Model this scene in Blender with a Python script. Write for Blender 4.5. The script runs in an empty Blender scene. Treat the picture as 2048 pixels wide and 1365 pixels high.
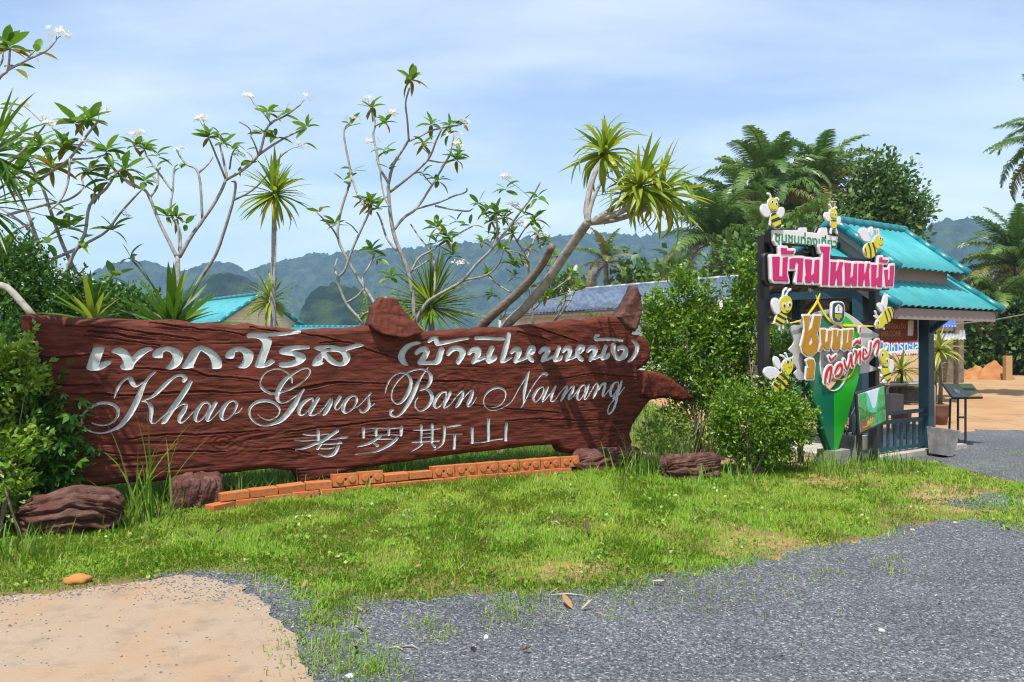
import bpy, bmesh, math, random
import numpy as np
from mathutils import Vector, Matrix, Euler, Quaternion
from math import pi, sin, cos, radians
random.seed(7); RNG = np.random.default_rng(7)
sc = bpy.context.scene
COL = sc.collection

# ------------------------------------------------------------------ camera
F = 1500.0; CX = 1024.0; CY = 682.5; CAMZ = 1.6
cam = bpy.data.cameras.new('camera'); cam.sensor_width = 36.0; cam.lens = 36.0 * F / 2048.0
cam.clip_start = 0.05; cam.clip_end = 20000
camo = bpy.data.objects.new('camera', cam); COL.objects.link(camo)
camo.location = (0, 0, CAMZ); camo.rotation_euler = (radians(90), 0, 0)
sc.camera = camo
# ------------------------------------------------------------------ sky, sun, exposure
SUN_DIR = Vector((-0.25, -0.90, 2.0)).normalized()          # towards the sun
ELEV = math.asin(SUN_DIR.z); AZ = math.atan2(SUN_DIR.x, SUN_DIR.y)
world = bpy.data.worlds.new('World'); sc.world = world; world.use_nodes = True
wn = world.node_tree; wn.nodes.clear()
def wnode(t, **k):
    n = wn.nodes.new(t)
    for a, b in k.items(): setattr(n, a, b)
    return n
w_out = wnode('ShaderNodeOutputWorld'); w_bg = wnode('ShaderNodeBackground')
w_sky = wnode('ShaderNodeTexSky', sky_type='NISHITA', sun_disc=False)
w_sky.sun_elevation = ELEV; w_sky.sun_rotation = AZ % (2 * pi)
w_sky.air_density = 1.0; w_sky.dust_density = 1.2; w_sky.ozone_density = 1.6
w_tc = wnode('ShaderNodeTexCoord'); w_sep = wnode('ShaderNodeSeparateXYZ')
wn.links.new(w_tc.outputs['Generated'], w_sep.inputs[0])
# thin cloud layer: direction projected on a plane overhead, two noises
w_add = wnode('ShaderNodeMath', operation='ADD'); w_add.inputs[1].default_value = 0.22
w_mx = wnode('ShaderNodeMath', operation='MAXIMUM'); w_mx.inputs[1].default_value = 0.02
wn.links.new(w_sep.outputs['Z'], w_mx.inputs[0]); wn.links.new(w_mx.outputs[0], w_add.inputs[0])
w_div = wnode('ShaderNodeVectorMath', operation='DIVIDE'); wn.links.new(w_tc.outputs['Generated'], w_div.inputs[0])
w_cmb = wnode('ShaderNodeCombineXYZ')
for i in range(3): wn.links.new(w_add.outputs[0], w_cmb.inputs[i])
wn.links.new(w_cmb.outputs[0], w_div.inputs[1])
w_map = wnode('ShaderNodeMapping'); w_map.inputs['Scale'].default_value = (0.45, 0.9, 0.0); w_map.inputs['Rotation'].default_value = (0, 0, 0.35)
w_map.inputs['Location'].default_value = (3.4, 1.3, 0)
wn.links.new(w_div.outputs[0], w_map.inputs['Vector'])
w_n1 = wnode('ShaderNodeTexNoise'); w_n1.inputs['Scale'].default_value = 1.6; w_n1.inputs['Detail'].default_value = 9; w_n1.inputs['Roughness'].default_value = 0.56; w_n1.inputs['Distortion'].default_value = 0.25
wn.links.new(w_map.outputs[0], w_n1.inputs['Vector'])
w_r1 = wnode('ShaderNodeMapRange'); w_r1.inputs['From Min'].default_value = 0.38; w_r1.inputs['From Max'].default_value = 0.74
w_r1.inputs['To Min'].default_value = 0.16; w_r1.inputs['To Max'].default_value = 0.92
wn.links.new(w_n1.outputs['Fac'], w_r1.inputs['Value'])
w_mul = wnode('ShaderNodeVectorMath', operation='SCALE'); w_mul.inputs['Scale'].default_value = SKY_STRENGTH = 0.15
wn.links.new(w_sky.outputs[0], w_mul.inputs[0])
w_mix = wnode('ShaderNodeMix', data_type='RGBA')
wn.links.new(w_r1.outputs[0], w_mix.inputs['Factor']); wn.links.new(w_mul.outputs[0], w_mix.inputs['A'])
w_mix.inputs['B'].default_value = (0.80, 0.87, 0.97, 1)
wn.links.new(w_mix.outputs['Result'], w_bg.inputs['Color']); w_bg.inputs['Strength'].default_value = 1.0
wn.links.new(w_bg.outputs[0], w_out.inputs[0])
sun = bpy.data.lights.new('sun', 'SUN'); sun.energy = 5.0; sun.angle = radians(0.5); sun.color = (1.0, 0.955, 0.88)
suno = bpy.data.objects.new('sun', sun); COL.objects.link(suno)
suno.rotation_euler = SUN_DIR.to_track_quat('Z', 'Y').to_euler(); suno.location = (-10, -20, 40)
vs = sc.view_settings; vs.view_transform = 'Standard'; vs.look = 'None'; vs.exposure = 0.5; vs.gamma = 1.0; vs.use_curve_mapping = False
sc.render.engine = 'CYCLES'
sc.cycles.use_denoising = True
try: sc.cycles.denoiser = 'OPENIMAGEDENOISE'
except Exception: pass
sc.cycles.max_bounces = 6; sc.cycles.diffuse_bounces = 3; sc.cycles.glossy_bounces = 2; sc.cycles.transmission_bounces = 3
sc.cycles.transparent_max_bounces = 8; sc.cycles.caustics_reflective = False; sc.cycles.caustics_refractive = False
sc.cycles.volume_bounces = 0
sc.cycles.filter_width = 1.15

# ------------------------------------------------------------------ helpers: pixels to the place
def ab(px, py): return (px - CX) / F, (CY - py) / F
def P(px, py, Y):                      # a point seen at a photo pixel at depth Y
    a, b = ab(px, py); return Vector((a * Y, Y, CAMZ + b * Y))
def sstep(a, b, x):
    t = np.clip((x - a) / (b - a), 0, 1); return t * t * (3 - 2 * t)
def hsh(ix, iy, seed):
    h = (ix.astype(np.int64) * 374761393 + iy.astype(np.int64) * 668265263 + seed * 1442695041) & 0xFFFFFFFF
    h = ((h ^ (h >> 13)) * 1274126177) & 0xFFFFFFFF
    return ((h ^ (h >> 16)) & 0xFFFF) / 65535.0
def vnoise(x, y, seed=0):
    x = np.asarray(x, float); y = np.asarray(y, float)
    ix = np.floor(x); iy = np.floor(y); fx = x - ix; fy = y - iy
    fx = fx * fx * (3 - 2 * fx); fy = fy * fy * (3 - 2 * fy)
    a = hsh(ix, iy, seed); b = hsh(ix + 1, iy, seed); c = hsh(ix, iy + 1, seed); d = hsh(ix + 1, iy + 1, seed)
    return (a + (b - a) * fx + (c - a) * fy + (a - b - c + d) * fx * fy) * 2 - 1
def fbm(x, y, seed=0, oct=4, gain=0.5):
    s = 0; a = 1; t = 0
    for o in range(oct):
        s = s + a * vnoise(x * 2 ** o + o * 17.3, y * 2 ** o - o * 9.1, seed + o); t += a; a *= gain
    return s / t
def gz(x, y):                          # height of the ground
    x = np.asarray(x, float); y = np.asarray(y, float)
    drop = -0.29 * sstep(2.2, 4.6, x) * sstep(9.6, 11.6, y)
    mound = 0.05 * np.exp(-((x + 0.5) / 3.5) ** 2 - ((y - 8.0) / 1.6) ** 2)
    n = 0.018 * fbm(x * 0.7, y * 0.7, 3, 3) * sstep(2.0, 4.0, y)
    return drop + mound + n
def G(px, py, lift=0.0):               # where the ray of a pixel meets the ground
    a, b = ab(px, py); z = 0.0
    for _ in range(14):
        Y = (CAMZ - z) / max(1e-4, -b); z = float(gz(a * Y, Y)) * 0.6 + z * 0.4
    return Vector((a * Y, Y, float(gz(a * Y, Y)) + lift))
class Plane:                           # a vertical plane: s along, n out towards the viewer, z up
    def __init__(self, px, Y, d):
        self.o = P(px, CY, Y); self.o.z = 0; self.d = Vector((d[0], d[1], 0)).normalized()
        self.n = Vector((self.d.y, -self.d.x, 0))
    def sz(self, pts):
        pts = np.asarray(pts, float); a = (pts[:, 0] - CX) / F; b = (CY - pts[:, 1]) / F
        Y = (self.o.x * self.n.x + self.o.y * self.n.y) / (a * self.n.x + self.n.y)
        s = (a * Y - self.o.x) * self.d.x + (Y - self.o.y) * self.d.y
        return np.stack([s, CAMZ + b * Y], 1)
    def w(self, s, n, z):              # arrays -> world
        s = np.asarray(s, float); n = np.broadcast_to(np.asarray(n, float), s.shape); z = np.broadcast_to(np.asarray(z, float), s.shape)
        return np.stack([self.o.x + s * self.d.x + n * self.n.x, self.o.y + s * self.d.y + n * self.n.y, z], -1)
    def mm(self, px, py):              # metres per photo pixel near a pixel (vertical)
        a = (px - CX) / F; Y = (self.o.x * self.n.x + self.o.y * self.n.y) / (a * self.n.x + self.n.y); return Y / F

# ------------------------------------------------------------------ helpers: objects
def make_mesh(name, verts, faces, mats=(), smooth=False, mi=None):
    me = bpy.data.meshes.new(name)
    verts = np.asarray(verts, np.float32).reshape(-1, 3)
    if isinstance(faces, np.ndarray): groups = [faces]
    elif len(faces) and isinstance(faces[0], np.ndarray): groups = list(faces)
    else: groups = None
    if groups is not None:
        groups = [g for g in groups if len(g)]
        nv = len(verts); me.vertices.add(nv); me.vertices.foreach_set('co', verts.ravel())
        loops = np.concatenate([g.ravel() for g in groups]).astype(np.int32)
        tot = np.concatenate([np.full(len(g), g.shape[1], np.int32) for g in groups])
        st = np.concatenate([[0], np.cumsum(tot)[:-1]]).astype(np.int32)
        me.loops.add(len(loops)); me.loops.foreach_set('vertex_index', loops)
        me.polygons.add(len(tot)); me.polygons.foreach_set('loop_start', st); me.polygons.foreach_set('loop_total', tot)
        if mi is not None: me.polygons.foreach_set('material_index', np.asarray(mi, np.int32))
        if smooth: me.polygons.foreach_set('use_smooth', np.ones(len(tot), bool))
        me.update(calc_edges=True); me.validate()
    else:
        me.from_pydata([tuple(map(float, v)) for v in verts], [], [tuple(int(i) for i in f) for f in faces]); me.update()
        if mi is not None: me.polygons.foreach_set('material_index', np.asarray(mi, np.int32))
        if smooth: me.polygons.foreach_set('use_smooth', np.ones(len(me.polygons), bool))
    for m in (mats if isinstance(mats, (list, tuple)) else [mats]): me.materials.append(m)
    return me
def tag(o, label=None, cat=None, group=None, kind=None):
    if label: o['label'] = label
    if cat: o['category'] = cat
    if group: o['group'] = group
    if kind: o['kind'] = kind
    return o
def link(name, data, parent=None, **k):
    o = bpy.data.objects.new(name, data); COL.objects.link(o)
    if parent is not None:
        o.parent = parent; o.matrix_parent_inverse = WINV(parent)
    return tag(o, **k)
def WINV(p):
    m = p.matrix_basis.copy(); q = p
    while q.parent is not None:
        m = q.parent.matrix_basis @ q.matrix_parent_inverse @ m if False else q.matrix_parent_inverse @ m
        m = q.parent.matrix_basis @ m; q = q.parent
    return m.inverted()
def thing(name, loc, label, cat, group=None, rz=0.0):
    o = bpy.data.objects.new(name, None); COL.objects.link(o); o.location = loc; o.rotation_euler = (0, 0, rz)
    o.empty_display_size = 0.1
    return tag(o, label, cat, group)
class MB:                              # collects simple shapes into one mesh
    def __init__(self): self.v = []; self.f = []
    def add(self, v, f):
        k = len(self.v); self.v += [tuple(map(float, p)) for p in v]; self.f += [tuple(int(i) + k for i in q) for q in f]; return self
    def box(self, c, sx, sy, sz, rz=0.0, R=None):
        R = R or Matrix.Rotation(rz, 3, 'Z'); c = Vector(c)
        v = [c + R @ Vector((x * sx / 2, y * sy / 2, z * sz / 2)) for z in (-1, 1) for y in (-1, 1) for x in (-1, 1)]
        return self.add(v, [(0, 2, 3, 1), (4, 5, 7, 6), (0, 1, 5, 4), (2, 6, 7, 3), (0, 4, 6, 2), (1, 3, 7, 5)])
    def beam(self, a, b, w, h, up=(0, 0, 1)):
        a = Vector(a); b = Vector(b); d = (b - a); L = d.length; d.normalize()
        s = d.cross(Vector(up));
        if s.length < 1e-4: s = d.cross(Vector((1, 0, 0)))
        s.normalize(); u = s.cross(d)
        R = Matrix((d, s, u)).transposed()
        return self.box((a + b) / 2, L, w, h, R=R)
    def tube(self, pts, rad, n=7, caps=True, jit=0.0):
        pts = [Vector(p) for p in pts]; m = len(pts); rad = [rad] * m if not hasattr(rad, '__len__') else rad
        vs = []; t0 = (pts[1] - pts[0]).normalized(); x = t0.orthogonal().normalized()
        for i, p in enumerate(pts):
            t = (pts[min(i + 1, m - 1)] - pts[max(i - 1, 0)]).normalized()
            x = (x - t * x.dot(t)).normalized(); y = t.cross(x)
            for k in range(n):
                a = 2 * pi * k / n; r = rad[i] * (1 + (random.uniform(-jit, jit) if jit else 0))
                vs.append(p + x * (cos(a) * r) + y * (sin(a) * r))
        fs = [(i * n + k, i * n + (k + 1) % n, (i + 1) * n + (k + 1) % n, (i + 1) * n + k) for i in range(m - 1) for k in range(n)]
        if caps: fs += [tuple(range(n - 1, -1, -1)), tuple((m - 1) * n + k for k in range(n))]
        return self.add(vs, fs)
    def mesh(self, name, mats, smooth=False): return make_mesh(name, self.v, self.f, mats, smooth)
    def build(self, name, mats, parent=None, smooth=False, **k): return link(name, self.mesh(name, mats, smooth), parent, **k)
def bevel(o, w=0.006, seg=2):
    m = o.modifiers.new('bevel', 'BEVEL'); m.width = w; m.segments = seg; m.limit_method = 'ANGLE'; return o
def crom(pts, n=5, closed=False):      # Catmull-Rom through points of any width
    p = np.asarray(pts, float)
    if len(p) < 3 and not closed: 
        t = np.linspace(0, 1, n + 1)[:, None]; return p[0] * (1 - t) + p[-1] * t
    if closed: q = np.concatenate([p[-1:], p, p[:2]])
    else: q = np.concatenate([2 * p[:1] - p[1:2], p, 2 * p[-1:] - p[-2:-1]])
    out = []; m = len(p) if closed else len(p) - 1
    t = (np.arange(n) / n)[:, None]
    for i in range(m):
        a, b, c, d = q[i], q[i + 1], q[i + 2], q[i + 3]
        out.append(0.5 * (2 * b + (c - a) * t + (2 * a - 5 * b + 4 * c - d) * t * t + (3 * b - a - 3 * c + d) * t ** 3))
    if not closed: out.append(p[-1:])
    return np.concatenate(out)

# ------------------------------------------------------------------ helpers: materials
def M(name, col, rough=0.7, spec=0.3, col2=None, scale=8.0, detail=6, lo=0.35, hi=0.65, bump=0.0, bscale=None, bdist=0.01, stretch=(1, 1, 1),
      rnd=None, rndcol=None, trans=0.0, metal=0.0, coord='Object', coat=0.0, dirt=None, dscale=3.0, dlo=0.55, dhi=0.75):
    m = bpy.data.materials.new(name); m.use_nodes = True; nt = m.node_tree; N = nt.nodes; L = nt.links
    b = N['Principled BSDF']; out = N['Material Output']
    b.inputs['Roughness'].default_value = rough; b.inputs['Metallic'].default_value = metal
    b.inputs['Specular IOR Level'].default_value = spec; b.inputs['Coat Weight'].default_value = coat
    c4 = tuple(col) + (1,); src = None
    tc = N.new('ShaderNodeTexCoord'); mp = N.new('ShaderNodeMapping'); mp.inputs['Scale'].default_value = stretch
    L.new(tc.outputs[coord], mp.inputs['Vector'])
    def noise(s, d=6, r=0.6):
        n = N.new('ShaderNodeTexNoise'); n.inputs['Scale'].default_value = s; n.inputs['Detail'].default_value = d; n.inputs['Roughness'].default_value = r
        L.new(mp.outputs[0], n.inputs['Vector']); return n.outputs['Fac']
    def rng(o, a, c):
        r = N.new('ShaderNodeMapRange'); r.inputs['From Min'].default_value = a; r.inputs['From Max'].default_value = c; L.new(o, r.inputs['Value']); return r.outputs[0]
    def mix(f, A, B):
        x = N.new('ShaderNodeMix'); x.data_type = 'RGBA'; L.new(f, x.inputs['Factor'])
        for s, v in (('A', A), ('B', B)):
            if isinstance(v, tuple): x.inputs[s].default_value = v
            else: L.new(v, x.inputs[s])
        return x.outputs['Result']
    cur = c4
    if col2 is not None: cur = mix(rng(noise(scale, detail), lo, hi), cur, tuple(col2) + (1,))
    if rndcol is not None:
        if rnd == 'island': g = N.new('ShaderNodeNewGeometry'); o = g.outputs['Random Per Island']
        else: g = N.new('ShaderNodeObjectInfo'); o = g.outputs['Random']
        for i, (rc, a, c) in enumerate(rndcol):
            if i: 
                w = N.new('ShaderNodeMath'); w.operation = 'MULTIPLY'; w.inputs[1].default_value = 7.37 * i + 3; L.new(o, w.inputs[0])
                fr = N.new('ShaderNodeMath'); fr.operation = 'FRACT'; L.new(w.outputs[0], fr.inputs[0]); oo = fr.outputs[0]
            else: oo = o
            cur = mix(rng(oo, a, c), cur, tuple(rc) + (1,))
    if dirt is not None: cur = mix(rng(noise(dscale, 8, 0.7), dlo, dhi), cur, tuple(dirt) + (1,))
    if isinstance(cur, tuple): b.inputs['Base Color'].default_value = cur
    else: L.new(cur, b.inputs['Base Color'])
    if bump:
        bp = N.new('ShaderNodeBump'); bp.inputs['Strength'].default_value = bump; bp.inputs['Distance'].default_value = bdist
        L.new(noise(bscale or scale * 3, 8, 0.65), bp.inputs['Height']); L.new(bp.outputs[0], b.inputs['Normal'])
    if trans:
        t = N.new('ShaderNodeBsdfTranslucent'); mx = N.new('ShaderNodeMixShader'); mx.inputs[0].default_value = trans
        if isinstance(cur, tuple): t.inputs['Color'].default_value = cur
        else: L.new(cur, t.inputs['Color'])
        L.new(b.outputs[0], mx.inputs[1]); L.new(t.outputs[0], mx.inputs[2]); L.new(mx.outputs[0], out.inputs['Surface'])
    m.diffuse_color = c4
    return m

# ------------------------------------------------------------------ helpers: shapes cut from distance fields
def sd_stroke(x, z, pts):              # pts (k,3): s, z, radius
    d = np.full(x.shape, 1e9)
    for (ax, az, ar), (bx, bz, br) in zip(pts[:-1], pts[1:]):
        ex, ez = bx - ax, bz - az; L2 = ex * ex + ez * ez + 1e-12
        t = np.clip(((x - ax) * ex + (z - az) * ez) / L2, 0, 1)
        d = np.minimum(d, np.hypot(x - ax - t * ex, z - az - t * ez) - (ar + (br - ar) * t))
    return d
def sd_poly(x, z, loops):
    d = np.full(x.shape, 1e9); ins = np.zeros(x.shape, bool)
    for pts in loops:
        q = np.roll(pts, -1, 0)
        for (ax, az), (bx, bz) in zip(pts, q):
            ex, ez = bx - ax, bz - az; L2 = ex * ex + ez * ez + 1e-12
            t = np.clip(((x - ax) * ex + (z - az) * ez) / L2, 0, 1)
            d = np.minimum(d, (x - ax - t * ex) ** 2 + (z - az - t * ez) ** 2)
            if az != bz:
                c = ((az > z) != (bz > z)) & (x < (bx - ax) * (z - az) / (bz - az) + ax); ins ^= c
    d = np.sqrt(d); return np.where(ins, -d, d)
def clip_grid(x0, x1, z0, z1, h, fun):
    """triangulate {fun < 0}: verts (N,2), field at verts, quads, tris"""
    nx = max(2, int((x1 - x0) / h) + 2); nz = max(2, int((z1 - z0) / h) + 2)
    xs = x0 + np.arange(nx) * h; zs = z0 + np.arange(nz) * h
    X, Z = np.meshgrid(xs, zs); D = fun(X, Z)
    D = np.where(np.abs(D) < 1e-7, 1e-7, D); ins = D < 0
    idx = np.arange(nx * nz).reshape(nz, nx)
    a, b, c, d = idx[:-1, :-1], idx[:-1, 1:], idx[1:, 1:], idx[1:, :-1]
    cnt = ins[:-1, :-1].astype(int) + ins[:-1, 1:] + ins[1:, 1:] + ins[1:, :-1]
    full = cnt == 4; quads = np.stack([a[full], b[full], c[full], d[full]], 1)
    part = (cnt > 0) & (cnt < 4)
    vx = list(zip(X.ravel().tolist(), Z.ravel().tolist())) if False else None
    Xf, Zf, Df = X.ravel(), Z.ravel(), D.ravel()
    ex_x, ex_z, cache, tris = [], [], {}, []
    base = nx * nz
    def cut(i, j):
        k = (i, j) if i < j else (j, i)
        if k not in cache:
            t = Df[k[0]] / (Df[k[0]] - Df[k[1]])
            ex_x.append(Xf[k[0]] + t * (Xf[k[1]] - Xf[k[0]])); ex_z.append(Zf[k[0]] + t * (Zf[k[1]] - Zf[k[0]]))
            cache[k] = base + len(ex_x) - 1
        return cache[k]
    for q in zip(a[part].tolist(), b[part].tolist(), c[part].tolist(), d[part].tolist()):
        for t in ((q[0], q[1], q[2]), (q[0], q[2], q[3])):
            poly = []
            for i in range(3):
                u, v = t[i], t[(i + 1) % 3]
                if Df[u] < 0: poly.append(u)
                if (Df[u] < 0) != (Df[v] < 0): poly.append(cut(u, v))
            for i in range(1, len(poly) - 1): tris.append((poly[0], poly[i], poly[i + 1]))
    V = np.stack([np.concatenate([Xf, ex_x]), np.concatenate([Zf, ex_z])], 1)
    DV = np.concatenate([Df, np.zeros(len(ex_x))])
    tris = np.array(tris, int).reshape(-1, 3)
    used = np.zeros(len(V), bool); used[quads.ravel()] = True; used[tris.ravel()] = True
    rm = np.cumsum(used) - 1
    return V[used], DV[used], rm[quads], rm[tris]
def rim_edges(quads, tris):
    e = []
    for fa in (quads, tris):
        if len(fa):
            k = fa.shape[1]
            for i in range(k): e.append(np.stack([fa[:, i], fa[:, (i + 1) % k]], 1))
    e = np.concatenate(e); s = np.sort(e, 1); key = s[:, 0].astype(np.int64) * 10_000_000 + s[:, 1]
    u, first, n = np.unique(key, return_index=True, return_counts=True)
    return e[first[n == 1]]
def slab(pl, fun, bbox, h, n0, n1, grow=0.0):
    """a flat solid cut from a field, standing on plane pl between offsets n0 (back) and n1 (front)"""
    V, D, Q, T = clip_grid(bbox[0] - grow - h, bbox[1] + grow + h, bbox[2] - grow - h, bbox[3] + grow + h, h, lambda x, z: fun(x, z) - grow)
    k = len(V); fr = pl.w(V[:, 0], n1, V[:, 1]); bk = pl.w(V[:, 0], n0, V[:, 1])
    E = rim_edges(Q, T); side = np.stack([E[:, 1], E[:, 0], E[:, 0] + k, E[:, 1] + k], 1)
    q = np.concatenate([Q, Q[:, ::-1] + k, side]); t = np.concatenate([T, T[:, ::-1] + k]) if len(T) else T
    return np.concatenate([fr, bk]), [q, t]
def fld(pl, shapes, smooth=0):
    """photo-pixel shapes on a plane -> (field, bbox).  ('s', pts[(x,y,r)]) stroke, ('p', loops) polygon, ('e', cx, cy, rx, ry, deg) ellipse"""
    st, po = [], []; bb = []
    for s in shapes:
        if s[0] == 's':
            p = np.asarray(s[1], float); c = crom(p, 4) if len(p) > 2 else p
            w = pl.sz(c[:, :2]); r = np.maximum(c[:, 2], 0.3) * np.array([pl.mm(x, y) for x, y in c[:, :2]])
            st.append(np.concatenate([w, r[:, None]], 1)); bb += [w - r[:, None], w + r[:, None]]
        elif s[0] == 'e':
            t = np.linspace(0, 2 * pi, 29)[:-1]; a = radians(s[5])
            x = s[3] * np.cos(t); y = s[4] * np.sin(t)
            w = pl.sz(np.stack([s[1] + x * cos(a) - y * sin(a), s[2] + x * sin(a) + y * cos(a)], 1)); po.append([w]); bb.append(w)
        else:
            lp = [pl.sz(crom(l, 4, True) if s[0] == 'c' else np.asarray(l, float)) for l in s[1]]; po.append(lp); bb += lp
    bb = np.concatenate(bb)
    def fun(x, z):
        d = np.full(np.shape(x), 1e9)
        for p in st: d = np.minimum(d, sd_stroke(x, z, p))
        for l in po: d = np.minimum(d, sd_poly(x, z, l))
        return d
    return fun, (bb[:, 0].min(), bb[:, 0].max(), bb[:, 1].min(), bb[:, 1].max())
# ================================================================== carved timber sign
SIGN = Plane(350, 7.2, (3074 / 1500, 1.0))
M_WOOD = M('painted_timber', (0.125, 0.028, 0.015), 0.62, 0.15, col2=(0.042, 0.0115, 0.008), scale=5, detail=14, stretch=(1, 1, 6), lo=0.40, hi=0.66, bump=0.75, bscale=42, bdist=0.006,
           dirt=(0.19, 0.115, 0.09), dscale=12, dlo=0.60, dhi=0.78)
M_WOOD2 = M('weathered_timber', (0.085, 0.030, 0.021), 0.65, 0.25, col2=(0.17, 0.095, 0.072), scale=9, stretch=(1, 1, 3), lo=0.45, hi=0.75, bump=0.9, bscale=38, bdist=0.012,
            dirt=(0.035, 0.022, 0.018), dscale=6, dlo=0.52, dhi=0.68)
M_CARVE = M('carved_grey_paint', (0.46, 0.50, 0.505), 0.6, 0.2, col2=(0.34, 0.375, 0.385), scale=22, lo=0.4, hi=0.72, bump=0.2, bscale=90, bdist=0.003, dirt=(0.20, 0.22, 0.20), dscale=30, dlo=0.66, dhi=0.85)
OUTL = [(38,632),(60,627),(85,631),(110,630),(140,634),(170,637),(205,635),(240,637),(300,641),(335,638),(360,641),(390,646),(420,645),(470,649),(495,645),(520,652),(560,655),(600,660),(640,657),(690,656),(722,652),(740,650),(770,655),(800,662),(830,660),(855,663),(880,661),(930,657),(950,659),(965,653),(1010,656),(1060,649),(1100,645),(1150,638),(1175,640),(1200,632),(1240,632),(1262,628),(1276,645),(1268,668),(1284,671),(1298,680),(1306,702),(1301,722),(1290,735),(1279,741),(1300,742),(1330,752),(1360,772),(1386,796),(1366,801),(1330,796),(1306,800),(1294,815),(1283,832),(1270,850),(1263,870),(1268,885),(1262,897),(1245,908),(1190,912),(1130,908),(1122,900),(1116,891),(1060,894),(1000,902),(940,908),(880,916),(800,928),(730,938),(695,945),(672,958),(655,985),(600,990),(596,960),(585,945),(540,939),(480,946),(430,951),(380,957),(300,967),(240,970),(200,974),(150,975),(133,970),(125,945),(120,900),(105,850),(90,790),(75,730),(55,690),(41,655)]
def Z8(ox, oy, pts): return [(ox + p[0] / 8, oy + p[1] / 8) + ((p[2] / 8,) if len(p) > 2 else ()) for p in pts]
LET = []                                # (shapes, cell, depth, slope)
def cp(o, *loops): LET.append(([('c', [Z8(*o, l) for l in loops])], 0.0045, 0.017, 3.0))
def cs(o, *strokes): LET.append(([('s', Z8(*o, s)) for s in strokes], 0.0042, 0.015, 2.6))
def ls(o, *strokes): LET.append(([('s', [(x, y, r * 0.92) for x, y, r in Z8(*o, s)]) for s in strokes], 0.0034, 0.013, 1.6))
A=(160,650);B=(400,650);C=(600,650);D=(790,650);E=(1040,650)
cp(A,[(215,370),(300,350),(385,355),(385,390),(340,530),(300,650),(330,610),(420,575),(490,580),(500,600),(440,660),(320,720),(220,735),(130,720),(105,680),(130,600),(160,500),(190,430)])
cp(A,[(500,440),(520,400),(600,365),(680,370),(760,420),(830,510),(900,440),(1000,380),(1100,358),(1165,375),(1160,400),(1080,440),(970,530),(880,620),(850,690),(800,720),(710,722),(650,690),(650,640),(685,620),(680,560),(640,500),(570,460)])
cp(A,[(1155,490),(1180,430),(1250,375),(1350,350),(1450,350),(1560,385),(1640,450),(1650,510),(1620,600),(1560,670),(1480,710),(1400,710),(1365,690),(1420,640),(1470,560),(1475,500),(1440,440),(1380,420),(1330,440),(1325,510),(1310,530),(1240,532),(1180,520)])
LET.append(([('c',[[(363,736),(370,722.5),(380,705),(388.7,696),(400,692),(410,693.7),(422.5,698.7),(436.2,710),(443,722.5),(443.5,733.7),(438.7,737.5),(424.4,737.5),(423,727.5),(418.7,715),(411.2,707.5),(403.7,703),(401,702.5),(395,713.7),(388.7,727.5),(386.9,732.5),(389,734.4),(375,737.5)]])],0.0045,0.017,3.0))
cp(B,[(400,515),(430,440),(500,380),(600,345),(700,360),(800,395),(850,450),(850,540),(810,630),(740,690),(660,695),(600,675),(660,620),(690,540),(685,470),(640,425),(590,430),(560,440),(550,510),(520,540),(440,535)])
cp(B,[(745,170),(790,130),(900,125),(1100,125),(1300,115),(1500,100),(1600,92),(1620,115),(1580,135),(1400,165),(1200,185),(1075,190),(1140,230),(1145,290),(1110,400),(1060,540),(1040,620),(1080,580),(1140,550),(1195,575),(1180,610),(1100,660),(1000,690),(920,685),(875,655),(900,570),(950,450),(990,340),(995,290),(950,235),(860,205),(765,205)])
cp(B,[(1260,430),(1290,390),(1380,350),(1500,330),(1640,330),(1740,340),(1755,365),(1730,385),(1600,395),(1480,415),(1570,430),(1660,465),(1695,520),(1680,570),(1600,630),(1480,670),(1350,685),(1270,665),(1260,625),(1300,595),(1420,590),(1510,560),(1530,530),(1490,500),(1380,485),(1290,465)])
cp(C,[(215,370),(270,340),(400,325),(540,330),(660,355),(780,335),(900,300),(1000,310),(1018,330),(960,355),(750,415),(790,460),(805,530),(780,600),(720,650),(620,662),(510,635),(430,580),(375,525),(360,580),(380,615),(320,645),(230,662),(190,640),(200,590),(250,510),(330,430),(260,400)],[(425,432),(520,428),(600,432),(660,470),(685,540),(660,595),(600,590),(540,545),(470,480)],[(395,380),(450,368),(505,378),(450,392)])
cp(D,[(425,290),(380,268),(270,280),(160,330),(85,410),(48,500),(60,570),(110,630),(190,655),(210,640),(170,570),(160,490),(200,410),(280,345),(380,315)])
cs(D,[(345,450,35),(410,400,42),(480,395,50),(505,440,50),(450,540,50),(400,600,46)],[(400,605,38),(520,608,28),(640,605,35),(690,570,52),(720,480,52),(745,400,50)])
cs(D,[(545,265,26),(600,225,30),(660,225,38),(670,280,42),(700,300,34),(850,275,28),(1000,245,22),(1170,218,16)])
cs(D,[(850,465,36),(900,400,44),(990,372,40),(1080,420,52),(1070,490,50),(1010,595,40)])
cs(D,[(1185,455,32),(1240,405,40),(1320,400,56),(1335,450,50),(1290,540,50),(1245,590,40)],[(1250,590,30),(1340,560,28),(1430,520,30)],[(1550,375,46),(1510,470,48),(1490,560,48)],[(1500,580,42),(1580,540,44),(1610,515,28)])
cs(D,[(1290,215,28),(1450,212,27),(1600,222,25),(1730,222,25)],[(1820,150,36),(1790,280,46),(1760,400,48),(1720,540,44),(1710,575,38)],[(1740,590,22),(1810,550,22),(1860,520,14)])
cs(D,[(1860,440,30),(1910,395,38),(1965,400,50),(1985,440,45),(1950,520,45),(1925,580,38)],[(1930,585,24),(2010,560,24),(2080,530,28)],[(2120,500,44),(2140,420,40),(2170,370,40),(2215,365,33),(2230,400,28),(2190,450,30)],[(2130,490,44),(2170,550,40),(2200,575,28)])
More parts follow.
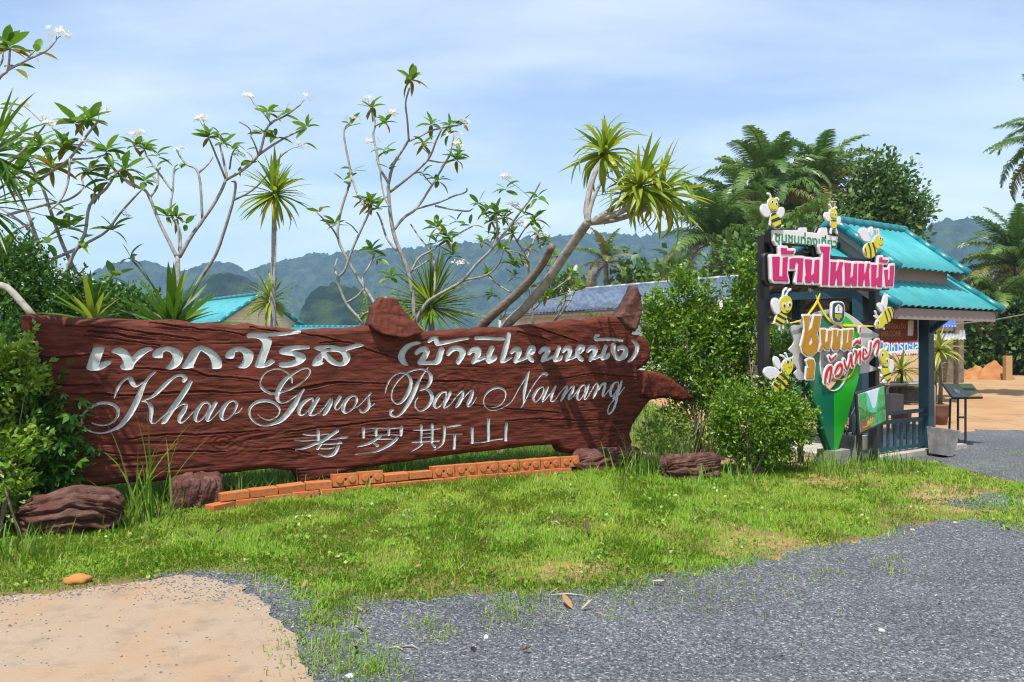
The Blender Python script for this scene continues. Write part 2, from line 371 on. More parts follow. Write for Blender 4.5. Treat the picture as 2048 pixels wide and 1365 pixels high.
cs(E,[(315,440,30),(370,390,38),(430,395,50),(440,440,44),(390,520,46),(360,570,34)],[(365,575,22),(450,550,22),(520,510,24)],[(625,365,38),(590,450,42),(560,540,40),(560,570,30)],[(570,570,25),(640,540,32),(665,500,22)])
cs(E,[(690,420,30),(740,370,36),(790,380,46),(800,430,40),(760,510,44),(740,555,33)],[(745,560,20),(830,530,22),(900,490,26)],[(910,470,40),(920,400,40),(960,350,36),(1010,350,30),(1010,390,26),(960,440,28)],[(910,480,40),(960,540,38),(990,560,26)])
cs(E,[(1075,425,30),(1130,370,38),(1190,380,48),(1200,430,44),(1150,510,46),(1120,560,33)],[(1125,560,20),(1210,530,22),(1290,490,25)],[(1370,350,36),(1340,430,42),(1310,520,40)],[(1320,540,30),(1390,510,38),(1415,470,26)])
cs(E,[(1255,168,22),(1215,172,25),(1200,215,30),(1240,235,28),(1350,232,24),(1480,235,23),(1640,250,16)])
cs(E,[(1490,330,46),(1490,420,44),(1530,510,40),(1590,540,32),(1660,490,58),(1690,420,48),(1650,365,42),(1580,375,33),(1570,395,25)])
cs(E,[(1800,255,20),(1860,310,36),(1870,390,40),(1830,490,36),(1770,560,28),(1725,590,14)])
K=(160,740);Gm=(390,730);H=(560,720);I=(750,730);J=(950,720);K2=(1060,730);L8=(570,830);M8=(790,810)
ls(K,[(545,455,8),(590,330,18),(650,220,18),(740,140,16),(800,130,30),(830,190,42),(870,250,30),(920,255,14),(1000,205,12),(1040,185,12)],[(1205,25,20),(1130,90,20),(1050,190,24),(990,310,38),(930,450,48),(850,620,48),(760,760,45),(660,880,38),(560,945,24),(420,1000,14),(280,1010,12),(140,970,14),(60,900,14),(30,820,16),(50,720,16),(140,620,22),(280,545,24),(420,530,24),(540,560,26),(610,640,26),(600,740,20),(520,840,14),(400,885,10),(280,880,10),(195,850,10)],[(1660,175,30),(1680,130,38),(1640,90,25),(1560,90,20),(1470,140,24),(1370,230,32),(1280,320,32),(1170,420,24),(1080,465,14),(990,495,10)],[(990,500,10),(1070,515,14),(1130,580,35),(1140,680,34),(1130,780,26),(1150,850,14),(1220,840,10),(1320,750,10),(1420,660,10)])
ls(K,[(1770,190,30),(1690,320,44),(1580,480,44),(1450,660,46),(1360,810,40),(1310,855,14)],[(1420,720,12),(1560,590,12),(1650,545,14),(1700,560,22),(1670,640,36),(1600,750,38),(1590,820,24),(1630,845,12),(1720,770,10),(1820,660,10)])
ls(Gm,[(200,600,12),(120,620,22),(40,720,34),(5,840,30),(30,905,14),(110,870,10),(200,740,14),(240,650,16),(200,600,12)],[(330,610,30),(260,720,36),(200,840,34),(210,895,16),(290,840,10),(390,725,10)])
ls(Gm,[(600,570,12),(520,610,26),(440,720,40),(420,820,34),(460,880,14),(560,830,12),(640,720,16),(670,620,22),(620,575,14),(600,570,12)],[(630,780,10),(700,750,10),(750,690,8)])
ls(Gm,[(1550,280,14),(1540,200,14),(1480,130,12),(1380,75,10),(1280,65,10),(1150,110,10),(1070,200,12),(1040,300,14),(1080,380,22),(1180,445,22),(1280,455,20),(1400,430,20),(1560,370,16),(1720,270,14),(1820,160,14),(1840,90,12),(1800,55,12),(1700,70,14),(1560,150,20),(1440,240,34),(1350,370,40),(1310,490,38),(1330,570,24),(1390,610,10),(1480,585,10),(1600,505,10),(1650,470,10)],[(1740,395,14),(1680,480,28),(1600,620,46),(1500,760,48),(1380,880,40),(1260,940,24),(1120,975,14),(1000,945,14),(900,860,16),(865,750,20),(900,660,24),(1000,590,28),(1140,570,28),(1260,605,24),(1340,680,18),(1350,760,12),(1290,840,10),(1190,880,9),(1090,860,8),(1000,790,6)])
ls(Gm,[(1880,530,12),(1800,560,22),(1700,640,36),(1660,740,32),(1700,805,14),(1790,750,12),(1880,620,14),(1880,530,12)],[(1970,535,28),(1900,650,34),(1840,760,32),(1850,805,16),(1940,790,10),(2040,700,10)])
ls(H,[(620,860,10),(720,740,10),(800,620,12)],[(830,640,22),(800,720,36),(730,840,34),(690,885,12)],[(960,590,30),(920,660,32),(880,730,22),(890,785,12),(930,790,10),(1000,700,10)])
ls(H,[(1180,570,14),(1100,610,24),(1020,710,38),(1010,800,34),(1060,850,14),(1150,790,12),(1220,680,18),(1225,600,18),(1180,570,12)],[(1180,770,10),(1250,740,10),(1350,640,10),(1440,545,14)])
ls(H,[(1450,530,16),(1420,580,16),(1420,660,22),(1425,740,30),(1370,820,22),(1310,840,16),(1275,800,18)],[(1430,760,10),(1470,735,9),(1510,700,8)])
ls(I,[(160,455,6),(190,330,14),(250,220,12),(340,145,12),(440,125,12),(520,160,18),(570,240,28),(560,360,36),(510,480,34),(440,580,26),(360,625,14),(290,580,12),(260,490,14),(290,370,12),(380,240,12),(500,135,12),(620,85,12),(740,70,12),(830,95,16),(890,170,32),(885,260,36),(840,340,22),(780,380,20),(720,405,16)],[(850,40,8),(780,130,14),(710,240,22),(650,370,36),(590,510,40),(510,660,32),(420,780,20),(340,830,12),(260,800,24),(250,740,26),(280,725,20)],[(790,380,12),(870,420,28),(910,500,34),(890,600,28),(820,690,20),(720,740,12),(650,680,12),(640,600,12),(690,510,8)])
ls(I,[(1140,430,10),(1060,450,20),(980,540,32),(945,630,28),(980,690,12),(1060,640,10),(1130,520,14),(1140,430,10)],[(1210,435,24),(1160,530,32),(1110,630,26),(1110,685,14),(1190,640,9),(1300,510,9)])
ls(I,[(1300,510,9),(1390,420,10),(1410,440,20),(1380,540,34),(1320,640,32),(1290,680,12)],[(1400,550,9),(1480,460,9),(1540,405,12),(1560,440,28),(1520,560,36),(1480,630,26),(1500,665,12),(1560,620,9),(1625,520,8)])
ls(J,[(260,765,6),(350,750,9),(440,680,9),(490,580,10),(480,500,14),(420,455,18),(320,450,20),(220,500,16),(150,590,14),(135,680,12),(180,770,10),(270,810,8),(380,790,8),(500,730,8),(600,640,8),(690,480,8),(780,330,10),(840,230,14),(870,185,8)],[(860,200,10),(830,300,24),(800,450,34),(780,600,20),(770,690,12),(725,770,8)],[(740,740,10),(810,630,10),(890,480,10),(980,340,10),(1060,240,12),(1120,215,22),(1150,235,28)])
ls(J,[(1090,430,10),(1020,460,18),(950,550,30),(930,620,24),(970,670,12),(1050,590,10),(1100,490,12),(1090,430,10)],[(1170,440,16),(1130,520,28),(1080,620,24),(1080,665,14),(1130,620,9),(1200,540,9)])
ls(J,[(1290,425,20),(1240,530,30),(1210,610,26),(1230,665,14),(1290,620,9),(1400,480,9)])
ls(J,[(1400,480,9),(1460,420,10),(1470,450,20),(1430,550,28),(1370,650,18)],[(1460,540,8),(1530,440,9),(1575,425,18),(1550,510,28),(1500,590,24),(1500,635,12),(1560,590,9),(1620,510,8)])
ls(J,[(1750,395,10),(1690,430,18),(1640,520,28),(1630,600,24),(1660,640,12),(1720,580,9),(1770,450,12),(1750,395,9)],[(1820,400,16),(1790,490,26),(1750,590,22),(1760,630,12),(1810,580,9),(1880,470,9)])
ls(K2,[(940,470,9),(1040,320,9),(1080,295,12),(1085,350,20),(1050,440,28),(1010,530,14)],[(1090,400,18),(1150,320,22),(1205,295,18),(1200,350,26),(1170,440,26),(1165,505,16),(1210,470,9),(1270,390,9)])
ls(K2,[(1400,270,10),(1340,300,20),(1290,400,28),(1290,490,22),(1340,490,12),(1400,370,10),(1410,280,10)],[(1465,265,18),(1430,370,26),(1390,500,30),(1370,620,24),(1320,730,20),(1265,785,14),(1240,740,12),(1270,650,10),(1340,560,10),(1430,470,9),(1505,360,8)],[(1330,540,18),(1345,525,18),(1360,510,18)])
ls(L8,[(530,250,28),(530,390,26)],[(290,310,12),(400,325,12),(500,325,10)],[(560,325,6),(640,305,12),(700,305,12)],[(150,405,14),(300,415,9),(450,405,9),(540,395,8),(620,395,8),(760,390,7),(900,365,16),(1000,360,12)],[(840,255,26),(700,350,28),(580,430,26),(480,460,24),(350,520,18),(170,560,8)],[(870,440,20),(900,450,14),(750,465,8),(600,470,9)],[(570,470,22),(520,540,24)],[(570,540,8),(700,540,10),(790,520,12)],[(850,500,28),(820,570,30),(770,630,28),(660,660,18),(530,625,8)])
ls(L8,[(1255,220,26),(1255,355,24)],[(1280,230,9),(1450,215,9),(1650,220,9),(1840,205,9)],[(1860,200,32),(1855,320,26)],[(1455,225,24),(1455,325,24)],[(1660,220,24),(1660,315,22)],[(1280,335,8),(1500,325,8),(1700,315,8),(1830,325,8)],[(1530,345,18),(1440,400,24),(1320,465,22),(1160,510,8)],[(1500,390,8),(1720,385,9)],[(1790,375,30),(1700,460,28),(1560,540,22),(1400,595,16),(1130,630,7)],[(1410,445,12),(1480,490,26)])
ls(M8,[(415,330,24),(418,590,22)],[(595,320,24),(595,590,24)],[(285,405,8),(500,400,9),(720,380,9)],[(450,460,9),(570,455,9)],[(450,525,9),(570,515,9)],[(275,600,8),(500,590,9),(700,575,14)],[(430,630,18),(350,690,14),(255,750,6)],[(580,610,10),(635,670,22)],[(1050,325,12),(960,335,14),(830,355,9)],[(790,355,24),(790,480,24),(770,590,20),(720,660,14),(620,725,6)],[(820,475,8),(950,470,9),(1070,465,12)],[(955,480,24),(945,690,26)])
ls(M8,[(1230,375,26),(1235,600,24)],[(1490,235,28),(1495,570,26)],[(1775,295,26),(1770,560,26)],[(1210,605,10),(1400,600,8),(1560,565,8),(1720,545,9)])
CRACKS = [[(60,712,.8),(120,716,1.2),(165,712,1.2),(215,711,.8)],[(110,788,.8),(170,790,1.8),(195,788,2.2),(240,792,1),(290,790,1.6),(330,787,1.8),(420,784,1.6),(470,787,.8),(530,783,1.2),(585,780,1),(620,776,3.2),(665,766,2.4),(700,766,1),(750,767,1),(775,769,.6)],[(130,652,.8),(200,655,1.2),(240,658,1),(300,668,1.2),(320,670,1.2),(400,681,.8)],[(175,664,1),(230,668,1.6),(270,676,2),(310,680,.8)],[(170,672,.8),(240,680,1),(320,692,.6)],[(260,735,.8),(330,740,1),(385,742,1),(415,752,1.4),(480,757,1),(520,762,1)],[(500,655,.8),(560,664,1.2),(600,668,1),(650,675,1.2),(690,685,.8)],[(825,760,1.2),(860,762,1.6),(900,763,2),(930,762,1.2),(980,766,.6)],[(570,865,.6),(640,856,1.2),(700,850,1.6),(760,842,1.2),(830,838,1),(870,841,.6)],[(640,686,.8),(690,684,.8),(745,703,1.4),(780,714,1.4),(800,720,.6)],[(1035,664,1.4),(1080,676,1.6),(1100,682,.8)],[(1060,652,1),(1110,668,1.4),(1155,684,1)],[(1120,760,.8),(1180,748,1.2),(1230,752,1.2),(1300,758,.6)],[(250,880,.8),(310,872,1.2),(420,868,1),(520,862,.8)],[(200,905,1),(280,912,1.4),(360,903,1.2),(450,905,.8)],[(880,800,.6),(960,812,1),(1050,820,1),(1120,826,.8)],[(1010,842,.8),(1080,838,1),(1160,842,1),(1230,838,.8)],[(520,905,.8),(570,898,1.4),(620,908,.8)],[(95,770,.8),(140,772,1.2),(200,770,.8)],[(300,645,1),(360,655,1.4),(440,662,1),(490,672,.8)],[(1080,700,.6),(1140,706,1),(1200,702,.8)],[(720,870,.8),(800,862,1.1),(880,868,.8)]]
KNOTS = [(445, 885, 0.10), (908, 768, 0.13), (215, 850, 0.06)]
outline_sz = SIGN.sz(OUTL)
crack_sz = [np.concatenate([SIGN.sz(np.array(crom(c, 4))[:, :2]), (crom(c, 4)[:, 2:] * 0.0052)], 1) for c in CRACKS]
knots_sz = [(*SIGN.sz([(k[0], k[1])])[0], k[2]) for k in KNOTS]
def sign_height(s, z, d):
    """relief of the timber face (metres out of the plane); d = distance field of the outline (negative inside)"""
    kd = 0; zz = z.copy(); ring = 0
    for ks, kz, kr in knots_sz:
        r = np.hypot((s - ks) / 1.7, z - kz); w = np.exp(-(r / (kr * 1.6)) ** 2)
        zz = zz + np.sign(z - kz) * w * kr * 0.9 * np.exp(-np.abs(z - kz) / kr)
        ring = ring + w * (0.5 + 0.5 * np.cos(r / kr * 16 + 2 * fbm(s * 9, z * 9, 91, 2))) * 0.006
    wz = zz + 0.03 * fbm(s * 0.8, z * 1.2, 11, 2) + 0.006 * fbm(s * 5, z * 5, 12, 2)
    lump = 0.010 * fbm(s * 2.2, wz * 6, 21, 3)
    facet = 0.013 * np.abs(fbm(s * 3.6, wz * 10, 25, 3))
    ridg = 1 - np.abs(fbm(s * 2.0, wz * 50, 31, 5, 0.66)) * 2.2
    fine = 0.0050 * np.clip(ridg, 0, 1) ** 2 * (0.35 + 0.65 * sstep(-0.25, 0.35, fbm(s * 0.8, z * 2.2, 46, 3)))
    v = vnoise(s * 2.6, wz * 60, 41); gate = sstep(-0.1, 0.5, fbm(s * 1.3, z * 3, 44, 2))
    split = -0.011 * sstep(0.32, 0.75, v) * gate
    R = 0.075; q = np.clip(R + d, 0, R)
    rnd = -(R - np.sqrt(np.maximum(R * R - q * q, 0))) * (1 + 0.25 * fbm(s * 4, z * 4, 51, 2))
    return lump + facet - fine + split + rnd - ring
def cracks(s, z):
    d = np.full(s.shape, 1e9)
    for c in crack_sz:
        m = (s > c[:, 0].min() - .03) & (s < c[:, 0].max() + .03) & (z > c[:, 1].min() - .03) & (z < c[:, 1].max() + .03)
        if m.any(): d[m] = np.minimum(d[m], sd_stroke(s[m], z[m] + 0.008 * fbm(s[m] * 14, z[m] * 3, 61, 2), c))
    lip = 0.006 * np.exp(-(np.maximum(d, 0) / 0.016) ** 2)
    return -0.024 * sstep(0.004, -0.004, d) + lip * (d > 0.002)
sign = thing('carved_sign', tuple(SIGN.o), 'long red-brown carved timber sign with grey Thai, Latin and Chinese lettering', 'sign')
letf = [fld(SIGN, l[0]) for l in LET]
def sign_field(s, z):
    d = sd_poly(s, z, [outline_sz]) + 0.006 * fbm(s * 9, z * 9, 71, 3); 
    for fun, bb in letf:
        m = (s > bb[0] - .02) & (s < bb[1] + .02) & (z > bb[2] - .02) & (z < bb[3] + .02)
        if m.any(): d[m] = np.maximum(d[m], -fun(s[m], z[m]))
    return d
def build_sign_board():
    V, Dv, Q, T = clip_grid(outline_sz[:, 0].min() - .02, outline_sz[:, 0].max() + .02, outline_sz[:, 1].min() - .02, outline_sz[:, 1].max() + .02, 0.0066, sign_field)
    s, z = V[:, 0], V[:, 1]; do = sd_poly(s, z, [outline_sz]) + 0.006 * fbm(s * 9, z * 9, 71, 3)
    n = sign_height(s, z, do) + cracks(s, z) * sstep(0.0, -0.03, do)
    W = SIGN.w(s, n, z); k = len(W)
    E = rim_edges(Q, T); E = E[np.abs(do[E[:, 0]]) < 2e-3]
    bk = SIGN.w(s, -0.20, z); side = np.stack([E[:, 1], E[:, 0], E[:, 0] + k, E[:, 1] + k], 1)
    # back face: a coarse copy of the outline
    Vb, Db, Qb, Tb = clip_grid(outline_sz[:, 0].min() - .02, outline_sz[:, 0].max() + .02, outline_sz[:, 1].min() - .02, outline_sz[:, 1].max() + .02, 0.03, lambda a, b: sd_poly(a, b, [outline_sz]) + 0.006 * fbm(a * 9, b * 9, 71, 3))
    Wb = SIGN.w(Vb[:, 0], -0.20, Vb[:, 1]); m = 2 * k
    me = make_mesh('board', np.concatenate([W, bk, Wb]), [np.concatenate([Q, side, Qb[:, ::-1] + m]), np.concatenate([T, Tb[:, ::-1] + m])], M_WOOD, True)
    bm = bmesh.new(); bm.from_mesh(me); bmesh.ops.delete(bm, geom=[v for v in bm.verts if not v.link_faces], context='VERTS'); bm.to_mesh(me); bm.free()
    return link('board', me, sign)
build_sign_board()
for (shapes, h, dep, slope), (fun, bb) in zip(LET, letf):
    V, Dv, Q, T = clip_grid(bb[0] - h, bb[1] + h, bb[2] - h, bb[3] + h, h, lambda x, z: fun(x, z) - 0.0012)
    s, z = V[:, 0], V[:, 1]; do = sd_poly(s, z, [outline_sz])
    hh = sign_height(s, z, do); low = 0.011 * fbm(s * 2.2, z * 7, 21, 2) - 0.002; kk = sstep(0, -0.012, Dv)
    n = hh * (1 - kk) + low * kk + 0.0012 - np.minimum(dep, slope * np.maximum(0, -Dv))
    link('letter', make_mesh('letter', SIGN.w(s, n, z), [Q, T], M_CARVE, True), sign)
# branch stubs that stick out of the timber
def stub(outl, n0, n1, seed, mat=None, bev=0.06, rake=0.0):
    lp = SIGN.sz(outl); f = lambda x, z: sd_poly(x, z, [lp]) + 0.010 * fbm(x * 16, z * 16, seed + 20, 3)
    V, Dv, Q, T = clip_grid(lp[:, 0].min(), lp[:, 0].max(), lp[:, 1].min(), lp[:, 1].max(), 0.012, f)
    s, z = V[:, 0], V[:, 1]; q = np.clip(bev + Dv, 0, bev)
    n = n1 - rake * (z - z.min()) + rake * .12 - (bev - np.sqrt(np.maximum(bev ** 2 - q ** 2, 0))) + 0.014 * fbm(s * 6, z * 8, seed, 3) + 0.010 * fbm(s * 40, z * 14, seed + 3, 3)
    k = len(V); E = rim_edges(Q, T); side = np.stack([E[:, 1], E[:, 0], E[:, 0] + k, E[:, 1] + k], 1)
    b = SIGN.w(s, n0, z)
    me = make_mesh('branch_stub', np.concatenate([SIGN.w(s, n, z), b]), [np.concatenate([Q, side, Q[:, ::-1] + k]), np.concatenate([T, T[:, ::-1] + k])], mat or M_WOOD, True)
    return link('branch_stub', me, sign)
stub([(738,652),(743,630),(746,616),(757,600),(765,593),(770,597),(792,595),(799,604),(804,616),(814,630),(826,645),(840,660),(838,668),(820,673),(795,677),(765,670),(746,662)], -0.16, 0.09, 3, None, 0.018, .30)
stub([(1234,634),(1250,610),(1262,590),(1269,572),(1274,570),(1282,592),(1284,618),(1280,648),(1270,664),(1250,655)], -0.14, 0.03, 5, M_WOOD2, 0.05)
stub([(1278,742),(1310,743),(1340,755),(1366,775),(1389,797),(1365,803),(1330,797),(1300,800),(1280,790)], -0.10, 0.045, 9, M_WOOD, 0.06)
def lumpy(name, c, half, d, mat, parent, seed=0, amp=0.03, res=10, roundness=0.06, grain=(3, 30), ridge=0.0, **k):
    """a rounded, rough block: rounded box pushed by noise; half = (along d, out, up)"""
    d = Vector((d[0], d[1], 0)).normalized(); nn = Vector((d.y, -d.x, 0)); bm = bmesh.new()
    bmesh.ops.create_cube(bm, size=2.0); bmesh.ops.subdivide_edges(bm, edges=bm.edges[:], cuts=res, use_grid_fill=True)
    v = np.array([tuple(q.co) for q in bm.verts]); h = np.array(half); p = v * h
    inner = np.clip(p, -(h - roundness), h - roundness); dd = p - inner; L = np.linalg.norm(dd, axis=1, keepdims=True)
    nrm = np.where(L > 1e-6, dd / np.maximum(L, 1e-6), 0); p = inner + nrm * np.minimum(L, roundness)
    nx = p / h; nx /= np.linalg.norm(nx, axis=1, keepdims=True) + 1e-9
    a = fbm(p[:, 0] * 4 + seed, (p[:, 2] + p[:, 1] * 0.7) * 5, seed, 3) * amp + fbm(p[:, 0] * grain[0], (p[:, 2] + p[:, 1]) * grain[1], seed + 5, 3) * amp * 0.55
    if ridge:
        wp = 0.5 * fbm(p[:, 0] * 3 + seed, p[:, 2] * 3 + p[:, 1] * 2, seed + 8, 3); q = np.arctan2(p[:, 2], p[:, 1]) if grain[0] < grain[1] else np.arctan2(p[:, 1], p[:, 0])
        ax_ = p[:, 0] if grain[0] < grain[1] else p[:, 2]; sharp = 1 - np.abs(fbm(ax_ * 1.6 + seed, q * 2.6 + wp * 2.4, seed + 9, 4, .62)) * 2.4; a = a - ridge * np.clip(sharp, 0, 1) ** 1.5 + ridge * .5
    p = p + nx * a[:, None]
    W = np.outer(p[:, 0], d) + np.outer(p[:, 1], nn) + np.outer(p[:, 2], (0, 0, 1)) + np.array(tuple(c))
    f = [[q.index for q in fc.verts] for fc in bm.faces]; bm.free()
    return link(name, make_mesh(name, W, f, mat, True), parent, **k)
pl = SIGN.w(np.array([SIGN.sz([(395, 960)])[0, 0]]), 0.05, np.array([0.0]))[0]
lumpy('base_block', (pl[0] - 0.02, pl[1], 0.145), (0.22, 0.24, 0.155), SIGN.d, M_WOOD2, sign, 3, 0.03, 40, 0.07, (22, 5), ridge=0.05)
pl = SIGN.w(np.array([SIGN.sz([(1205, 930)])[0, 0]]), 0.03, np.array([0.0]))[0]
lumpy('base_block', (pl[0], pl[1], 0.115), (0.42, 0.20, 0.14), SIGN.d, M_WOOD2, sign, 8, 0.035, 40, 0.09, (5, 14), ridge=0.045)
pl = SIGN.w(np.array([SIGN.sz([(150, 990)])[0, 0]]), -0.12, np.array([0.0]))[0]
lumpy('support_post', (pl[0], pl[1], 0.1), (0.045, 0.045, 0.16), SIGN.d, M('dark_post', (0.02, 0.016, 0.014)), sign, 2, 0.004, 3, 0.02)
# logs lying beside the sign
lg = G(120, 1075); lumpy('fake_log', (lg.x - 0.02, lg.y + 0.18, 0.15), (0.37, 0.19, 0.165), (0.9, 0.32), M_WOOD2, None, 21, 0.06, 48, 0.17, (3, 13), ridge=0.075, label='gnarled brown log lying in the grass below the left end of the sign', cat='log')
lg = G(1385, 962); lumpy('fake_log', (lg.x + 0.02, lg.y + 0.15, 0.14), (0.33, 0.17, 0.155), (0.95, 0.3), M_WOOD2, None, 33, 0.025, 44, 0.12, (2, 20), ridge=0.05, label='ribbed brown log end lying below the round green bush', cat='log')
# ================================================================== ground, gravel, path, grass
def inpoly(x, y, poly):
    p = np.asarray(poly, float); q = np.roll(p, -1, 0); ins = np.zeros(np.shape(x), bool)
    for (ax, ay), (bx, by) in zip(p, q):
        if ay != by: ins ^= ((ay > y) != (by > y)) & (x < (bx - ax) * (y - ay) / (by - ay) + ax)
    return ins
def gpoly(pts): return np.array([tuple(G(*p))[:2] for p in pts])
def fieldcol(name, cols, stones, bump):
    """ground with pebbles: cells of a voronoi, each its own grey; cols = palette stops"""
    m = bpy.data.materials.new(name); m.use_nodes = True; nt = m.node_tree; N = nt.nodes; L = nt.links; b = N['Principled BSDF']
    b.inputs['Roughness'].default_value = 0.8; b.inputs['Specular IOR Level'].default_value = 0.3
    tc = N.new('ShaderNodeTexCoord'); v = N.new('ShaderNodeTexVoronoi'); v.inputs['Scale'].default_value = stones; v.inputs['Randomness'].default_value = 1
    L.new(tc.outputs['Object'], v.inputs['Vector'])
    sp = N.new('ShaderNodeSeparateColor'); L.new(v.outputs['Color'], sp.inputs[0])
    cr = N.new('ShaderNodeValToRGB'); e = cr.color_ramp.elements
    e[0].position = cols[0][0]; e[0].color = cols[0][1] + (1,); e[1].position = cols[1][0]; e[1].color = cols[1][1] + (1,)
    for p, c in cols[2:]:
        k = e.new(p); k.color = c + (1,)
    L.new(sp.outputs[0], cr.inputs[0])
    n = N.new('ShaderNodeTexNoise'); n.inputs['Scale'].default_value = 1.3; n.inputs['Detail'].default_value = 5; L.new(tc.outputs['Object'], n.inputs['Vector'])
    r = N.new('ShaderNodeMapRange'); r.inputs['From Min'].default_value = 0.3; r.inputs['From Max'].default_value = 0.7; r.inputs['To Min'].default_value = 0.8; r.inputs['To Max'].default_value = 1.2; L.new(n.outputs['Fac'], r.inputs['Value'])
    mu = N.new('ShaderNodeVectorMath'); mu.operation = 'SCALE'; L.new(cr.outputs[0], mu.inputs[0]); L.new(r.outputs[0], mu.inputs['Scale']); L.new(mu.outputs[0], b.inputs['Base Color'])
    bp = N.new('ShaderNodeBump'); bp.inputs['Strength'].default_value = bump; bp.inputs['Distance'].default_value = 0.008; bp.invert = True
    L.new(v.outputs['Distance'], bp.inputs['Height']); L.new(bp.outputs[0], b.inputs['Normal']); return m
M_SOIL = M('sandy_soil', (0.345, 0.225, 0.125), 0.95, 0.1, col2=(0.32, 0.165, 0.07), scale=0.7, detail=9, lo=0.42, hi=0.68, bump=0.6, bscale=26, bdist=0.02, dirt=(0.20, 0.145, 0.09), dscale=1.9, dlo=0.55, dhi=0.72)
M_PATH = M('sandy_concrete', (0.29, 0.222, 0.158), 0.9, 0.15, col2=(0.31, 0.18, 0.095), scale=1.1, detail=12, lo=0.45, hi=0.72, bump=0.7, bscale=70, bdist=0.006, dirt=(0.20, 0.155, 0.115), dscale=5.0, dlo=0.50, dhi=0.75)
GCOL = [(0.0, (0.033, 0.036, 0.042)), (1.0, (0.30, 0.295, 0.285)), (0.35, (0.062, 0.067, 0.077)), (0.7, (0.105, 0.112, 0.125)), (0.9, (0.15, 0.156, 0.168))]
M_GRAV = fieldcol('blue_grey_gravel', GCOL, 85, 1.0)
M_STONE = M('gravel_stone', (0.066, 0.072, 0.083), 0.75, 0.35, rnd='island', rndcol=[((0.125, 0.131, 0.144), 0.3, 1.0), ((0.38, 0.365, 0.34), 0.955, 0.99), ((0.30, 0.19, 0.12), 0.965, 0.99)])
def axis(parts):
    o = []
    for a, b, h in parts: o += list(np.arange(a, b, h))
    return np.array(o + [parts[-1][1]])
def lawn_mix(m, col):
    nt = m.node_tree; N = nt.nodes; L = nt.links; b = N['Principled BSDF']; src = b.inputs['Base Color'].links[0].from_socket
    at = N.new('ShaderNodeAttribute'); at.attribute_name = 'lawn'; tc = N.new('ShaderNodeTexCoord'); n = N.new('ShaderNodeTexNoise'); n.inputs['Scale'].default_value = 7; n.inputs['Detail'].default_value = 9; n.inputs['Roughness'].default_value = .7; L.new(tc.outputs['Object'], n.inputs['Vector'])
    ad = N.new('ShaderNodeMath'); ad.operation = 'MULTIPLY_ADD'; ad.inputs[1].default_value = 1.6; L.new(n.outputs['Fac'], ad.inputs[0]); sb = N.new('ShaderNodeMath'); sb.operation = 'SUBTRACT'; L.new(at.outputs['Fac'], sb.inputs[0]); sb.inputs[1].default_value = .8; L.new(sb.outputs[0], ad.inputs[2])
    r = N.new('ShaderNodeMapRange'); r.inputs['From Min'].default_value = .25; r.inputs['From Max'].default_value = .75; L.new(ad.outputs[0], r.inputs['Value'])
    x = N.new('ShaderNodeMix'); x.data_type = 'RGBA'; L.new(r.outputs[0], x.inputs['Factor']); L.new(src, x.inputs['A'])
    y = N.new('ShaderNodeMix'); y.data_type = 'RGBA'; L.new(n.outputs['Fac'], y.inputs['Factor']); y.inputs['A'].default_value = col + (1,); y.inputs['B'].default_value = (col[0] * 1.3, col[1] * .95, col[2] * 1.5, 1); L.new(y.outputs['Result'], x.inputs['B']); L.new(x.outputs['Result'], b.inputs['Base Color'])
lawn_mix(M_SOIL, (0.115, 0.115, 0.032))
xs = axis([(-6000, -400, 700), (-400, -40, 40), (-40, -14, 2), (-14, -6, .25), (-6, 9, 0.08), (9, 18, .25), (18, 60, 2), (60, 400, 40), (400, 6000, 700)])
ys = axis([(-30, 1, 3), (1, 12, 0.08), (12, 20, .25), (20, 60, 2), (60, 400, 40), (400, 7000, 700)])
X, Y = np.meshgrid(xs, ys); idx = np.arange(X.size).reshape(X.shape)
link('ground', make_mesh('ground', np.stack([X, Y, gz(X, Y)], -1).reshape(-1, 3), np.stack([idx[:-1, :-1], idx[:-1, 1:], idx[1:, 1:], idx[1:, :-1]], -1).reshape(-1, 4), M_SOIL, True), kind='structure')
def sheet(name, polys, lift, mat, h=0.06, rough=0.05, seed=0):
    w = [gpoly(p) for p in polys]; a = np.concatenate(w)
    f = lambda x, y: np.minimum.reduce([sd_poly(x, y, [q]) for q in w]) + rough * fbm(x * 3, y * 3, seed, 5, .62)
    V, D, Q, T = clip_grid(a[:, 0].min() - .1, a[:, 0].max() + .1, a[:, 1].min() - .1, a[:, 1].max() + .1, h, f)
    return link(name, make_mesh(name, np.column_stack([V, gz(V[:, 0], V[:, 1]) + lift]), [Q, T], mat, True), kind='structure'), f
GRAV1 = [(520, 1560), (470, 1230), (300, 1180), (330, 1150), (520, 1150), (640, 1180), (900, 1190), (1010, 1180), (1200, 1185), (1420, 1130), (1560, 1110), (1720, 1072), (1850, 1045), (1950, 1035), (2060, 1050), (2300, 1075), (2600, 1120), (2600, 1560)]
GRAV2 = [(1690, 918), (1740, 908), (1850, 893), (1890, 868), (1960, 860), (2048, 862), (2300, 885), (2300, 1010), (2060, 972), (1960, 948), (1890, 932)]
GRAV3 = [(1890, 1010), (1960, 985), (2060, 990), (2200, 1005), (2200, 1030), (2050, 1020), (1950, 1024)]
_, f_grav = sheet('gravel_yard', [GRAV1, GRAV2, GRAV3], 0.004, M_GRAV, 0.03, 0.22, 5)
PATHP = [(-900, 1560), (-900, 1230), (-300, 1190), (0, 1196), (120, 1190), (230, 1178), (340, 1158), (430, 1152), (480, 1175), (530, 1205), (556, 1250), (590, 1300), (615, 1345), (660, 1560)]
_, f_path = sheet('concrete_path', [PATHP], 0.012, M_PATH, 0.025, 0.16, 9)
def scatter(n, x0, x1, y0, y1, rng):
    return rng.uniform(x0, x1, n), rng.uniform(y0, y1, n)
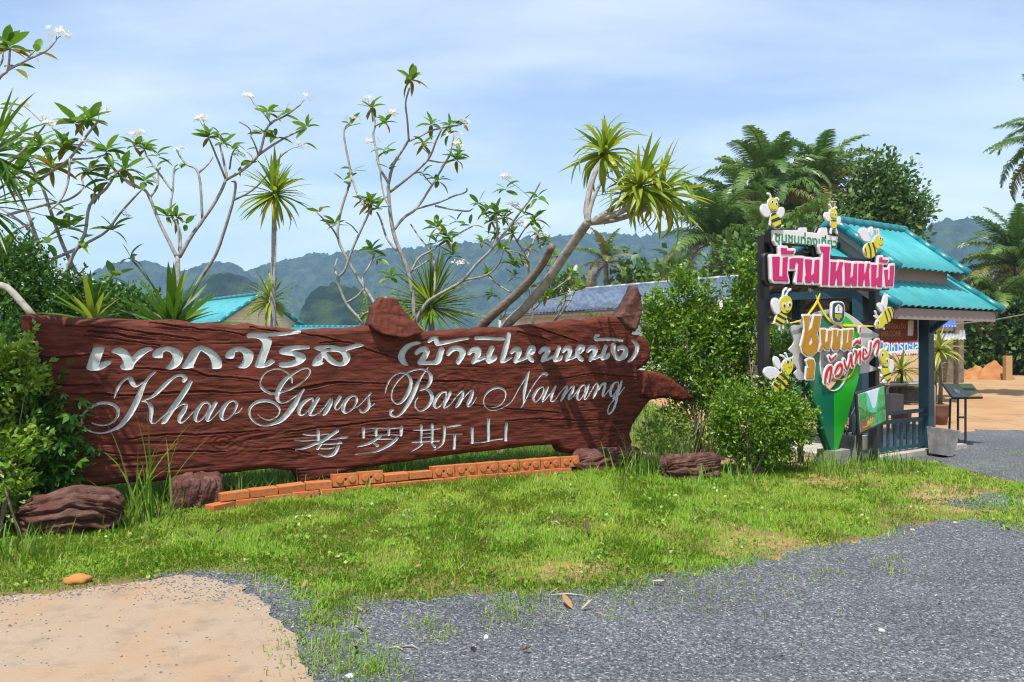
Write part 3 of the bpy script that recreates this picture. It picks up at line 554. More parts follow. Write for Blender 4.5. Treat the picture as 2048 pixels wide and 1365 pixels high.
def topx(x, y, z=0): return CX + F * x / y, CY + F * (CAMZ - z) / y
# ---- loose gravel stones near the camera
def stones(name, x, y, size, rng, mat, lift=0.002):
    n = len(x); base = np.array([(1, 0, 0), (0.2, 0.95, 0), (-0.9, 0.35, 0), (-0.5, -0.85, 0), (0.55, -0.8, 0), (0.1, 0.05, 0.62), (-0.1, 0, -0.5)])
    fc = np.array([(0, 1, 5), (1, 2, 5), (2, 3, 5), (3, 4, 5), (4, 0, 5)])
    v = base[None] * size[:, None, None] * rng.uniform(0.7, 1.3, (n, 7, 3)); a = rng.uniform(0, 2 * pi, n); c, s = np.cos(a)[:, None], np.sin(a)[:, None]
    vx = v[..., 0] * c - v[..., 1] * s + x[:, None]; vy = v[..., 0] * s + v[..., 1] * c + y[:, None]; vz = v[..., 2] + (gz(x, y) + lift + 0.10 * size)[:, None]
    f = fc[None] + (np.arange(n) * 7)[:, None, None]
    return link(name, make_mesh(name, np.stack([vx, vy, vz], -1).reshape(-1, 3), f.reshape(-1, 3), mat), kind='stuff')
rg = np.random.default_rng(11)
x, y = scatter(150000, -2.5, 6.2, 3.2, 8.2, rg); px, py = topx(x, y)
d = f_grav(x, y); k = (d < 0.30) & (px > -40) & (px < 2090) & (f_path(x, y) > 0.02) & (rg.random(len(x)) < np.clip(1.25 - (y - 3.2) / 5.5, 0.15, 1))
k &= rg.random(len(x)) < np.where(d < 0, np.clip(-d * 5 + 0.45, 0, 1), 0.45 * np.exp(-d * 9))
stones('gravel_stones', x[k], y[k], rg.uniform(0.0032, 0.0080, k.sum()), rg, M_STONE)
x, y = scatter(16000, -4.5, 0.2, 3.3, 5.6, rg); k = (f_path(x, y) < 0.05) & (rg.random(len(x)) < 0.05 + 0.75 * sstep(0.0, 0.5, fbm(x * 1.1, y * 2.6, 77, 3) + 0.6 * sstep(4.1, 4.8, y) - .35) + .5 * sstep(-.16, 0, f_path(x, y)))
stones('scattered_gravel', x[k], y[k], rg.uniform(0.003, 0.009, k.sum()), rg, M_STONE, 0.012)
# ---- grass
M_GRASS = M('lawn_grass', (0.165, 0.33, 0.018), 0.55, 0.25, col2=(0.31, 0.36, 0.035), scale=0.9, detail=6, lo=0.45, hi=0.68, rnd='island', rndcol=[((0.085, 0.22, 0.012), 0.45, 1.0), ((0.30, 0.22, 0.09), 0.88, 0.95), ((0.30, 0.43, 0.04), 0.55, 1.0)], trans=0.4)
M_TALL = M('tall_grass', (0.11, 0.235, 0.016), 0.5, 0.3, rnd='island', rndcol=[((0.15, 0.27, 0.03), 0.3, 1.0), ((0.34, 0.28, 0.13), 0.90, 0.95)], trans=0.4)
def blades(x, y, ln, wd, bend, rng, z0=None, lean=0.35, yaw=None):
    n = len(x); z = gz(x, y) if z0 is None else z0; a = rng.uniform(0, 2 * pi, n) if yaw is None else yaw
    dx, dy = np.cos(a), np.sin(a); l = np.abs(rng.normal(0, lean, n)); sx, sy = -dy * wd / 2, dx * wd / 2
    m1 = ln * 0.5; hx1 = np.sin(l) * m1; hz1 = np.cos(l) * m1; l2 = np.minimum(l + bend, 2.4); hx2 = hx1 + np.sin(l2) * ln * 0.5; hz2 = hz1 + np.cos(l2) * ln * 0.5
    V = np.empty((n, 5, 3)); V[:, 0] = np.stack([x - sx, y - sy, z - 0.005], 1); V[:, 1] = np.stack([x + sx, y + sy, z - 0.005], 1)
    V[:, 2] = np.stack([x + sx * .8 + dx * hx1, y + sy * .8 + dy * hx1, z + hz1], 1); V[:, 3] = np.stack([x - sx * .8 + dx * hx1, y - sy * .8 + dy * hx1, z + hz1], 1)
    V[:, 4] = np.stack([x + dx * hx2, y + dy * hx2, z + hz2], 1); o = (np.arange(n) * 5)[:, None]
    return V.reshape(-1, 3), (o + np.array([[0, 1, 2, 3]])), (o + np.array([[3, 2, 4]]))
LAWN = [(-700, 1215), (0, 1198), (110, 1188), (225, 1176), (330, 1160), (440, 1150), (500, 1172), (540, 1205), (560, 1225), (570, 1290), (600, 1330), (640, 1400), (760, 1400), (700, 1300), (720, 1250), (770, 1222), (870, 1212), (960, 1200), (1060, 1212), (1130, 1195), (1240, 1203), (1330, 1165), (1440, 1150), (1520, 1130), (1620, 1100), (1700, 1085), (1800, 1070), (1880, 1048), (1960, 1052), (2060, 1075), (2300, 1090), (2300, 975), (2060, 968), (1970, 948), (1890, 930), (1850, 915), (1700, 912), (1600, 930), (1400, 930), (1200, 905), (700, 905), (300, 905), (-700, 905)]
lawn_w = gpoly(LAWN)
f_lawn = lambda x, y: sd_poly(x, y, [lawn_w])
BARE = [gpoly([(1380, 1085), (1440, 1052), (1560, 1072), (1640, 1090), (1560, 1112), (1430, 1100)]), gpoly([(1560, 965), (1620, 938), (1760, 928), (1820, 934), (1760, 962), (1640, 975)]), gpoly([(1060, 1130), (1120, 1110), (1260, 1140), (1200, 1165), (1090, 1150)]), gpoly([(1780, 985), (1880, 960), (2060, 985), (2060, 1030), (1900, 1030)])]
gm = bpy.data.objects['ground'].data; co = np.empty(len(gm.vertices) * 3, np.float32); gm.vertices.foreach_get('co', co); co = co.reshape(-1, 3); nearv = (np.abs(co[:, 0]) < 14) & (co[:, 1] > 2) & (co[:, 1] < 20)
lw = np.zeros(len(co), np.float32); xx, yy = co[nearv, 0].astype(float), co[nearv, 1].astype(float); l_ = sstep(0.25, -0.25, f_lawn(xx, yy) + .12 * fbm(xx * 2, yy * 2, 87, 3))
for b in BARE: l_ = l_ * (1 - .6 * sstep(0.25, -0.25, sd_poly(xx, yy, [b]) + .35 * fbm(xx * 2, yy * 2, 89, 3)))
l_ = np.maximum(l_, sstep(11.2, 11.8, yy) * sstep(4.5, 2.5, xx)); lw[nearv] = l_; gm.attributes.new('lawn', 'FLOAT', 'POINT').data.foreach_set('value', lw)
rg = np.random.default_rng(5)
x, y = scatter(1150000, -9.5, 8.5, 4.2, 11.2, rg); d = f_lawn(x, y); nz = fbm(x * 1.6, y * 1.6, 61, 4); nz2 = fbm(x * 5, y * 5, 64, 3)
px, py = topx(x, y)
dens = sstep(0.10, -0.28, d + 0.22 * nz + 0.12 * nz2) * (0.55 + 0.45 * sstep(-0.5, 0.1, nz2))
for b in BARE: dens *= 1 - 0.72 * sstep(0.18, -0.16, sd_poly(x, y, [b]) + 0.35 * nz + .22 * nz2)
dens *= np.where(px > 1750, 0.55, 1.0) * (1 - 0.95 * sstep(0.02, -0.02, f_path(x, y)))
k = (rg.random(len(x)) < dens * np.clip(0.85 - (y - 5) / 16, 0.3, 1)) & ((px > -60) | (rg.random(len(x)) < .35)) & (px < 2160); x, y = x[k], y[k]
tall = sstep(0.1, 0.5, fbm(x * 0.9, y * 0.9, 66, 3)); ln = rg.uniform(0.03, 0.062, len(x)) * (1 + 0.5 * tall) * (1 + 0.25 * (y > 7))
ln *= (0.62 + 0.75 * sstep(-0.45, 0.45, fbm(x * 3.1, y * 3.1, 92, 4))) * np.where(rg.random(len(x)) < 0.012, 2.4, 1.0) * np.clip(0.55 + -f_lawn(x, y) * 1.2, 0.5, 1)
v, q, t = blades(x, y, ln, rg.uniform(0.005, 0.010, len(x)), rg.uniform(0.2, 1.3, len(x)), rg, None, 0.7, fbm(x * 2.3, y * 2.3, 93, 3) * 5 + rg.normal(0, 1.1, len(x)))
print('lawn blades', len(x))
link('lawn_grass', make_mesh('lawn_grass', v, [q, t], M_GRASS), kind='stuff')
# flat broad-leaved weeds in the turf
rw_ = np.random.default_rng(15); A_, N_ = [], []
for _ in range(900):
    x0, y0 = rw_.uniform(-4.5, 6.5), rw_.uniform(4.6, 10)
    if f_lawn(np.array(x0), np.array(y0)) > -.05: continue
    n_ = rw_.integers(5, 16); x1, y1 = x0 + rw_.normal(0, .05, n_), y0 + rw_.normal(0, .05, n_); A_.append(np.stack([x1, y1, gz(x1, y1) + rw_.uniform(.015, .045, n_)], 1)); N_.append(np.stack([rw_.normal(0, 1, n_), rw_.normal(0, 1, n_), np.full(n_, .25)], 1))
WEED = (np.concatenate(A_), np.concatenate(N_))
# creeping tufts on the gravel
xs_, ys_ = [], []
for cx, cy, n, s in [(845, 1250, 70, .05), (880, 1275, 60, .05), (1010, 1225, 140, .10), (1060, 1205, 160, .12), (1000, 1245, 40, .06), (860, 1195, 60, .06), (1225, 1235, 26, .04), (640, 1240, 260, .14), (650, 1290, 320, .13), (680, 1320, 300, .12), (740, 1350, 240, .10), (1260, 1185, 160, .15), (1780, 1142, 40, .06), (1790, 1120, 20, .05), (1660, 1150, 30, .07), (1400, 1170, 120, .2), (1480, 1165, 120, .25), (2030, 908, 160, .25), (1975, 932, 120, .3), (1320, 1175, 90, .2), (1600, 1110, 90, .25), (1700, 1092, 90, .25), (745, 1345, 60, .03)]:
    g = G(cx, cy); xs_.append(g.x + rg.normal(0, s, n)); ys_.append(g.y + rg.normal(0, s * 1.3, n))
x, y = np.concatenate(xs_), np.concatenate(ys_)
v, q, t = blades(x, y, rg.uniform(0.03, 0.10, len(x)), rg.uniform(0.003, 0.006, len(x)), rg.uniform(0.3, 1.1, len(x)), rg, None, 0.7)
link('creeping_grass', make_mesh('creeping_grass', v, [q, t], M_GRASS), kind='stuff')
# longer grass under and behind the sign
sgn = lambda px, n: SIGN.w(np.array([SIGN.sz([(px, 900)])[0, 0]]), n, np.array([0.]))[0]
n = 26000; s = rg.uniform(-1.6, 5.2, n); nn = -np.abs(rg.normal(0, 1.1, n)) - 0.05 + (rg.random(n) < 0.12) * 0.25; w = SIGN.w(s, nn, np.zeros(n)); x, y = w[:, 0], w[:, 1]
k = fbm(x * 2, y * 2, 68, 3) > -0.35; x, y = x[k], y[k]
v, q, t = blades(x, y, rg.uniform(0.10, 0.30, len(x)), rg.uniform(0.005, 0.011, len(x)), rg.uniform(0.3, 1.2, len(x)), rg, None, 0.35)
link('long_grass', make_mesh('long_grass', v, [q, t], M_TALL), kind='stuff')
n = 34000; x = rg.uniform(-15, 4, n); y = rg.uniform(7.5, 22, n); k = y > 8.6 + .49 * (x + .5) + .5; k |= (x < -5.2); x, y = x[k], y[k]; n = len(x); v, q, t = blades(x, y, rg.uniform(0.10, 0.3, n), rg.uniform(0.012, 0.022, n), rg.uniform(0.3, 1.2, n), rg, None, 0.4)
link('rough_grass', make_mesh('rough_grass', v, [q, t], M_TALL), kind='stuff')
# dry thatch and litter between the blades
n = 2600; x, y = rg.uniform(-4.5, 6, n), rg.uniform(4.5, 10, n); k = f_lawn(x, y) < 0.1; x, y = x[k], y[k]
v, q, t = blades(x, y, rg.uniform(0.03, 0.10, len(x)), rg.uniform(0.002, 0.005, len(x)), rg.uniform(0.0, 0.4, len(x)), rg, gz(x, y) + 0.03, 1.4)
link('dry_thatch', make_mesh('dry_thatch', v, [q, t], M('dry_thatch', (0.42, 0.33, 0.19), 0.8, 0.2, rnd='island', rndcol=[((0.2, 0.12, 0.07), 0.4, 1)])), kind='stuff')
# tall grass clumps one can count
def clump(px, py, n, h, spread, label, name='grass_clump', up=0.28, wd=(0.008, 0.014), lift=0, bend=(.2, 1.4)):
    g = G(px, py); x = g.x + rg.normal(0, spread, n); y = g.y + rg.normal(0, spread * 0.6, n)
    V, Fq = [], []
    for i in range(n):
        a = rg.uniform(0, 2 * pi); L = h * rg.uniform(0.45, 1.0); w = rg.uniform(*wd); l = abs(rg.normal(0, up)); be = rg.uniform(*bend); p = np.array([x[i], y[i], float(gz(x[i], y[i])) - .01]); o = len(V)
        for j in range(7):
            tt = j / 6; hw = w / 2 * (1 - tt ** 2.2) + 0.0004; sx, sy = -sin(a) * hw, cos(a) * hw
            V += [(p[0] - sx, p[1] - sy, p[2]), (p[0] + sx, p[1] + sy, p[2])]
            an = l + be * tt ** 1.6; st = L / 6; p = p + np.array([cos(a) * sin(an) * st, sin(a) * sin(an) * st, cos(an) * st])
        Fq += [(o + 2 * j, o + 2 * j + 1, o + 2 * j + 3, o + 2 * j + 2) for j in range(6)]
    t = thing(name, tuple(g), label, 'grass clump', 'tall grass clumps'); link('blades', make_mesh('blades', V, Fq, M_TALL, True), t, kind='stuff'); return t
clump(285, 1050, 22, 1.2, 0.12, 'tallest thin grass clump growing in front of the left end of the sign', up=.30, wd=(.012, .02))
clump(300, 1042, 60, 0.38, 0.16, 'low grass clump round the foot of the left base block')
clump(1325, 952, 110, 0.72, 0.22, 'dense tall grass clump under the pointed right end of the sign', up=.3)
clump(1275, 958, 60, 0.45, 0.16, 'shorter grass clump beside the right base block')
clump(1455, 975, 60, 0.38, 0.22, 'ragged grass clump below the round green bush')
clump(1690, 950, 110, 0.40, 0.30, 'grass clump at the point of the green pin sign')
clump(1790, 940, 70, 0.30, 0.22, 'grass clump at the legs of the river picture board')
clump(1610, 938, 60, 0.36, 0.2, 'grass clump beside the black post under the round bush')
clump(40, 1120, 90, 0.34, 0.22, 'yellowish grass clump at the left edge below the log')
clump(215, 1060, 80, 0.22, 0.16, 'low weedy clump between the log and the left base block')
clump(560, 984, 26, 0.40, 0.10, 'sparse grass clump behind the leftmost orange bricks', up=.2)
clump(940, 952, 24, 0.42, 0.16, 'sparse grass clump behind the middle of the brick edging', up=.25)
# ================================================================== hills and air
def forest_mat(name, c1, c2, rock=None):
    m = M(name, c1, 0.95, 0.05, col2=c2, scale=0.05, detail=14, lo=0.42, hi=0.60, bump=1.0, bscale=0.11, bdist=9.0, dirt=rock, dscale=0.02, dlo=0.60 if rock else 1, dhi=0.66 if rock else 2)
    return m
M_HILL = forest_mat('forested_hill', (0.010, 0.026, 0.010), (0.045, 0.075, 0.022))
M_HILLR = forest_mat('forested_hill_with_rock', (0.011, 0.027, 0.011), (0.045, 0.075, 0.022), (0.22, 0.19, 0.16))
def hill(name, sky, Y, depth, mat, seed, step=5.0, bump=3.0):
    px = np.array([p[0] for p in sky], float); py = np.array([p[1] for p in sky], float)
    x = np.arange((px[0] - CX) / F * Y, (px[-1] - CX) / F * Y, step); h = CAMZ + (CY - np.interp(CX + F * x / Y, px, py)) / F * Y
    t = np.linspace(-1, 1, 46); t = np.sign(t) * np.abs(t) ** 1.25
    X, T_ = np.meshgrid(x, t); Hh = np.broadcast_to(h, X.shape); ends = sstep(0, 1, np.minimum(np.arange(len(x)), np.arange(len(x))[::-1]) / 9.0)
    prof = np.exp(-(np.abs(T_) / 0.55) ** 2.4); yy = Y + T_ * depth + 0.12 * depth * fbm(X / 90, T_ * 2, seed, 3)
    gul = 1 - 0.22 * np.abs(T_) * (0.5 + 0.5 * fbm(X / 45, T_ * 1.5 + seed, seed + 3, 4)) * (T_ < 0.1)
    Zz = Hh * prof * gul * ends + bump * fbm(X / 9, yy / 9, seed + 7, 3) * np.minimum(1, prof * 3) + bump * 0.8 * np.abs(vnoise(X / 5, yy / 5, seed + 9)) - 3
    idx = np.arange(X.size).reshape(X.shape); q = np.stack([idx[:-1, :-1], idx[:-1, 1:], idx[1:, 1:], idx[1:, :-1]], -1).reshape(-1, 4)
    link(name, make_mesh(name, np.stack([X, yy, Zz], -1).reshape(-1, 3), q, mat, True), kind='structure')
hill('hills', [(430, 600), (500, 548), (540, 530), (580, 521), (620, 509), (660, 511), (700, 505), (760, 503), (830, 498), (900, 490), (960, 486), (1020, 484), (1080, 480), (1150, 470), (1200, 466), (1240, 466), (1290, 474), (1330, 463), (1360, 458), (1420, 468), (1500, 480), (1620, 500), (1760, 520), (1900, 560)], 1500, 340, M_HILL, 2, 4.0, 9)
hill('hills', [(60, 580), (150, 562), (190, 553), (225, 534), (260, 525), (295, 523), (330, 533), (360, 548), (385, 540), (410, 528), (440, 523), (465, 528), (490, 546), (530, 575), (580, 620)], 1350, 190, M_HILL, 11, 3.6, 7)
hill('hills', [(-900, 500), (-500, 470), (-200, 520), (0, 560), (90, 572), (160, 560), (220, 600)], 1500, 300, M_HILL, 31, 8, 5)
hill('hills', [(330, 640), (370, 596), (395, 572), (420, 553), (450, 545), (480, 547), (505, 560), (530, 585), (570, 620), (600, 650)], 620, 90, M_HILL, 15, 1.8, 5)
hill('hills', [(585, 660), (605, 610), (620, 582), (640, 568), (670, 566), (700, 570), (725, 580), (745, 600), (770, 640), (790, 660)], 520, 60, M_HILLR, 19, 1.5, 4.5)
hill('hills', [(1750, 600), (1800, 520), (1835, 472), (1855, 452), (1880, 443), (1920, 440), (1960, 441), (1985, 449), (2005, 470), (2030, 505), (2070, 540), (2200, 560), (2500, 540), (2800, 580)], 1150, 200, M_HILL, 23, 3.2, 7)
hz = MB(); hz.box((0, 1100, 145), 5200, 2340, 294)
M_HAZE = bpy.data.materials.new('haze'); M_HAZE.use_nodes = True; nt = M_HAZE.node_tree; nt.nodes.clear()
o_ = nt.nodes.new('ShaderNodeOutputMaterial'); p_ = nt.nodes.new('ShaderNodeVolumePrincipled'); p_.inputs['Color'].default_value = (0.40, 0.66, 1.0, 1)
p_.inputs['Density'].default_value = 0.00029; p_.inputs['Anisotropy'].default_value = 0.0; nt.links.new(p_.outputs[0], o_.inputs['Volume'])
hz.build('haze', M_HAZE, kind='stuff')
# ================================================================== plants
rp = random.Random(21)
M_BARK = M('pale_grey_bark', (0.285, 0.272, 0.245), 0.85, 0.15, col2=(0.17, 0.158, 0.14), scale=14, lo=0.45, hi=0.65, bump=0.5, bscale=40, bdist=0.006, dirt=(0.40, 0.385, 0.35), dscale=9, dlo=0.56, dhi=0.64)
M_BARKB = M('brown_grey_bark', (0.19, 0.155, 0.12), 0.85, 0.15, col2=(0.10, 0.08, 0.06), scale=12, lo=0.4, hi=0.65, bump=0.6, bscale=35, bdist=0.008, stretch=(1, 1, 3))
M_BARKD = M('dark_bark', (0.12, 0.095, 0.07), 0.9, 0.1, col2=(0.2, 0.16, 0.12), scale=8, bump=0.6, bscale=30)
def leafmat(n, c, c2, t=0.35, r=0.38, extra=()): return M(n, c, r, 0.5, rnd='object', rndcol=[(c2, 0.2, 1.0)] + list(extra), trans=t)
M_PL = leafmat('plumeria_leaf', (0.075, 0.19, 0.014), (0.16, 0.29, 0.025), .45)
M_PLY = leafmat('yellowing_plumeria_leaf', (0.16, 0.17, 0.02), (0.38, 0.22, 0.02))
M_DR = leafmat('dracaena_leaf', (0.17, 0.28, 0.022), (0.36, 0.40, 0.035), 0.46, 0.4)
M_DRY = leafmat('yellow_dracaena_leaf', (0.36, 0.34, 0.03), (0.46, 0.40, 0.05), 0.4, 0.45)
M_DRD = leafmat('dark_dracaena_leaf', (0.05, 0.14, 0.012), (0.12, 0.22, 0.02), 0.38, 0.35)
M_PETAL = M('white_petal', (0.82, 0.80, 0.70), 0.6, 0.2, trans=0.25); M_PINK = M('pink_petal', (0.75, 0.25, 0.30), 0.6, 0.2, trans=0.25)
def broad_leaf(name, mat, L=1.0, W=0.30, fold=0.18, droop=0.25, tip=0.62):
    """a leaf along +X, face up, made of two folded halves; unit length"""
    n = 7; v, f = [], []
    for i in range(n):
        t = i / (n - 1); w = W * (sin(pi * min(1, t ** 0.8 * 0.98 + 0.02)) ** 0.75) * (0.55 + tip * t) * 0.62 if 0 < i < n - 1 else W * 0.02
        x = t * L; z = -droop * L * t * t
        v += [(x, -w, z + fold * w), (x, 0, z), (x, w, z + fold * w)]
    for i in range(n - 1):
        a = 3 * i; f += [(a, a + 3, a + 4, a + 1), (a + 1, a + 4, a + 5, a + 2)]
    return make_mesh(name, v, f, mat, True)
def strap_leaf(name, mat, W=0.06, droop=0.3, n=8, fold=0.3, kink=0.0):
    v, f = [], []; an = 0.0; x = z = 0.0
    for i in range(n):
        t = i / (n - 1); w = W / 2 * min(1, 0.45 + 2.2 * t) * (1 - t ** 3.2) + 0.0012
        v += [(x, -w, z + fold * w), (x, 0, z), (x, w, z + fold * w)]
        an = -droop * (t ** 1.3) * 1.6 - (kink if t > 0.62 else 0); x += cos(an) / (n - 1); z += sin(an) / (n - 1)
    for i in range(n - 1):
        a = 3 * i; f += [(a, a + 3, a + 4, a + 1), (a + 1, a + 4, a + 5, a + 2)]
    return make_mesh(name, v, f, mat, True)
LF_PL = [broad_leaf('leaf', M_PL, 1, w, fo, d) for w, fo, d in ((.36, .25, .12), (.33, .45, .30), (.39, .15, .05), (.31, .6, .4))]
LF_PLY = [broad_leaf('leaf', M_PLY, 1, w, fo, d) for w, fo, d in ((.28, .35, .35), (.24, .6, .5))]
LF_DR = [strap_leaf('leaf', M_DR, .10, d, 9, .35, k) for d, k in ((.15, 0), (.3, 0), (.5, .3), (.75, .5))]
LF_DRY = [strap_leaf('leaf', M_DRY, .085, d, 9, .35, k) for d, k in ((.6, .3), (.9, .6))]
LF_SW = [strap_leaf('leaf', M_DRD, .115, d, 8, .3, 0) for d in (.04, .12, .22)] + [strap_leaf('leaf', M_DR, .105, .1, 8, .3, 0)]
LF_DRD = [strap_leaf('leaf', M_DRD, .062, d, 8, .35, 0) for d in (.08, .2, .38)]
LF_THIN = [strap_leaf('leaf', M_DR, .036, d, 8, .35, 0) for d in (.06, .16, .3)] + [strap_leaf('leaf', M_DRD, .036, d, 8, .35, 0) for d in (.1, .2)]
def petal_mesh(name, mat, n=9, size=0.05):
    b = MB(); r = random.Random(n)
    for _ in range(n):
        c = Vector((r.gauss(0, 1), r.gauss(0, 1), abs(r.gauss(0, .6)))) * size * .8; up = (c + Vector((0, 0, size))).normalized(); u = up.orthogonal().normalized(); w = up.cross(u)
        for k in range(5):
            a = 2 * pi * k / 5 + r.random(); d1 = u * cos(a) + w * sin(a); d2 = u * cos(a + .55) + w * sin(a + .55); e = up * size * .25
            b.add([c, c + d1 * size * .55 + e, c + (d1 + d2).normalized() * size * .95 + e * 1.3, c + d2 * size * .5 + e], [(0, 1, 2, 3)])
    return b.mesh(name, mat, False)
FLW = [petal_mesh('flower_cluster', M_PETAL, n, .05) for n in (5, 9, 13)]; FLP = petal_mesh('flower_cluster', M_PINK, 5, .03)
def basis(d, up=Vector((0, 0, 1)), roll=0.0):
    d = d.normalized(); s = up.cross(d)
    if s.length < 1e-3: s = d.orthogonal()
    s.normalize(); u = d.cross(s); R = Matrix((d, s, u)).transposed()
    return R @ Matrix.Rotation(roll, 3, 'X')
def put(name, me, parent, pos, R, sc_=1.0, **k):
    o = bpy.data.objects.new(name, me); COL.objects.link(o); o.parent = parent; o.matrix_parent_inverse = WINV(parent)
    o.matrix_basis = Matrix.Translation(pos) @ R.to_4x4() @ Matrix.Scale(sc_, 4); return tag(o, **k)
def rosette(parent, pos, axis, meshes, n, L, spread=(0.25, 1.5), rnd=rp, ymeshes=None, ynum=0, jit=0.35, pair=0.0, droopy=0.0):
    axis = Vector(axis).normalized(); u = axis.orthogonal().normalized(); w = axis.cross(u)
    for i in range(n):
        f = (i + .5) / n; an = spread[0] + (spread[1] - spread[0]) * f ** 0.8 + rnd.uniform(-.18, .18); az = i * 2.39996 + rnd.uniform(-jit, jit)
        d = axis * cos(an) + (u * cos(az) + w * sin(az)) * sin(an)
        me = rnd.choice(meshes) if i < n - ynum or not ymeshes else rnd.choice(ymeshes)
        d = (d + Vector((0, 0, -droopy * f))).normalized()
        put('leaf', me, parent, Vector(pos) - axis * pair * f, basis(d, roll=rnd.uniform(-.5, .5)), L * rnd.uniform(.72, 1.1))
def plumeria(base_px, Y, z, branches, tips, flowers, label, leafL=.20, seed=1, yellow=0.2, spread=.45):
    """z=(ox,oy,scale): crop the traces were read from; branches: (pts, r0, r1[, dY]) ; tips: (x, y, n) ; flowers: (x, y, kind)"""
    r = random.Random(seed); C = lambda x, y: (z[0] + x / z[2], z[1] + y / z[2])
    b0 = P(*C(*base_px), Y); t = thing('plumeria_tree', (b0.x, b0.y, 0), label, 'tree', 'plumeria trees behind the sign')
    mb = MB(); nodes = []
    for br in branches:
        pts, r0, r1 = br[0], br[1], br[2]; c = crom(np.array(pts, float), 4); m = len(c)
        near = min(nodes, key=lambda q: (q[0] - pts[0][0]) ** 2 + (q[1] - pts[0][1]) ** 2) if nodes else None
        y0 = near[2] if near and (near[0] - pts[0][0]) ** 2 + (near[1] - pts[0][1]) ** 2 < 900 else Y + (br[3] if len(br) > 3 else 0)
        y1 = y0 + r.uniform(-spread, spread) if len(br) < 5 else Y + br[4]; W = []; RR = []
        for i, (x, yy) in enumerate(c):
            f = i / (m - 1); yd = y0 + (y1 - y0) * f; W.append(P(*C(x, yy), yd)); RR.append((r0 + (r1 - r0) * f) * .82 / z[2] * yd / F); nodes.append((x, yy, yd))
        mb.tube(W, RR, 7, True, 0.06)
    mb.build('trunk', M_BARK, t, True)
    for x, yy, n in tips:
        q = min(nodes, key=lambda q: (q[0] - x) ** 2 + (q[1] - yy) ** 2); k = nodes.index(q); p = P(*C(x, yy), q[2] + r.uniform(-.05, .05))
        ax = Vector((r.uniform(-.5, .5), r.uniform(-.5, .5), 1.0)); ny = sum(r.random() < yellow for _ in range(n))
        rosette(t, p, ax, LF_PL, int(n * 1.45 + .5), leafL * 1.14, (.5, 1.75), r, LF_PLY, ny, .6, .04)
    for x, yy, k in flowers:
        q = min(nodes, key=lambda q: (q[0] - x) ** 2 + (q[1] - yy) ** 2); p = P(*C(x, yy), q[2]); e = P(*C(q[0], q[1]), q[2])
        MB().tube([e, (e + p) / 2 + Vector((0, 0, .01)), p], .004, 4).build('flower_stalk', M_PL, t)
        put('flower_cluster', FLP if k == 'p' else FLW[k], t, p, Matrix.Rotation(r.random() * 6, 3, 'Z'), 1.0, kind='stuff')
    return t
c3 = (0, 0, 2.0686); c4 = (600, 100, 2.3533); c5 = (1050, 180, 2.729)
plumeria((270, 1200), 9.4, c3, [
    ([(262, 1240), (268, 1150), (265, 1130)], 13, 12), ([(330, 1160), (290, 1080), (250, 990), (205, 860), (175, 775), (110, 650), (85, 600)], 11, 5), ([(262, 1140), (180, 1050), (150, 980), (100, 850), (40, 760)], 11, 6),
    ([(270, 1140), (300, 1060), (350, 970), (372, 850), (440, 780), (480, 720), (520, 690)], 10, 5), ([(150, 975), (60, 900), (-20, 850)], 8, 5), ([(50, 805), (130, 765), (220, 705), (290, 655), (360, 560), (408, 500)], 9, 5),
    ([(-30, 720), (80, 640), (160, 550), (185, 520)], 8, 4), ([(30, 890), (180, 850), (280, 828), (340, 785), (340, 740)], 7, 4), ([(90, 1105), (200, 1078), (300, 1038), (370, 1000), (440, 958), (500, 880), (585, 785)], 9, 5),
    ([(290, 655), (280, 760), (250, 830), (205, 870)], 6, 5), ([(300, 660), (380, 655), (440, 640)], 5, 4), ([(370, 860), (395, 770), (340, 700)], 6, 4), ([(200, 1078), (170, 1150)], 7, 6), ([(440, 960), (470, 930)], 5, 4), ([(110, 1085), (140, 960), (110, 920)], 6, 4), ([(0, 1040), (60, 960), (120, 930)], 6, 4), ([(430, 650), (500, 730), (580, 780)], 6, 7)],
    [(315, 500, 9), (370, 490, 8), (90, 545, 5), (270, 600, 9), (170, 600, 8), (60, 700, 6), (210, 690, 8), (440, 620, 8), (370, 700, 8), (250, 610, 5), (60, 610, 7), (330, 990, 2), (470, 945, 4), (280, 940, 5), (520, 700, 7), (440, 740, 5), (110, 650, 5), (20, 730, 6), (40, 1010, 5), (390, 790, 3), (270, 870, 5), (470, 1140, 5), (200, 1000, 3), (120, 760, 4), (300, 930, 4)],
    [(175, 497, 1), (210, 522, 2), (355, 600, 1), (420, 722, 0), (408, 462, 0), (100, 440, 1), (15, 515, 2), (515, 895, 0)], 'leftmost many-branched plumeria tree with white flowers behind the sign', .23, 3, .2, .5)
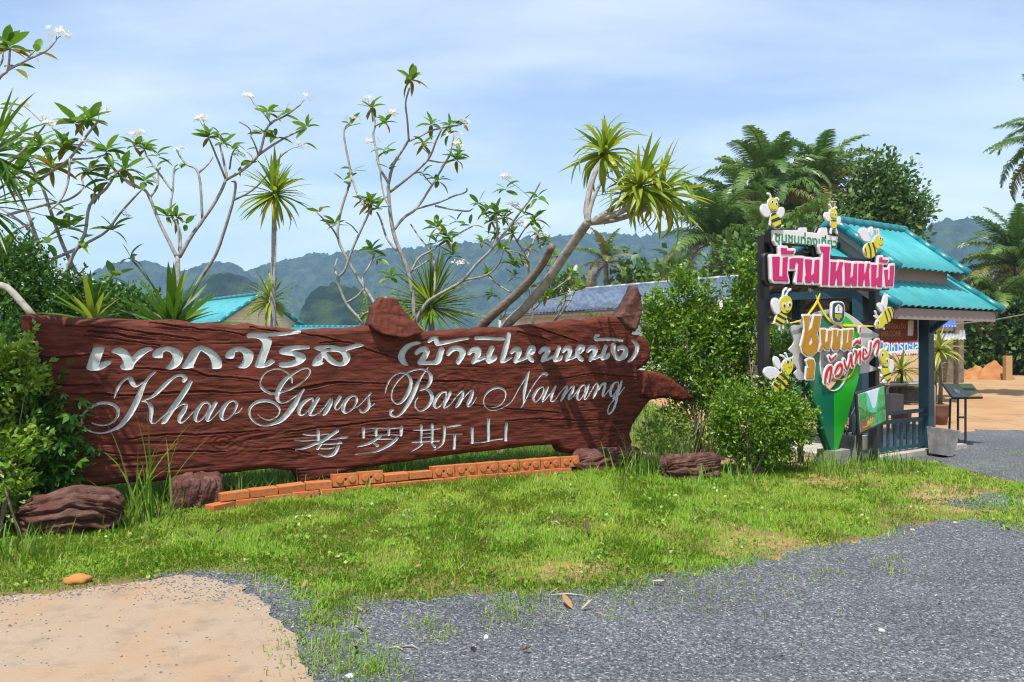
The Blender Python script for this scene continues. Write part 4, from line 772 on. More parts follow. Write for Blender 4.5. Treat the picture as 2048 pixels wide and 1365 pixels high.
plumeria((735, 1230), 9.9, c3, [
    ([(735, 1300), (735, 1230), (735, 1100), (735, 1065)], 13, 12), ([(733, 1068), (700, 1000), (660, 920), (620, 820), (595, 785), (540, 765), (490, 720), (445, 660)], 10, 5), ([(620, 820), (652, 770), (655, 700)], 6, 4),
    ([(745, 1060), (745, 960), (718, 910), (705, 860), (715, 790), (720, 700), (735, 680)], 7, 4), ([(715, 792), (660, 720), (610, 650), (600, 625)], 6, 4), ([(742, 1065), (790, 980), (840, 910), (900, 820), (935, 740), (930, 690), (910, 600)], 11, 5),
    ([(935, 745), (880, 610), (862, 570)], 6, 4), ([(935, 745), (1010, 700), (1070, 640), (1095, 560), (1120, 510), (1180, 480), (1245, 432)], 8, 4), ([(1070, 642), (1130, 600), (1200, 560), (1268, 530)], 7, 4), ([(838, 910), (822, 720), (770, 680), (740, 640), (728, 610)], 7, 4), ([(822, 715), (860, 680), (880, 650)], 6, 4),
    ([(775, 1300), (780, 1260), (820, 1170), (890, 1060), (930, 950), (965, 830), (975, 760), (958, 750)], 10, 6), ([(965, 830), (1040, 790), (1100, 730), (1160, 650), (1190, 625)], 6, 4), ([(700, 1300), (650, 1210), (600, 1140), (550, 1080), (540, 1065)], 6, 4), ([(742, 1040), (738, 950), (728, 915)], 6, 4), ([(1120, 510), (1090, 470), (1050, 430)], 4, 3), ([(950, 700), (960, 640), (985, 600)], 5, 3), ([(1040, 560), (1030, 530), (990, 505)], 3, 3), ([(1068, 640), (1055, 600), (1035, 560)], 5, 3)],
    [(540, 1062, 4), (690, 890, 6), (730, 895, 5), (770, 920, 3), (600, 610, 8), (650, 640, 4), (860, 560, 8), (930, 590, 5), (1110, 460, 6), (1180, 465, 4), (1268, 520, 5), (1090, 545, 5), (960, 610, 4), (1140, 560, 4), (560, 600, 6), (650, 690, 2), (745, 690, 2), (500, 660, 4), (600, 745, 6), (910, 560, 4), (1000, 680, 3), (1020, 620, 2), (1260, 590, 1)],
    [(828, 502, 2), (545, 565, 2), (575, 552, 2), (1032, 405, 2), (990, 648, 2), (1238, 608, 1), (1260, 415, 0), (745, 625, 1), (625, 745, 1), (840, 495, 1)], 'plumeria tree with a forked pale trunk and white flowers left of the slim cordyline', .19, 5, .15, .45)
plumeria((545, 1300), 9.6, c4, [
    ([(553, 1330), (545, 1290), (522, 1100), (490, 990), (452, 900), (432, 820), (420, 720), (415, 632)], 14, 10), ([(415, 632), (440, 540), (490, 460), (512, 422)], 10, 7), ([(512, 425), (505, 330), (497, 250), (515, 180)], 6, 5), ([(512, 430), (570, 405), (620, 380), (690, 365), (760, 352)], 6, 4),
    ([(425, 668), (500, 610), (600, 520), (640, 430), (668, 370)], 8, 5), ([(600, 520), (690, 524), (722, 420)], 5, 4), ([(440, 850), (490, 790), (550, 745), (620, 640), (680, 540), (712, 480)], 9, 5), ([(550, 748), (650, 720), (720, 690), (780, 670), (785, 650)], 6, 4), ([(635, 735), (720, 752), (790, 760), (815, 745)], 6, 4),
    ([(412, 620), (375, 555), (360, 480), (345, 400), (355, 350), (335, 285)], 8, 5), ([(352, 360), (400, 335)], 5, 4), ([(375, 545), (385, 640), (402, 705), (425, 740)], 5, 5), ([(455, 945), (410, 890), (380, 800), (362, 765)], 7, 5), ([(625, 640), (590, 600), (578, 585)], 4, 4), ([(600, 515), (605, 490), (575, 460)], 4, 3),
    ([(600, 1330), (545, 1290), (590, 1200), (640, 1160), (760, 1090), (830, 1010), (900, 940), (930, 870), (920, 770)], 13, 6), ([(900, 940), (980, 840), (1040, 760), (1100, 680), (1132, 622)], 8, 4), ([(770, 1085), (880, 1060), (940, 1000), (960, 930)], 6, 4), ([(520, 1050), (560, 980), (610, 950), (640, 930), (690, 890)], 7, 5), ([(632, 1145), (635, 1050), (620, 960), (560, 880), (520, 820)], 6, 4), ([(640, 930), (740, 870), (812, 830)], 5, 4), ([(512, 1050), (560, 1020), (620, 980)], 6, 4),
    ([(330, 1330), (310, 1300), (215, 1190), (180, 1080), (210, 1040), (250, 930), (310, 800), (335, 745)], 10, 6), ([(352, 1230), (348, 1190), (290, 1100), (230, 1000), (180, 890), (190, 770), (230, 640), (240, 590), (212, 440), (208, 375), (235, 340)], 10, 5), ([(180, 890), (150, 840), (80, 765)], 6, 4), ([(240, 590), (270, 680), (305, 740)], 6, 5), ([(300, 1110), (295, 1070), (330, 1010), (355, 950)], 6, 5), ([(178, 1080), (165, 1030), (175, 985)], 7, 5), ([(222, 1190), (270, 1160), (300, 1125)], 7, 6), ([(270, 860), (245, 830), (215, 810)], 4, 3), ([(285, 1265), (310, 1240), (345, 1230)], 7, 6)],
    [(520, 135, 10), (335, 270, 7), (400, 335, 6), (620, 345, 8), (705, 350, 7), (770, 345, 3), (580, 440, 6), (735, 510, 8), (650, 610, 4), (745, 480, 4), (400, 470, 5), (240, 345, 4), (250, 565, 3), (330, 715, 11), (370, 735, 7), (300, 700, 5), (165, 815, 7), (90, 755, 2), (340, 935, 7), (360, 980, 3), (690, 870, 11), (640, 830, 7), (740, 800, 3), (840, 720, 6), (920, 760, 9), (880, 750, 5), (970, 650, 4), (960, 790, 4), (1060, 765, 5), (1120, 690, 4), (1105, 790, 4), (430, 1060, 7), (720, 960, 6), (205, 610, 3), (580, 580, 3), (800, 820, 2), (700, 390, 3), (420, 550, 2), (640, 900, 5)],
    [(320, 240, 1), (430, 305, 2), (330, 437, 0), (770, 350, 1), (735, 455, 1), (722, 410, 0), (965, 605, 2), (995, 735, 2), (1035, 830, 1), (760, 1010, 1), (245, 330, 0)], 'tall spreading plumeria tree with white flowers above the sign middle', .17, 9, .22, .5)
plumeria((1090, 1260), 11.2, c4, [
    ([(1095, 1300), (1095, 1240), (1080, 1120), (1070, 980), (1020, 900), (960, 790)], 10, 4), ([(1068, 985), (1100, 900), (1130, 850), (1150, 880)], 6, 4), ([(1190, 1290), (1260, 1200), (1292, 1140)], 6, 4), ([(1080, 1130), (1000, 1145), (900, 1080), (880, 1050)], 6, 3), ([(1092, 1230), (1170, 1150), (1250, 1090), (1300, 1040)], 6, 4), ([(1072, 1000), (1040, 960), (950, 940)], 5, 3), ([(1020, 905), (1060, 840), (1100, 800)], 5, 3), ([(1190, 1285), (1250, 1180), (1230, 1120)], 4, 3), ([(1000, 1145), (960, 1250), (940, 1270)], 5, 4)],
    [(960, 780, 8), (900, 800, 8), (1000, 860, 9), (1100, 800, 6), (950, 930, 8), (880, 1050, 8), (1000, 1000, 9), (1150, 900, 10), (1080, 930, 7), (1040, 980, 6), (1200, 960, 7), (1290, 1050, 8), (1310, 1110, 8), (900, 1150, 8), (1160, 1150, 6), (1230, 1180, 5), (860, 900, 6), (920, 870, 7), (1120, 860, 6), (1180, 1010, 5), (1010, 1060, 5)],
    [(1150, 880, 2), (1040, 825, 0), (1260, 1150, 0)], 'small yellowing plumeria tree behind the leaning dracaena trunk', .15, 13, .55, .5)
plumeria((20, 560), 7.3, c3, [([(-60, 420), (0, 320), (32, 290), (42, 200)], 8, 5), ([(34, 290), (110, 250), (190, 212), (232, 168)], 6, 4), ([(-20, 300), (10, 250), (12, 200)], 5, 4), ([(150, 235), (160, 260), (162, 280)], 2, 1), ([(110, 245), (140, 215), (150, 200)], 3, 3), ([(-60, 420), (-90, 800), (-60, 1150), (30, 1190), (140, 1310)], 16, 18, 0, -.3)],
    [(40, 190, 7), (15, 190, 6), (148, 205, 3), (60, 275, 2)], [(252, 150, 1), (235, 150, 0), (15, 215, 0)], 'leaning plumeria at the left edge with one branch high against the sky', .20, 17, .3, .2)
put('leaf', LF_PL[0], bpy.data.objects['plumeria_tree.004'], P(0, 210, 7.3), basis(Vector((1, 0, .05))), .24); put('leaf', LF_PLY[0], bpy.data.objects['plumeria_tree.004'], P(-4, 218, 7.3), basis(Vector((1, 0, .02))), .26)
# ---- dragon trees and cordylines
C5 = lambda x, y: (c5[0] + x / c5[2], c5[1] + y / c5[2])
def limb(mb, pts, r0, r1, y0, y1, n=9, power=1.0):
    c = crom(np.array(pts, float), 5); m = len(c); W, R_ = [], []
    for i, (x, y) in enumerate(c):
        f = i / (m - 1); yd = y0 + (y1 - y0) * f ** power; W.append(P(*C5(x, y), yd)); R_.append((r0 + (r1 - r0) * f) / c5[2] * yd / F)
    mb.tube(W, R_, n, True, 0.035)
b0 = P(1015, 650, 9.1)
dt = thing('dracaena_tree', (b0.x, b0.y, 0), 'leaning dracaena tree with bare grey trunks and three spiky heads', 'tree')
mb = MB(); limb(mb, [(-180, 1420), (-100, 1285), (0, 1190), (100, 1075), (200, 930), (290, 800), (350, 715)], 27, 25, 9.3, 7.9)
limb(mb, [(345, 725), (336, 640), (366, 500), (400, 420), (432, 370)], 18, 12, 7.9, 8.15)
limb(mb, [(345, 720), (352, 660), (375, 590), (410, 512)], 15, 9, 7.9, 7.95)
limb(mb, [(362, 722), (430, 700), (520, 668), (590, 620), (630, 555)], 19, 13, 7.9, 7.85)
limb(mb, [(362, 726), (480, 712), (600, 676), (700, 628), (742, 585)], 15, 12, 7.9, 8.2)
limb(mb, [(385, 705), (450, 665), (510, 630), (545, 605)], 15, 10, 7.9, 8.4)
mb.build('trunk', M_BARK, dt, True)
mb = MB(); limb(mb, [(-270, 1400), (-235, 1290), (-120, 1180), (0, 1070), (90, 960), (150, 850)], 27, 20, 9.3, 8.2); mb.build('cut_trunk', M_BARKB, dt, True)
rd = random.Random(3)
def head(x, y, Y, ax, n, L, ny=4, spread=(.1, 2.1)):
    rosette(dt, P(*C5(x, y), Y), ax, LF_DR, n, L, spread, rd, LF_DRY, ny, .5, .05, .28)
head(432, 335, 8.15, (.05, -.1, 1), 64, .54); head(632, 520, 7.85, (.15, -.2, 1), 70, .56, 7); head(740, 560, 8.2, (.35, -.1, .95), 72, .60, 6); head(560, 560, 8.4, (.1, .1, 1), 30, .48, 0)
def spiky(px, py, Y, base_py, ax, n, L, label, meshes, r=7, spread=(.1, 2.0), trunk=True, ny=0, name='cordyline', droopy=.2, seed=1, ymesh=None, top=None):
    b = P(px, base_py, Y); t = thing(name, (b.x, b.y, float(gz(b.x, b.y))), label, 'plant', 'spiky cordylines and dracaenas')
    p = P(px, py, Y); rnd = random.Random(seed)
    if trunk:
        m_ = MB(); q0 = P(top[0] if top else px, top[1] if top else base_py, Y); q0.z = -.05
        m_.tube([q0, q0.lerp(p, .3) + Vector((rnd.uniform(-.02, .02), 0, 0)), q0.lerp(p, .65) + Vector((rnd.uniform(-.02, .02), 0, 0)), p], [r / F * Y * 1.15, r / F * Y, r / F * Y * .9, r / F * Y * .7], 8, True, .03).build('trunk', M_BARK, t, True)
    rosette(t, p, ax, meshes, n, L, spread, rnd, ymesh or LF_DRY, ny, .5, .04, droopy)
    return t
spiky(549, 385, 9.5, 660, (0, -.1, 1), 84, .55, 'slim upright cordyline with a straight pale trunk and round spiky head', LF_DR[:3] + LF_DRD[1:], 6.5, (.15, 2.15), seed=4, ny=5)
spiky(541, 600, 9.65, 660, (0, -.1, 1), 54, .42, 'small yellow-green cordyline head beside the straight pale trunk', LF_DR[:3], 6, (.1, 2.2), seed=5, ny=5)
spiky(345, 655, 8.6, 700, (0, -.15, 1), 36, .80, 'dark green sword-leaved cordyline rising behind the sign top near the teal roof', LF_SW[:3], 8, (.05, 1.25), seed=6, droopy=.05)
spiky(185, 640, 8.2, 700, (0, -.1, 1), 34, .62, 'yellow-green sword-leaved cordyline above the left end of the sign', LF_SW[2:], 8, (.05, 1.5), seed=7, ny=2)
spiky(862, 610, 9.9, 680, (0, -.1, 1), 190, .82, 'large fine-leaved ball of narrow leaves behind the raised branch stub', LF_THIN, 8, (.1, 2.0), seed=8, droopy=.1)
spiky(-14, 305, 6.1, 700, (.3, -.1, .9), 54, .62, 'dark spiky dracaena head cut by the left edge of the picture, upper one', LF_DRD, 8, (.1, 2.4), seed=9, top=(-60, 700))
spiky(-30, 410, 6.0, 700, (.4, -.1, .8), 50, .60, 'dark drooping dracaena head cut by the left edge of the picture, lower one', LF_DRD, 8, (.2, 2.5), seed=10, top=(-70, 700), droopy=.35)
spiky(1187, 640, 9.75, 660, (0, -.1, 1), 12, .14, 'small leafy plumeria cutting peeping over the sign top near its right spike', LF_PL[:2], 3, (.1, 1.3), seed=11, droopy=0, name='plumeria_cutting', ny=1, ymesh=LF_PLY)
# ---- leafy shrubs
M_SHR = M('boxleaf_foliage', (0.07, 0.18, 0.01), 0.38, 0.5, rnd='island', rndcol=[((0.16, 0.30, 0.014), 0.2, 1.0), ((0.27, 0.36, 0.03), 0.7, 1.0)], trans=0.35)
M_SHRY = M('yellow_green_foliage', (0.12, 0.25, 0.018), 0.4, 0.5, rnd='island', rndcol=[((0.28, 0.39, 0.03), 0.3, 1.0)], trans=0.35)
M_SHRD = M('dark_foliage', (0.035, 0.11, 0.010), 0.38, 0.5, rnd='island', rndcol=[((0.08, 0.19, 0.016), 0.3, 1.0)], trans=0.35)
M_PALMATE = M('palmate_foliage', (0.05, 0.16, 0.014), 0.42, 0.45, rnd='island', rndcol=[((0.09, 0.23, 0.018), 0.3, 1.0)], trans=0.35)
def leaves_at(pos, nrm, size, rng, aspect=0.5, fold=0.25):
    """one folded diamond leaf (4 tris) per position"""
    n = len(pos); d = rng.normal(size=(n, 3)) * .7 + nrm * 0.9; d[:, 2] += .15; d /= np.linalg.norm(d, axis=1, keepdims=True)
    u = np.cross(d, rng.normal(size=(n, 3))); u /= np.linalg.norm(u, axis=1, keepdims=True) + 1e-9; w = np.cross(d, u)
    flip = np.sign(w[:, 2:3] + 1e-6); w = w * flip; s = size[:, None]
    V = np.empty((n, 5, 3)); V[:, 0] = pos; V[:, 1] = pos + d * s * .5 + u * s * aspect / 2 + w * s * fold * aspect / 2; V[:, 2] = pos + d * s - w * s * .08; V[:, 3] = pos + d * s * .5 - u * s * aspect / 2 + w * s * fold * aspect / 2; V[:, 4] = pos + d * s * .5
    o = (np.arange(n) * 5)[:, None]; f = np.concatenate([o + np.array([[0, 1, 4]]), o + np.array([[1, 2, 4]]), o + np.array([[0, 4, 3]]), o + np.array([[4, 2, 3]])])
    return V.reshape(-1, 3), f
def crown_points(blobs, per, rng, sprig=0.08, shell=0.55):
    """points in leaf sprigs spread through lumpy blobs ((x,y,z),(rx,ry,rz))"""
    A, B = [], []
    for c, r in blobs:
        r = np.array(r); vol = r[0] * r[2] + r[0] * r[1] + r[1] * r[2]; n = int(per * vol)
        d = rng.normal(size=(n, 3)); d /= np.linalg.norm(d, axis=1, keepdims=True); rad = shell + (1 - shell) * rng.random(n) ** .6; rad *= 1 + .45 * fbm(d[:, 0] * 2.6 + c[0] * 3, d[:, 2] * 2.6 + d[:, 1] * 2, 5, 3)
        p = np.array(c) + d * r * rad[:, None]; k = 9
        q = np.repeat(p, k, 0) + rng.normal(size=(n * k, 3)) * sprig; nr = np.repeat(d, k, 0); A.append(q); B.append(nr)
    return np.concatenate(A), np.concatenate(B)
def shrub(name, loc, blobs, per, size, mat, label, stems=5, seed=1, sprig=.07, group='shrubs round the signs', cat='shrub', aspect=.5, shell=.55, barkr=.012):
    rng = np.random.default_rng(seed); t = thing(name, loc, label, cat, group)
    p, n = crown_points(blobs, per, rng, sprig, shell); k = p[:, 2] > loc[2] + .02; p, n = p[k], n[k]
    v, f = leaves_at(p, n, rng.uniform(size * .6, size * 1.25, len(p)), rng, aspect)
    link('foliage', make_mesh('foliage', v, f, mat), t, kind='stuff')
    A_, N_ = [], []
    for c, rr in blobs:                 # loose sprigs that break the outline
        for _ in range(int(7 + 30 * rr[0])):
            d = rng.normal(size=3); d[2] = abs(d[2]) * 1.1 + .1; d /= np.linalg.norm(d); q = np.array(c) + d * np.array(rr) * .9; L_ = rng.uniform(.06, .22); k_ = int(L_ / .012); st = np.linspace(0, 1, k_)[:, None]
            A_.append(q + (d * [1, 1, 1.2] + [0, 0, .25]) * L_ * st + rng.normal(size=(k_, 3)) * .010); N_.append(np.repeat(d[None], k_, 0))
    A_, N_ = np.concatenate(A_), np.concatenate(N_); v, f = leaves_at(A_, N_, rng.uniform(size * .6, size * 1.2, len(A_)), rng, aspect)
    link('sprigs', make_mesh('sprigs', v, f, mat), t, kind='stuff')
    mb = MB(); r = random.Random(seed)
    for i in range(stems):
        c, rr = blobs[i % len(blobs)]; e = Vector(c) + Vector((r.uniform(-.6, .6) * rr[0], r.uniform(-.5, .5) * rr[1], r.uniform(-.2, .6) * rr[2])); b = Vector(loc) + Vector((r.uniform(-.12, .12), r.uniform(-.1, .1), -.03))
        m = b.lerp(e, .5) + Vector((r.uniform(-.06, .06), r.uniform(-.06, .06), .05)); s = MB().tube([b, m, e], [barkr, barkr * .8, barkr * .4], 5); s.build('stem', M_BARKD, t, True)
    return t
def blob(px, py, Y, rpx, rpy, ry): 
    return (tuple(P(px, py, Y)), (rpx * Y / F, ry, rpy * Y / F))
B_ = blob
shrub('box_shrub', tuple(G(1400, 925)), [B_(1365, 680, 10.4, 70, 58, .5), B_(1430, 670, 10.5, 58, 46, .5), B_(1318, 650, 10.3, 28, 42, .3), B_(1368, 592, 10.4, 22, 40, .2), B_(1402, 600, 10.5, 14, 34, .15), B_(1450, 730, 10.4, 50, 66, .5), B_(1478, 660, 10.4, 24, 44, .3), B_(1330, 730, 10.3, 36, 36, .4), B_(1400, 770, 10.3, 56, 40, .4), B_(1312, 612, 10.3, 16, 24, .2), B_(1366, 556, 10.4, 9, 20, .1), B_(1345, 608, 10.4, 9, 22, .1), B_(1430, 632, 10.4, 12, 22, .1), B_(1460, 640, 10.3, 10, 24, .1)], 560, .07, M_SHR, 'tall dense bright green box shrub behind the right end of the timber sign', 16, 3, .055, barkr=.010)
shrub('box_shrub', tuple(G(1500, 935)), [B_(1497, 545, 10.0, 22, 42, .2), B_(1490, 600, 10.0, 24, 45, .2), B_(1505, 660, 9.9, 24, 60, .22), B_(1560, 700, 9.9, 22, 50, .2), B_(1552, 760, 9.6, 30, 40, .2)], 520, .065, M_SHR, 'narrow upright box shrub growing round the left post of the bee sign', 5, 5, .05)
shrub('round_shrub', tuple(G(1515, 955)), [B_(1500, 850, 8.9, 72, 60, .42), B_(1560, 850, 9.0, 62, 62, .38), B_(1470, 810, 8.9, 42, 34, .3), B_(1540, 815, 8.9, 55, 38, .3), B_(1590, 840, 9.0, 30, 42, .22), B_(1510, 895, 8.9, 60, 40, .32), B_(1450, 860, 8.9, 26, 40, .2)], 700, .052, M_SHR, 'low round bright green bush in front of the bee sign', 8, 7, .04)
shrub('duranta_shrub', tuple(G(20, 1060)), [B_(0, 775, 6.45, 48, 56, .3), B_(38, 745, 6.5, 26, 22, .16), B_(-50, 800, 6.4, 60, 90, .3), B_(30, 715, 6.5, 20, 16, .12), B_(62, 770, 6.5, 18, 14, .12)], 560, .075, M_SHRY, 'yellow-green leafy shrub at the left edge above the palmate creeper', 6, 9, .05)
shrub('duranta_shrub', tuple(G(0, 1090)), [B_(0, 930, 6.2, 60, 60, .3), B_(-40, 1000, 6.1, 70, 60, .3), B_(20, 890, 6.3, 40, 30, .2)], 380, .07, M_SHRY, 'low yellow-green shrub at the left edge behind the log', 5, 10, .05)
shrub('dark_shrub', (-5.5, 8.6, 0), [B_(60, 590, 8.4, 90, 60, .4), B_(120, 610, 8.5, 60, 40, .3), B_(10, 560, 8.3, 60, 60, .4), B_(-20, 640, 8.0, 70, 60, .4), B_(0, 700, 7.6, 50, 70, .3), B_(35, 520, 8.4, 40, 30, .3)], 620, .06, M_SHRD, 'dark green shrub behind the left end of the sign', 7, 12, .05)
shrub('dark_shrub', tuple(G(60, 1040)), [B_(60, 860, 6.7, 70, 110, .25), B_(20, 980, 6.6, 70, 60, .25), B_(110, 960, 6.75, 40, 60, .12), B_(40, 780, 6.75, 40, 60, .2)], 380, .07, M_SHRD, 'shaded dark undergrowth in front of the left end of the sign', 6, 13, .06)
shrub('thin_shrub', tuple(G(1360, 935)), [B_(1340, 850, 10.1, 46, 46, .3), B_(1400, 860, 10.1, 50, 46, .3), B_(1310, 880, 10.0, 30, 30, .2), B_(1430, 800, 10.1, 40, 40, .3)], 230, .06, M_SHRY, 'thin yellow-green undergrowth below the pointed right end of the sign', 9, 17, .06, barkr=.007)
# palmate creeper: seven fingers to a leaf
def palmate(loc, spots, label, seed=4):
    rng = np.random.default_rng(seed); t = thing('palmate_shrub', loc, label, 'shrub', 'shrubs round the signs'); P_, D_, S_ = [], [], []; V, Fq = [], []
    for (px, py, rx, ry, n, Y) in spots:
        for _ in range(n):
            c = np.array(P(px + rng.normal() * rx, py + rng.normal() * ry, Y + rng.normal() * .08)); up = np.array([rng.normal() * .35, -.45 + rng.normal() * .3, 1.0]); up /= np.linalg.norm(up)
            a0 = rng.uniform(0, 2 * pi); u = np.cross(up, [0.3, 1, 0.1]); u /= np.linalg.norm(u); w = np.cross(up, u); s = rng.uniform(.065, .115)
            for k in range(6):
                a = a0 + (k - 2.5) * .78; d = u * cos(a) + w * sin(a) - up * .25; sd = np.cross(up, d); L = s * (1.15 - .12 * abs(k - 2.5)); o = len(V); wd = L * .2
                V += [c, c + d * L * .55 + sd * wd + up * .004, c + d * L - up * L * .15, c + d * L * .55 - sd * wd + up * .004]; Fq += [(o, o + 1, o + 2, o + 3)]
    link('foliage', make_mesh('foliage', np.array(V), np.array(Fq), M_PALMATE), t, kind='stuff'); r = random.Random(seed)
    for (px, py, rx, ry, n, Y) in spots[:9]:
        b = Vector(loc) + Vector((r.uniform(-.1, .1), 0, 0)); e = P(px, py, Y); MB().tube([b, b.lerp(e, .5) + Vector((.03, 0, .06)), e], [.009, .007, .003], 5).build('stem', M_BARKD, t, True)
palmate(tuple(G(90, 1030)), [(95, 790, 14, 12, 12, 6.85), (125, 830, 20, 16, 22, 6.85), (80, 850, 26, 26, 40, 6.75), (145, 855, 16, 14, 18, 6.9), (100, 900, 30, 26, 46, 6.7), (60, 920, 26, 30, 36, 6.6), (125, 930, 14, 20, 18, 6.75), (172, 815, 8, 6, 6, 6.95), (165, 800, 6, 5, 4, 6.95), (178, 892, 10, 5, 6, 6.9), (150, 880, 12, 8, 8, 6.85), (100, 960, 20, 20, 20, 6.7), (40, 840, 20, 30, 24, 6.7)], 'dark palmate-leaved creeper hanging over the left end of the sign')
shrub('weed_patch', (-1.9, 11.3, 0), [B_(240, 610, 13, 60, 30, .6), B_(300, 640, 13, 60, 40, .5), B_(210, 600, 13, 40, 20, .4)], 200, .10, M_SHRD, 'olive undergrowth seen over the sign beside the sword-leaved cordyline', 3, 15, .09)
shrub('weed_patch', (-0.9, 12, 0), [B_(760, 640, 12, 40, 30, .4), B_(800, 650, 12, 40, 26, .4)], 200, .07, M_SHRY, 'reddish-green low shrub over the sign under the fine-leaved ball', 3, 16, .07)
# ---- far trees
M_FOLF = M('tree_foliage', (0.06, 0.135, 0.016), 0.5, 0.4, rnd='island', rndcol=[((0.10, 0.18, 0.025), 0.3, 1.0)], trans=0.3)
def far_tree(name, px, base, Y, blobs, label, per=26, size=.42, mat=M_FOLF, seed=3, group='broad-leaved trees behind the pavilion', tr=9):
    b = P(px, CY, Y); b.z = -.3; t = thing(name, tuple(b), label, 'tree', group); rng = np.random.default_rng(seed)
    bl = [B_(*q[:2], Y + (q[5] if len(q) > 5 else 0), *q[2:4], q[4]) for q in blobs]; p, n = crown_points(bl, per, rng, size * 1.1, .5)
    v, f = leaves_at(p, n, rng.uniform(size * .6, size * 1.2, len(p)), rng, .55); link('crown', make_mesh('crown', v, f, mat), t, kind='stuff')
    mb = MB(); top = Vector(bl[0][0]); mb.tube([b, b.lerp(top, .5) + Vector((.2, 0, 0)), top], [tr / F * Y, tr * .7 / F * Y, tr * .3 / F * Y], 8, True, .05)
    for c, r in bl[1:5]: m = b.lerp(top, .6); mb.tube([m, m.lerp(Vector(c), .5) + Vector((0, 0, .3)), Vector(c)], [tr * .4 / F * Y, tr * .25 / F * Y, .03], 6)
    mb.build('trunk', M_BARKD, t, True); return t
far_tree('broadleaf_tree', 1775, 0, 44, [(1775, 400, 42, 44, 1.3), (1750, 355, 32, 28, 1.0), (1805, 415, 36, 30, 1.1), (1738, 420, 30, 44, 1.1), (1785, 360, 26, 22, .9), (1822, 435, 24, 20, .8), (1785, 460, 36, 28, 1.1), (1728, 335, 16, 14, .7), (1768, 328, 14, 10, .5), (1840, 408, 12, 12, .5), (1715, 470, 30, 40, 1.0), (1700, 420, 18, 20, .7), (1810, 480, 30, 24, .9), (1755, 385, 34, 30, 1.0)], 'round-crowned broadleaf tree behind the pavilion roof', 24, .36, M_FOLF, 4)
far_tree('broadleaf_tree', 1420, 0, 34, [(1450, 600, 60, 40, 1.0), (1500, 550, 80, 60, 1.2), (1570, 530, 80, 70, 1.0), (1400, 620, 40, 30, .8), (1650, 500, 70, 60, 1.0)], 'dark bushy tree filling the gap under the oil palms', 26, .4, M_FOLF, 6)
for i, (px, py, rx, ry, Y, m_, lab) in enumerate([(1960, 640, 60, 50, 50, M_FOLF, 'dark bushy tree beside the pavilion at the yard edge'), (2040, 600, 50, 70, 51, M_FOLF, 'dark leafy tree cut by the right edge below the palm'), (1990, 715, 60, 26, 46, M_SHR, 'bright green scrub at the far side of the sandy yard'), (2060, 715, 50, 30, 45, M_SHR, 'green scrub at the right edge behind the wooden post'), (1920, 712, 40, 26, 48, M_SHRD, 'dark low scrub behind the orange sand heap'), (1985, 680, 56, 56, 43, M_FOLF, 'leafy thicket hiding the palm trunks right of the pavilion'), (2050, 660, 50, 70, 42, M_FOLF, 'tall leafy thicket at the right edge hiding a palm trunk')]):
    far_tree('scrub', px, 0, Y, [(px, py, rx, ry, 1.6), (px - rx * .5, py + ry * .3, rx * .6, ry * .6, 1.2), (px + rx * .5, py + ry * .3, rx * .6, ry * .6, 1.2)], lab, 34, .36, m_, 20 + i, 'scrub round the sandy yard', 4)
for i, (px, py, rx, ry, Y, lab) in enumerate([(1272, 555, 14, 14, 40, 'small round tree crown right of the coconut palm'), (1130, 590, 40, 30, 55, 'pale scrub left of the coconut palm behind the blue roof'), (240, 650, 80, 30, 60, 'far green thicket seen over the sign left of the teal roof'), (1340, 580, 60, 26, 60, 'far low thicket behind the blue roof')]):
    far_tree('thicket', px, 0, Y, [(px, py, rx, ry, 1.6), (px - rx * .5, py + 6, rx * .6, ry * .7, 1.3), (px + rx * .5, py + 4, rx * .6, ry * .8, 1.3)], lab, 14, .5, M_FOLF, 40 + i, 'far thickets', 4)
# ---- palms: every frond an object
M_FROND = M('palm_frond', (0.085, 0.175, 0.03), 0.34, 0.6, rnd='object', rndcol=[((0.17, 0.27, 0.06), 0.2, 1.0)], trans=0.35)
M_FRONDY = M('pale_palm_frond', (0.15, 0.19, 0.035), 0.45, 0.45, rnd='object', rndcol=[((0.24, 0.22, 0.06), 0.3, 1.0)], trans=0.3)
M_FRONDB = M('dry_palm_frond', (0.26, 0.17, 0.08), 0.7, 0.2, trans=0.2)
def frond_mesh(mat, n=34, droop=1.0, leaf=.19, hang=.5, seed=1, start=.12):
    r = random.Random(seed); b = MB(); pts = []; x = z = 0; an = .25
    for i in range(n + 1):
        t = i / n; pts.append(Vector((x, 0, z))); an = .25 - droop * t ** 1.4 * 1.7; x += cos(an) / n; z += sin(an) / n
    b.tube(pts[::3] + [pts[-1]], [.016 * (1 - .85 * i / (len(pts[::3]))) for i in range(len(pts[::3]) + 1)], 4)
    for i in range(1, n + 1):
        t = i / n
        if t < start: continue
        d = (pts[i] - pts[i - 1]).normalized(); L = leaf * (sin(pi * min(1, (t - start) / (1 - start) * .82 + .14)) ** .7) * r.uniform(.85, 1.1)
        for s in (-1, 1):
            for q in range(2):
                o = d * .35 + Vector((0, s * 1.0, .45 - r.uniform(0, .75))) ; o.normalize(); p0 = pts[i] - d * (q * .5 / n); p1 = p0 + o * L * .5; p2 = p1 + (o + Vector((0, 0, -hang * r.uniform(.7, 1.3)))).normalized() * L * .5
                w = d * .0085; b.add([p0 - w, p0 + w, p1 + w, p1 - w, p2], [(0, 1, 2, 3), (3, 2, 4)])
    return b.mesh('frond', mat)
FR = [frond_mesh(M_FROND, 36, d, .20, h, i) for i, (d, h) in enumerate(((.6, 1.0), (.95, 1.5), (1.3, 1.9)))]
FRY = [frond_mesh(M_FRONDY, 34, d, .18, 1.3, 10 + i) for i, d in enumerate((.7, 1.1))]; FRB = [frond_mesh(M_FRONDB, 26, 1.3, .14, 1.1, 20)]
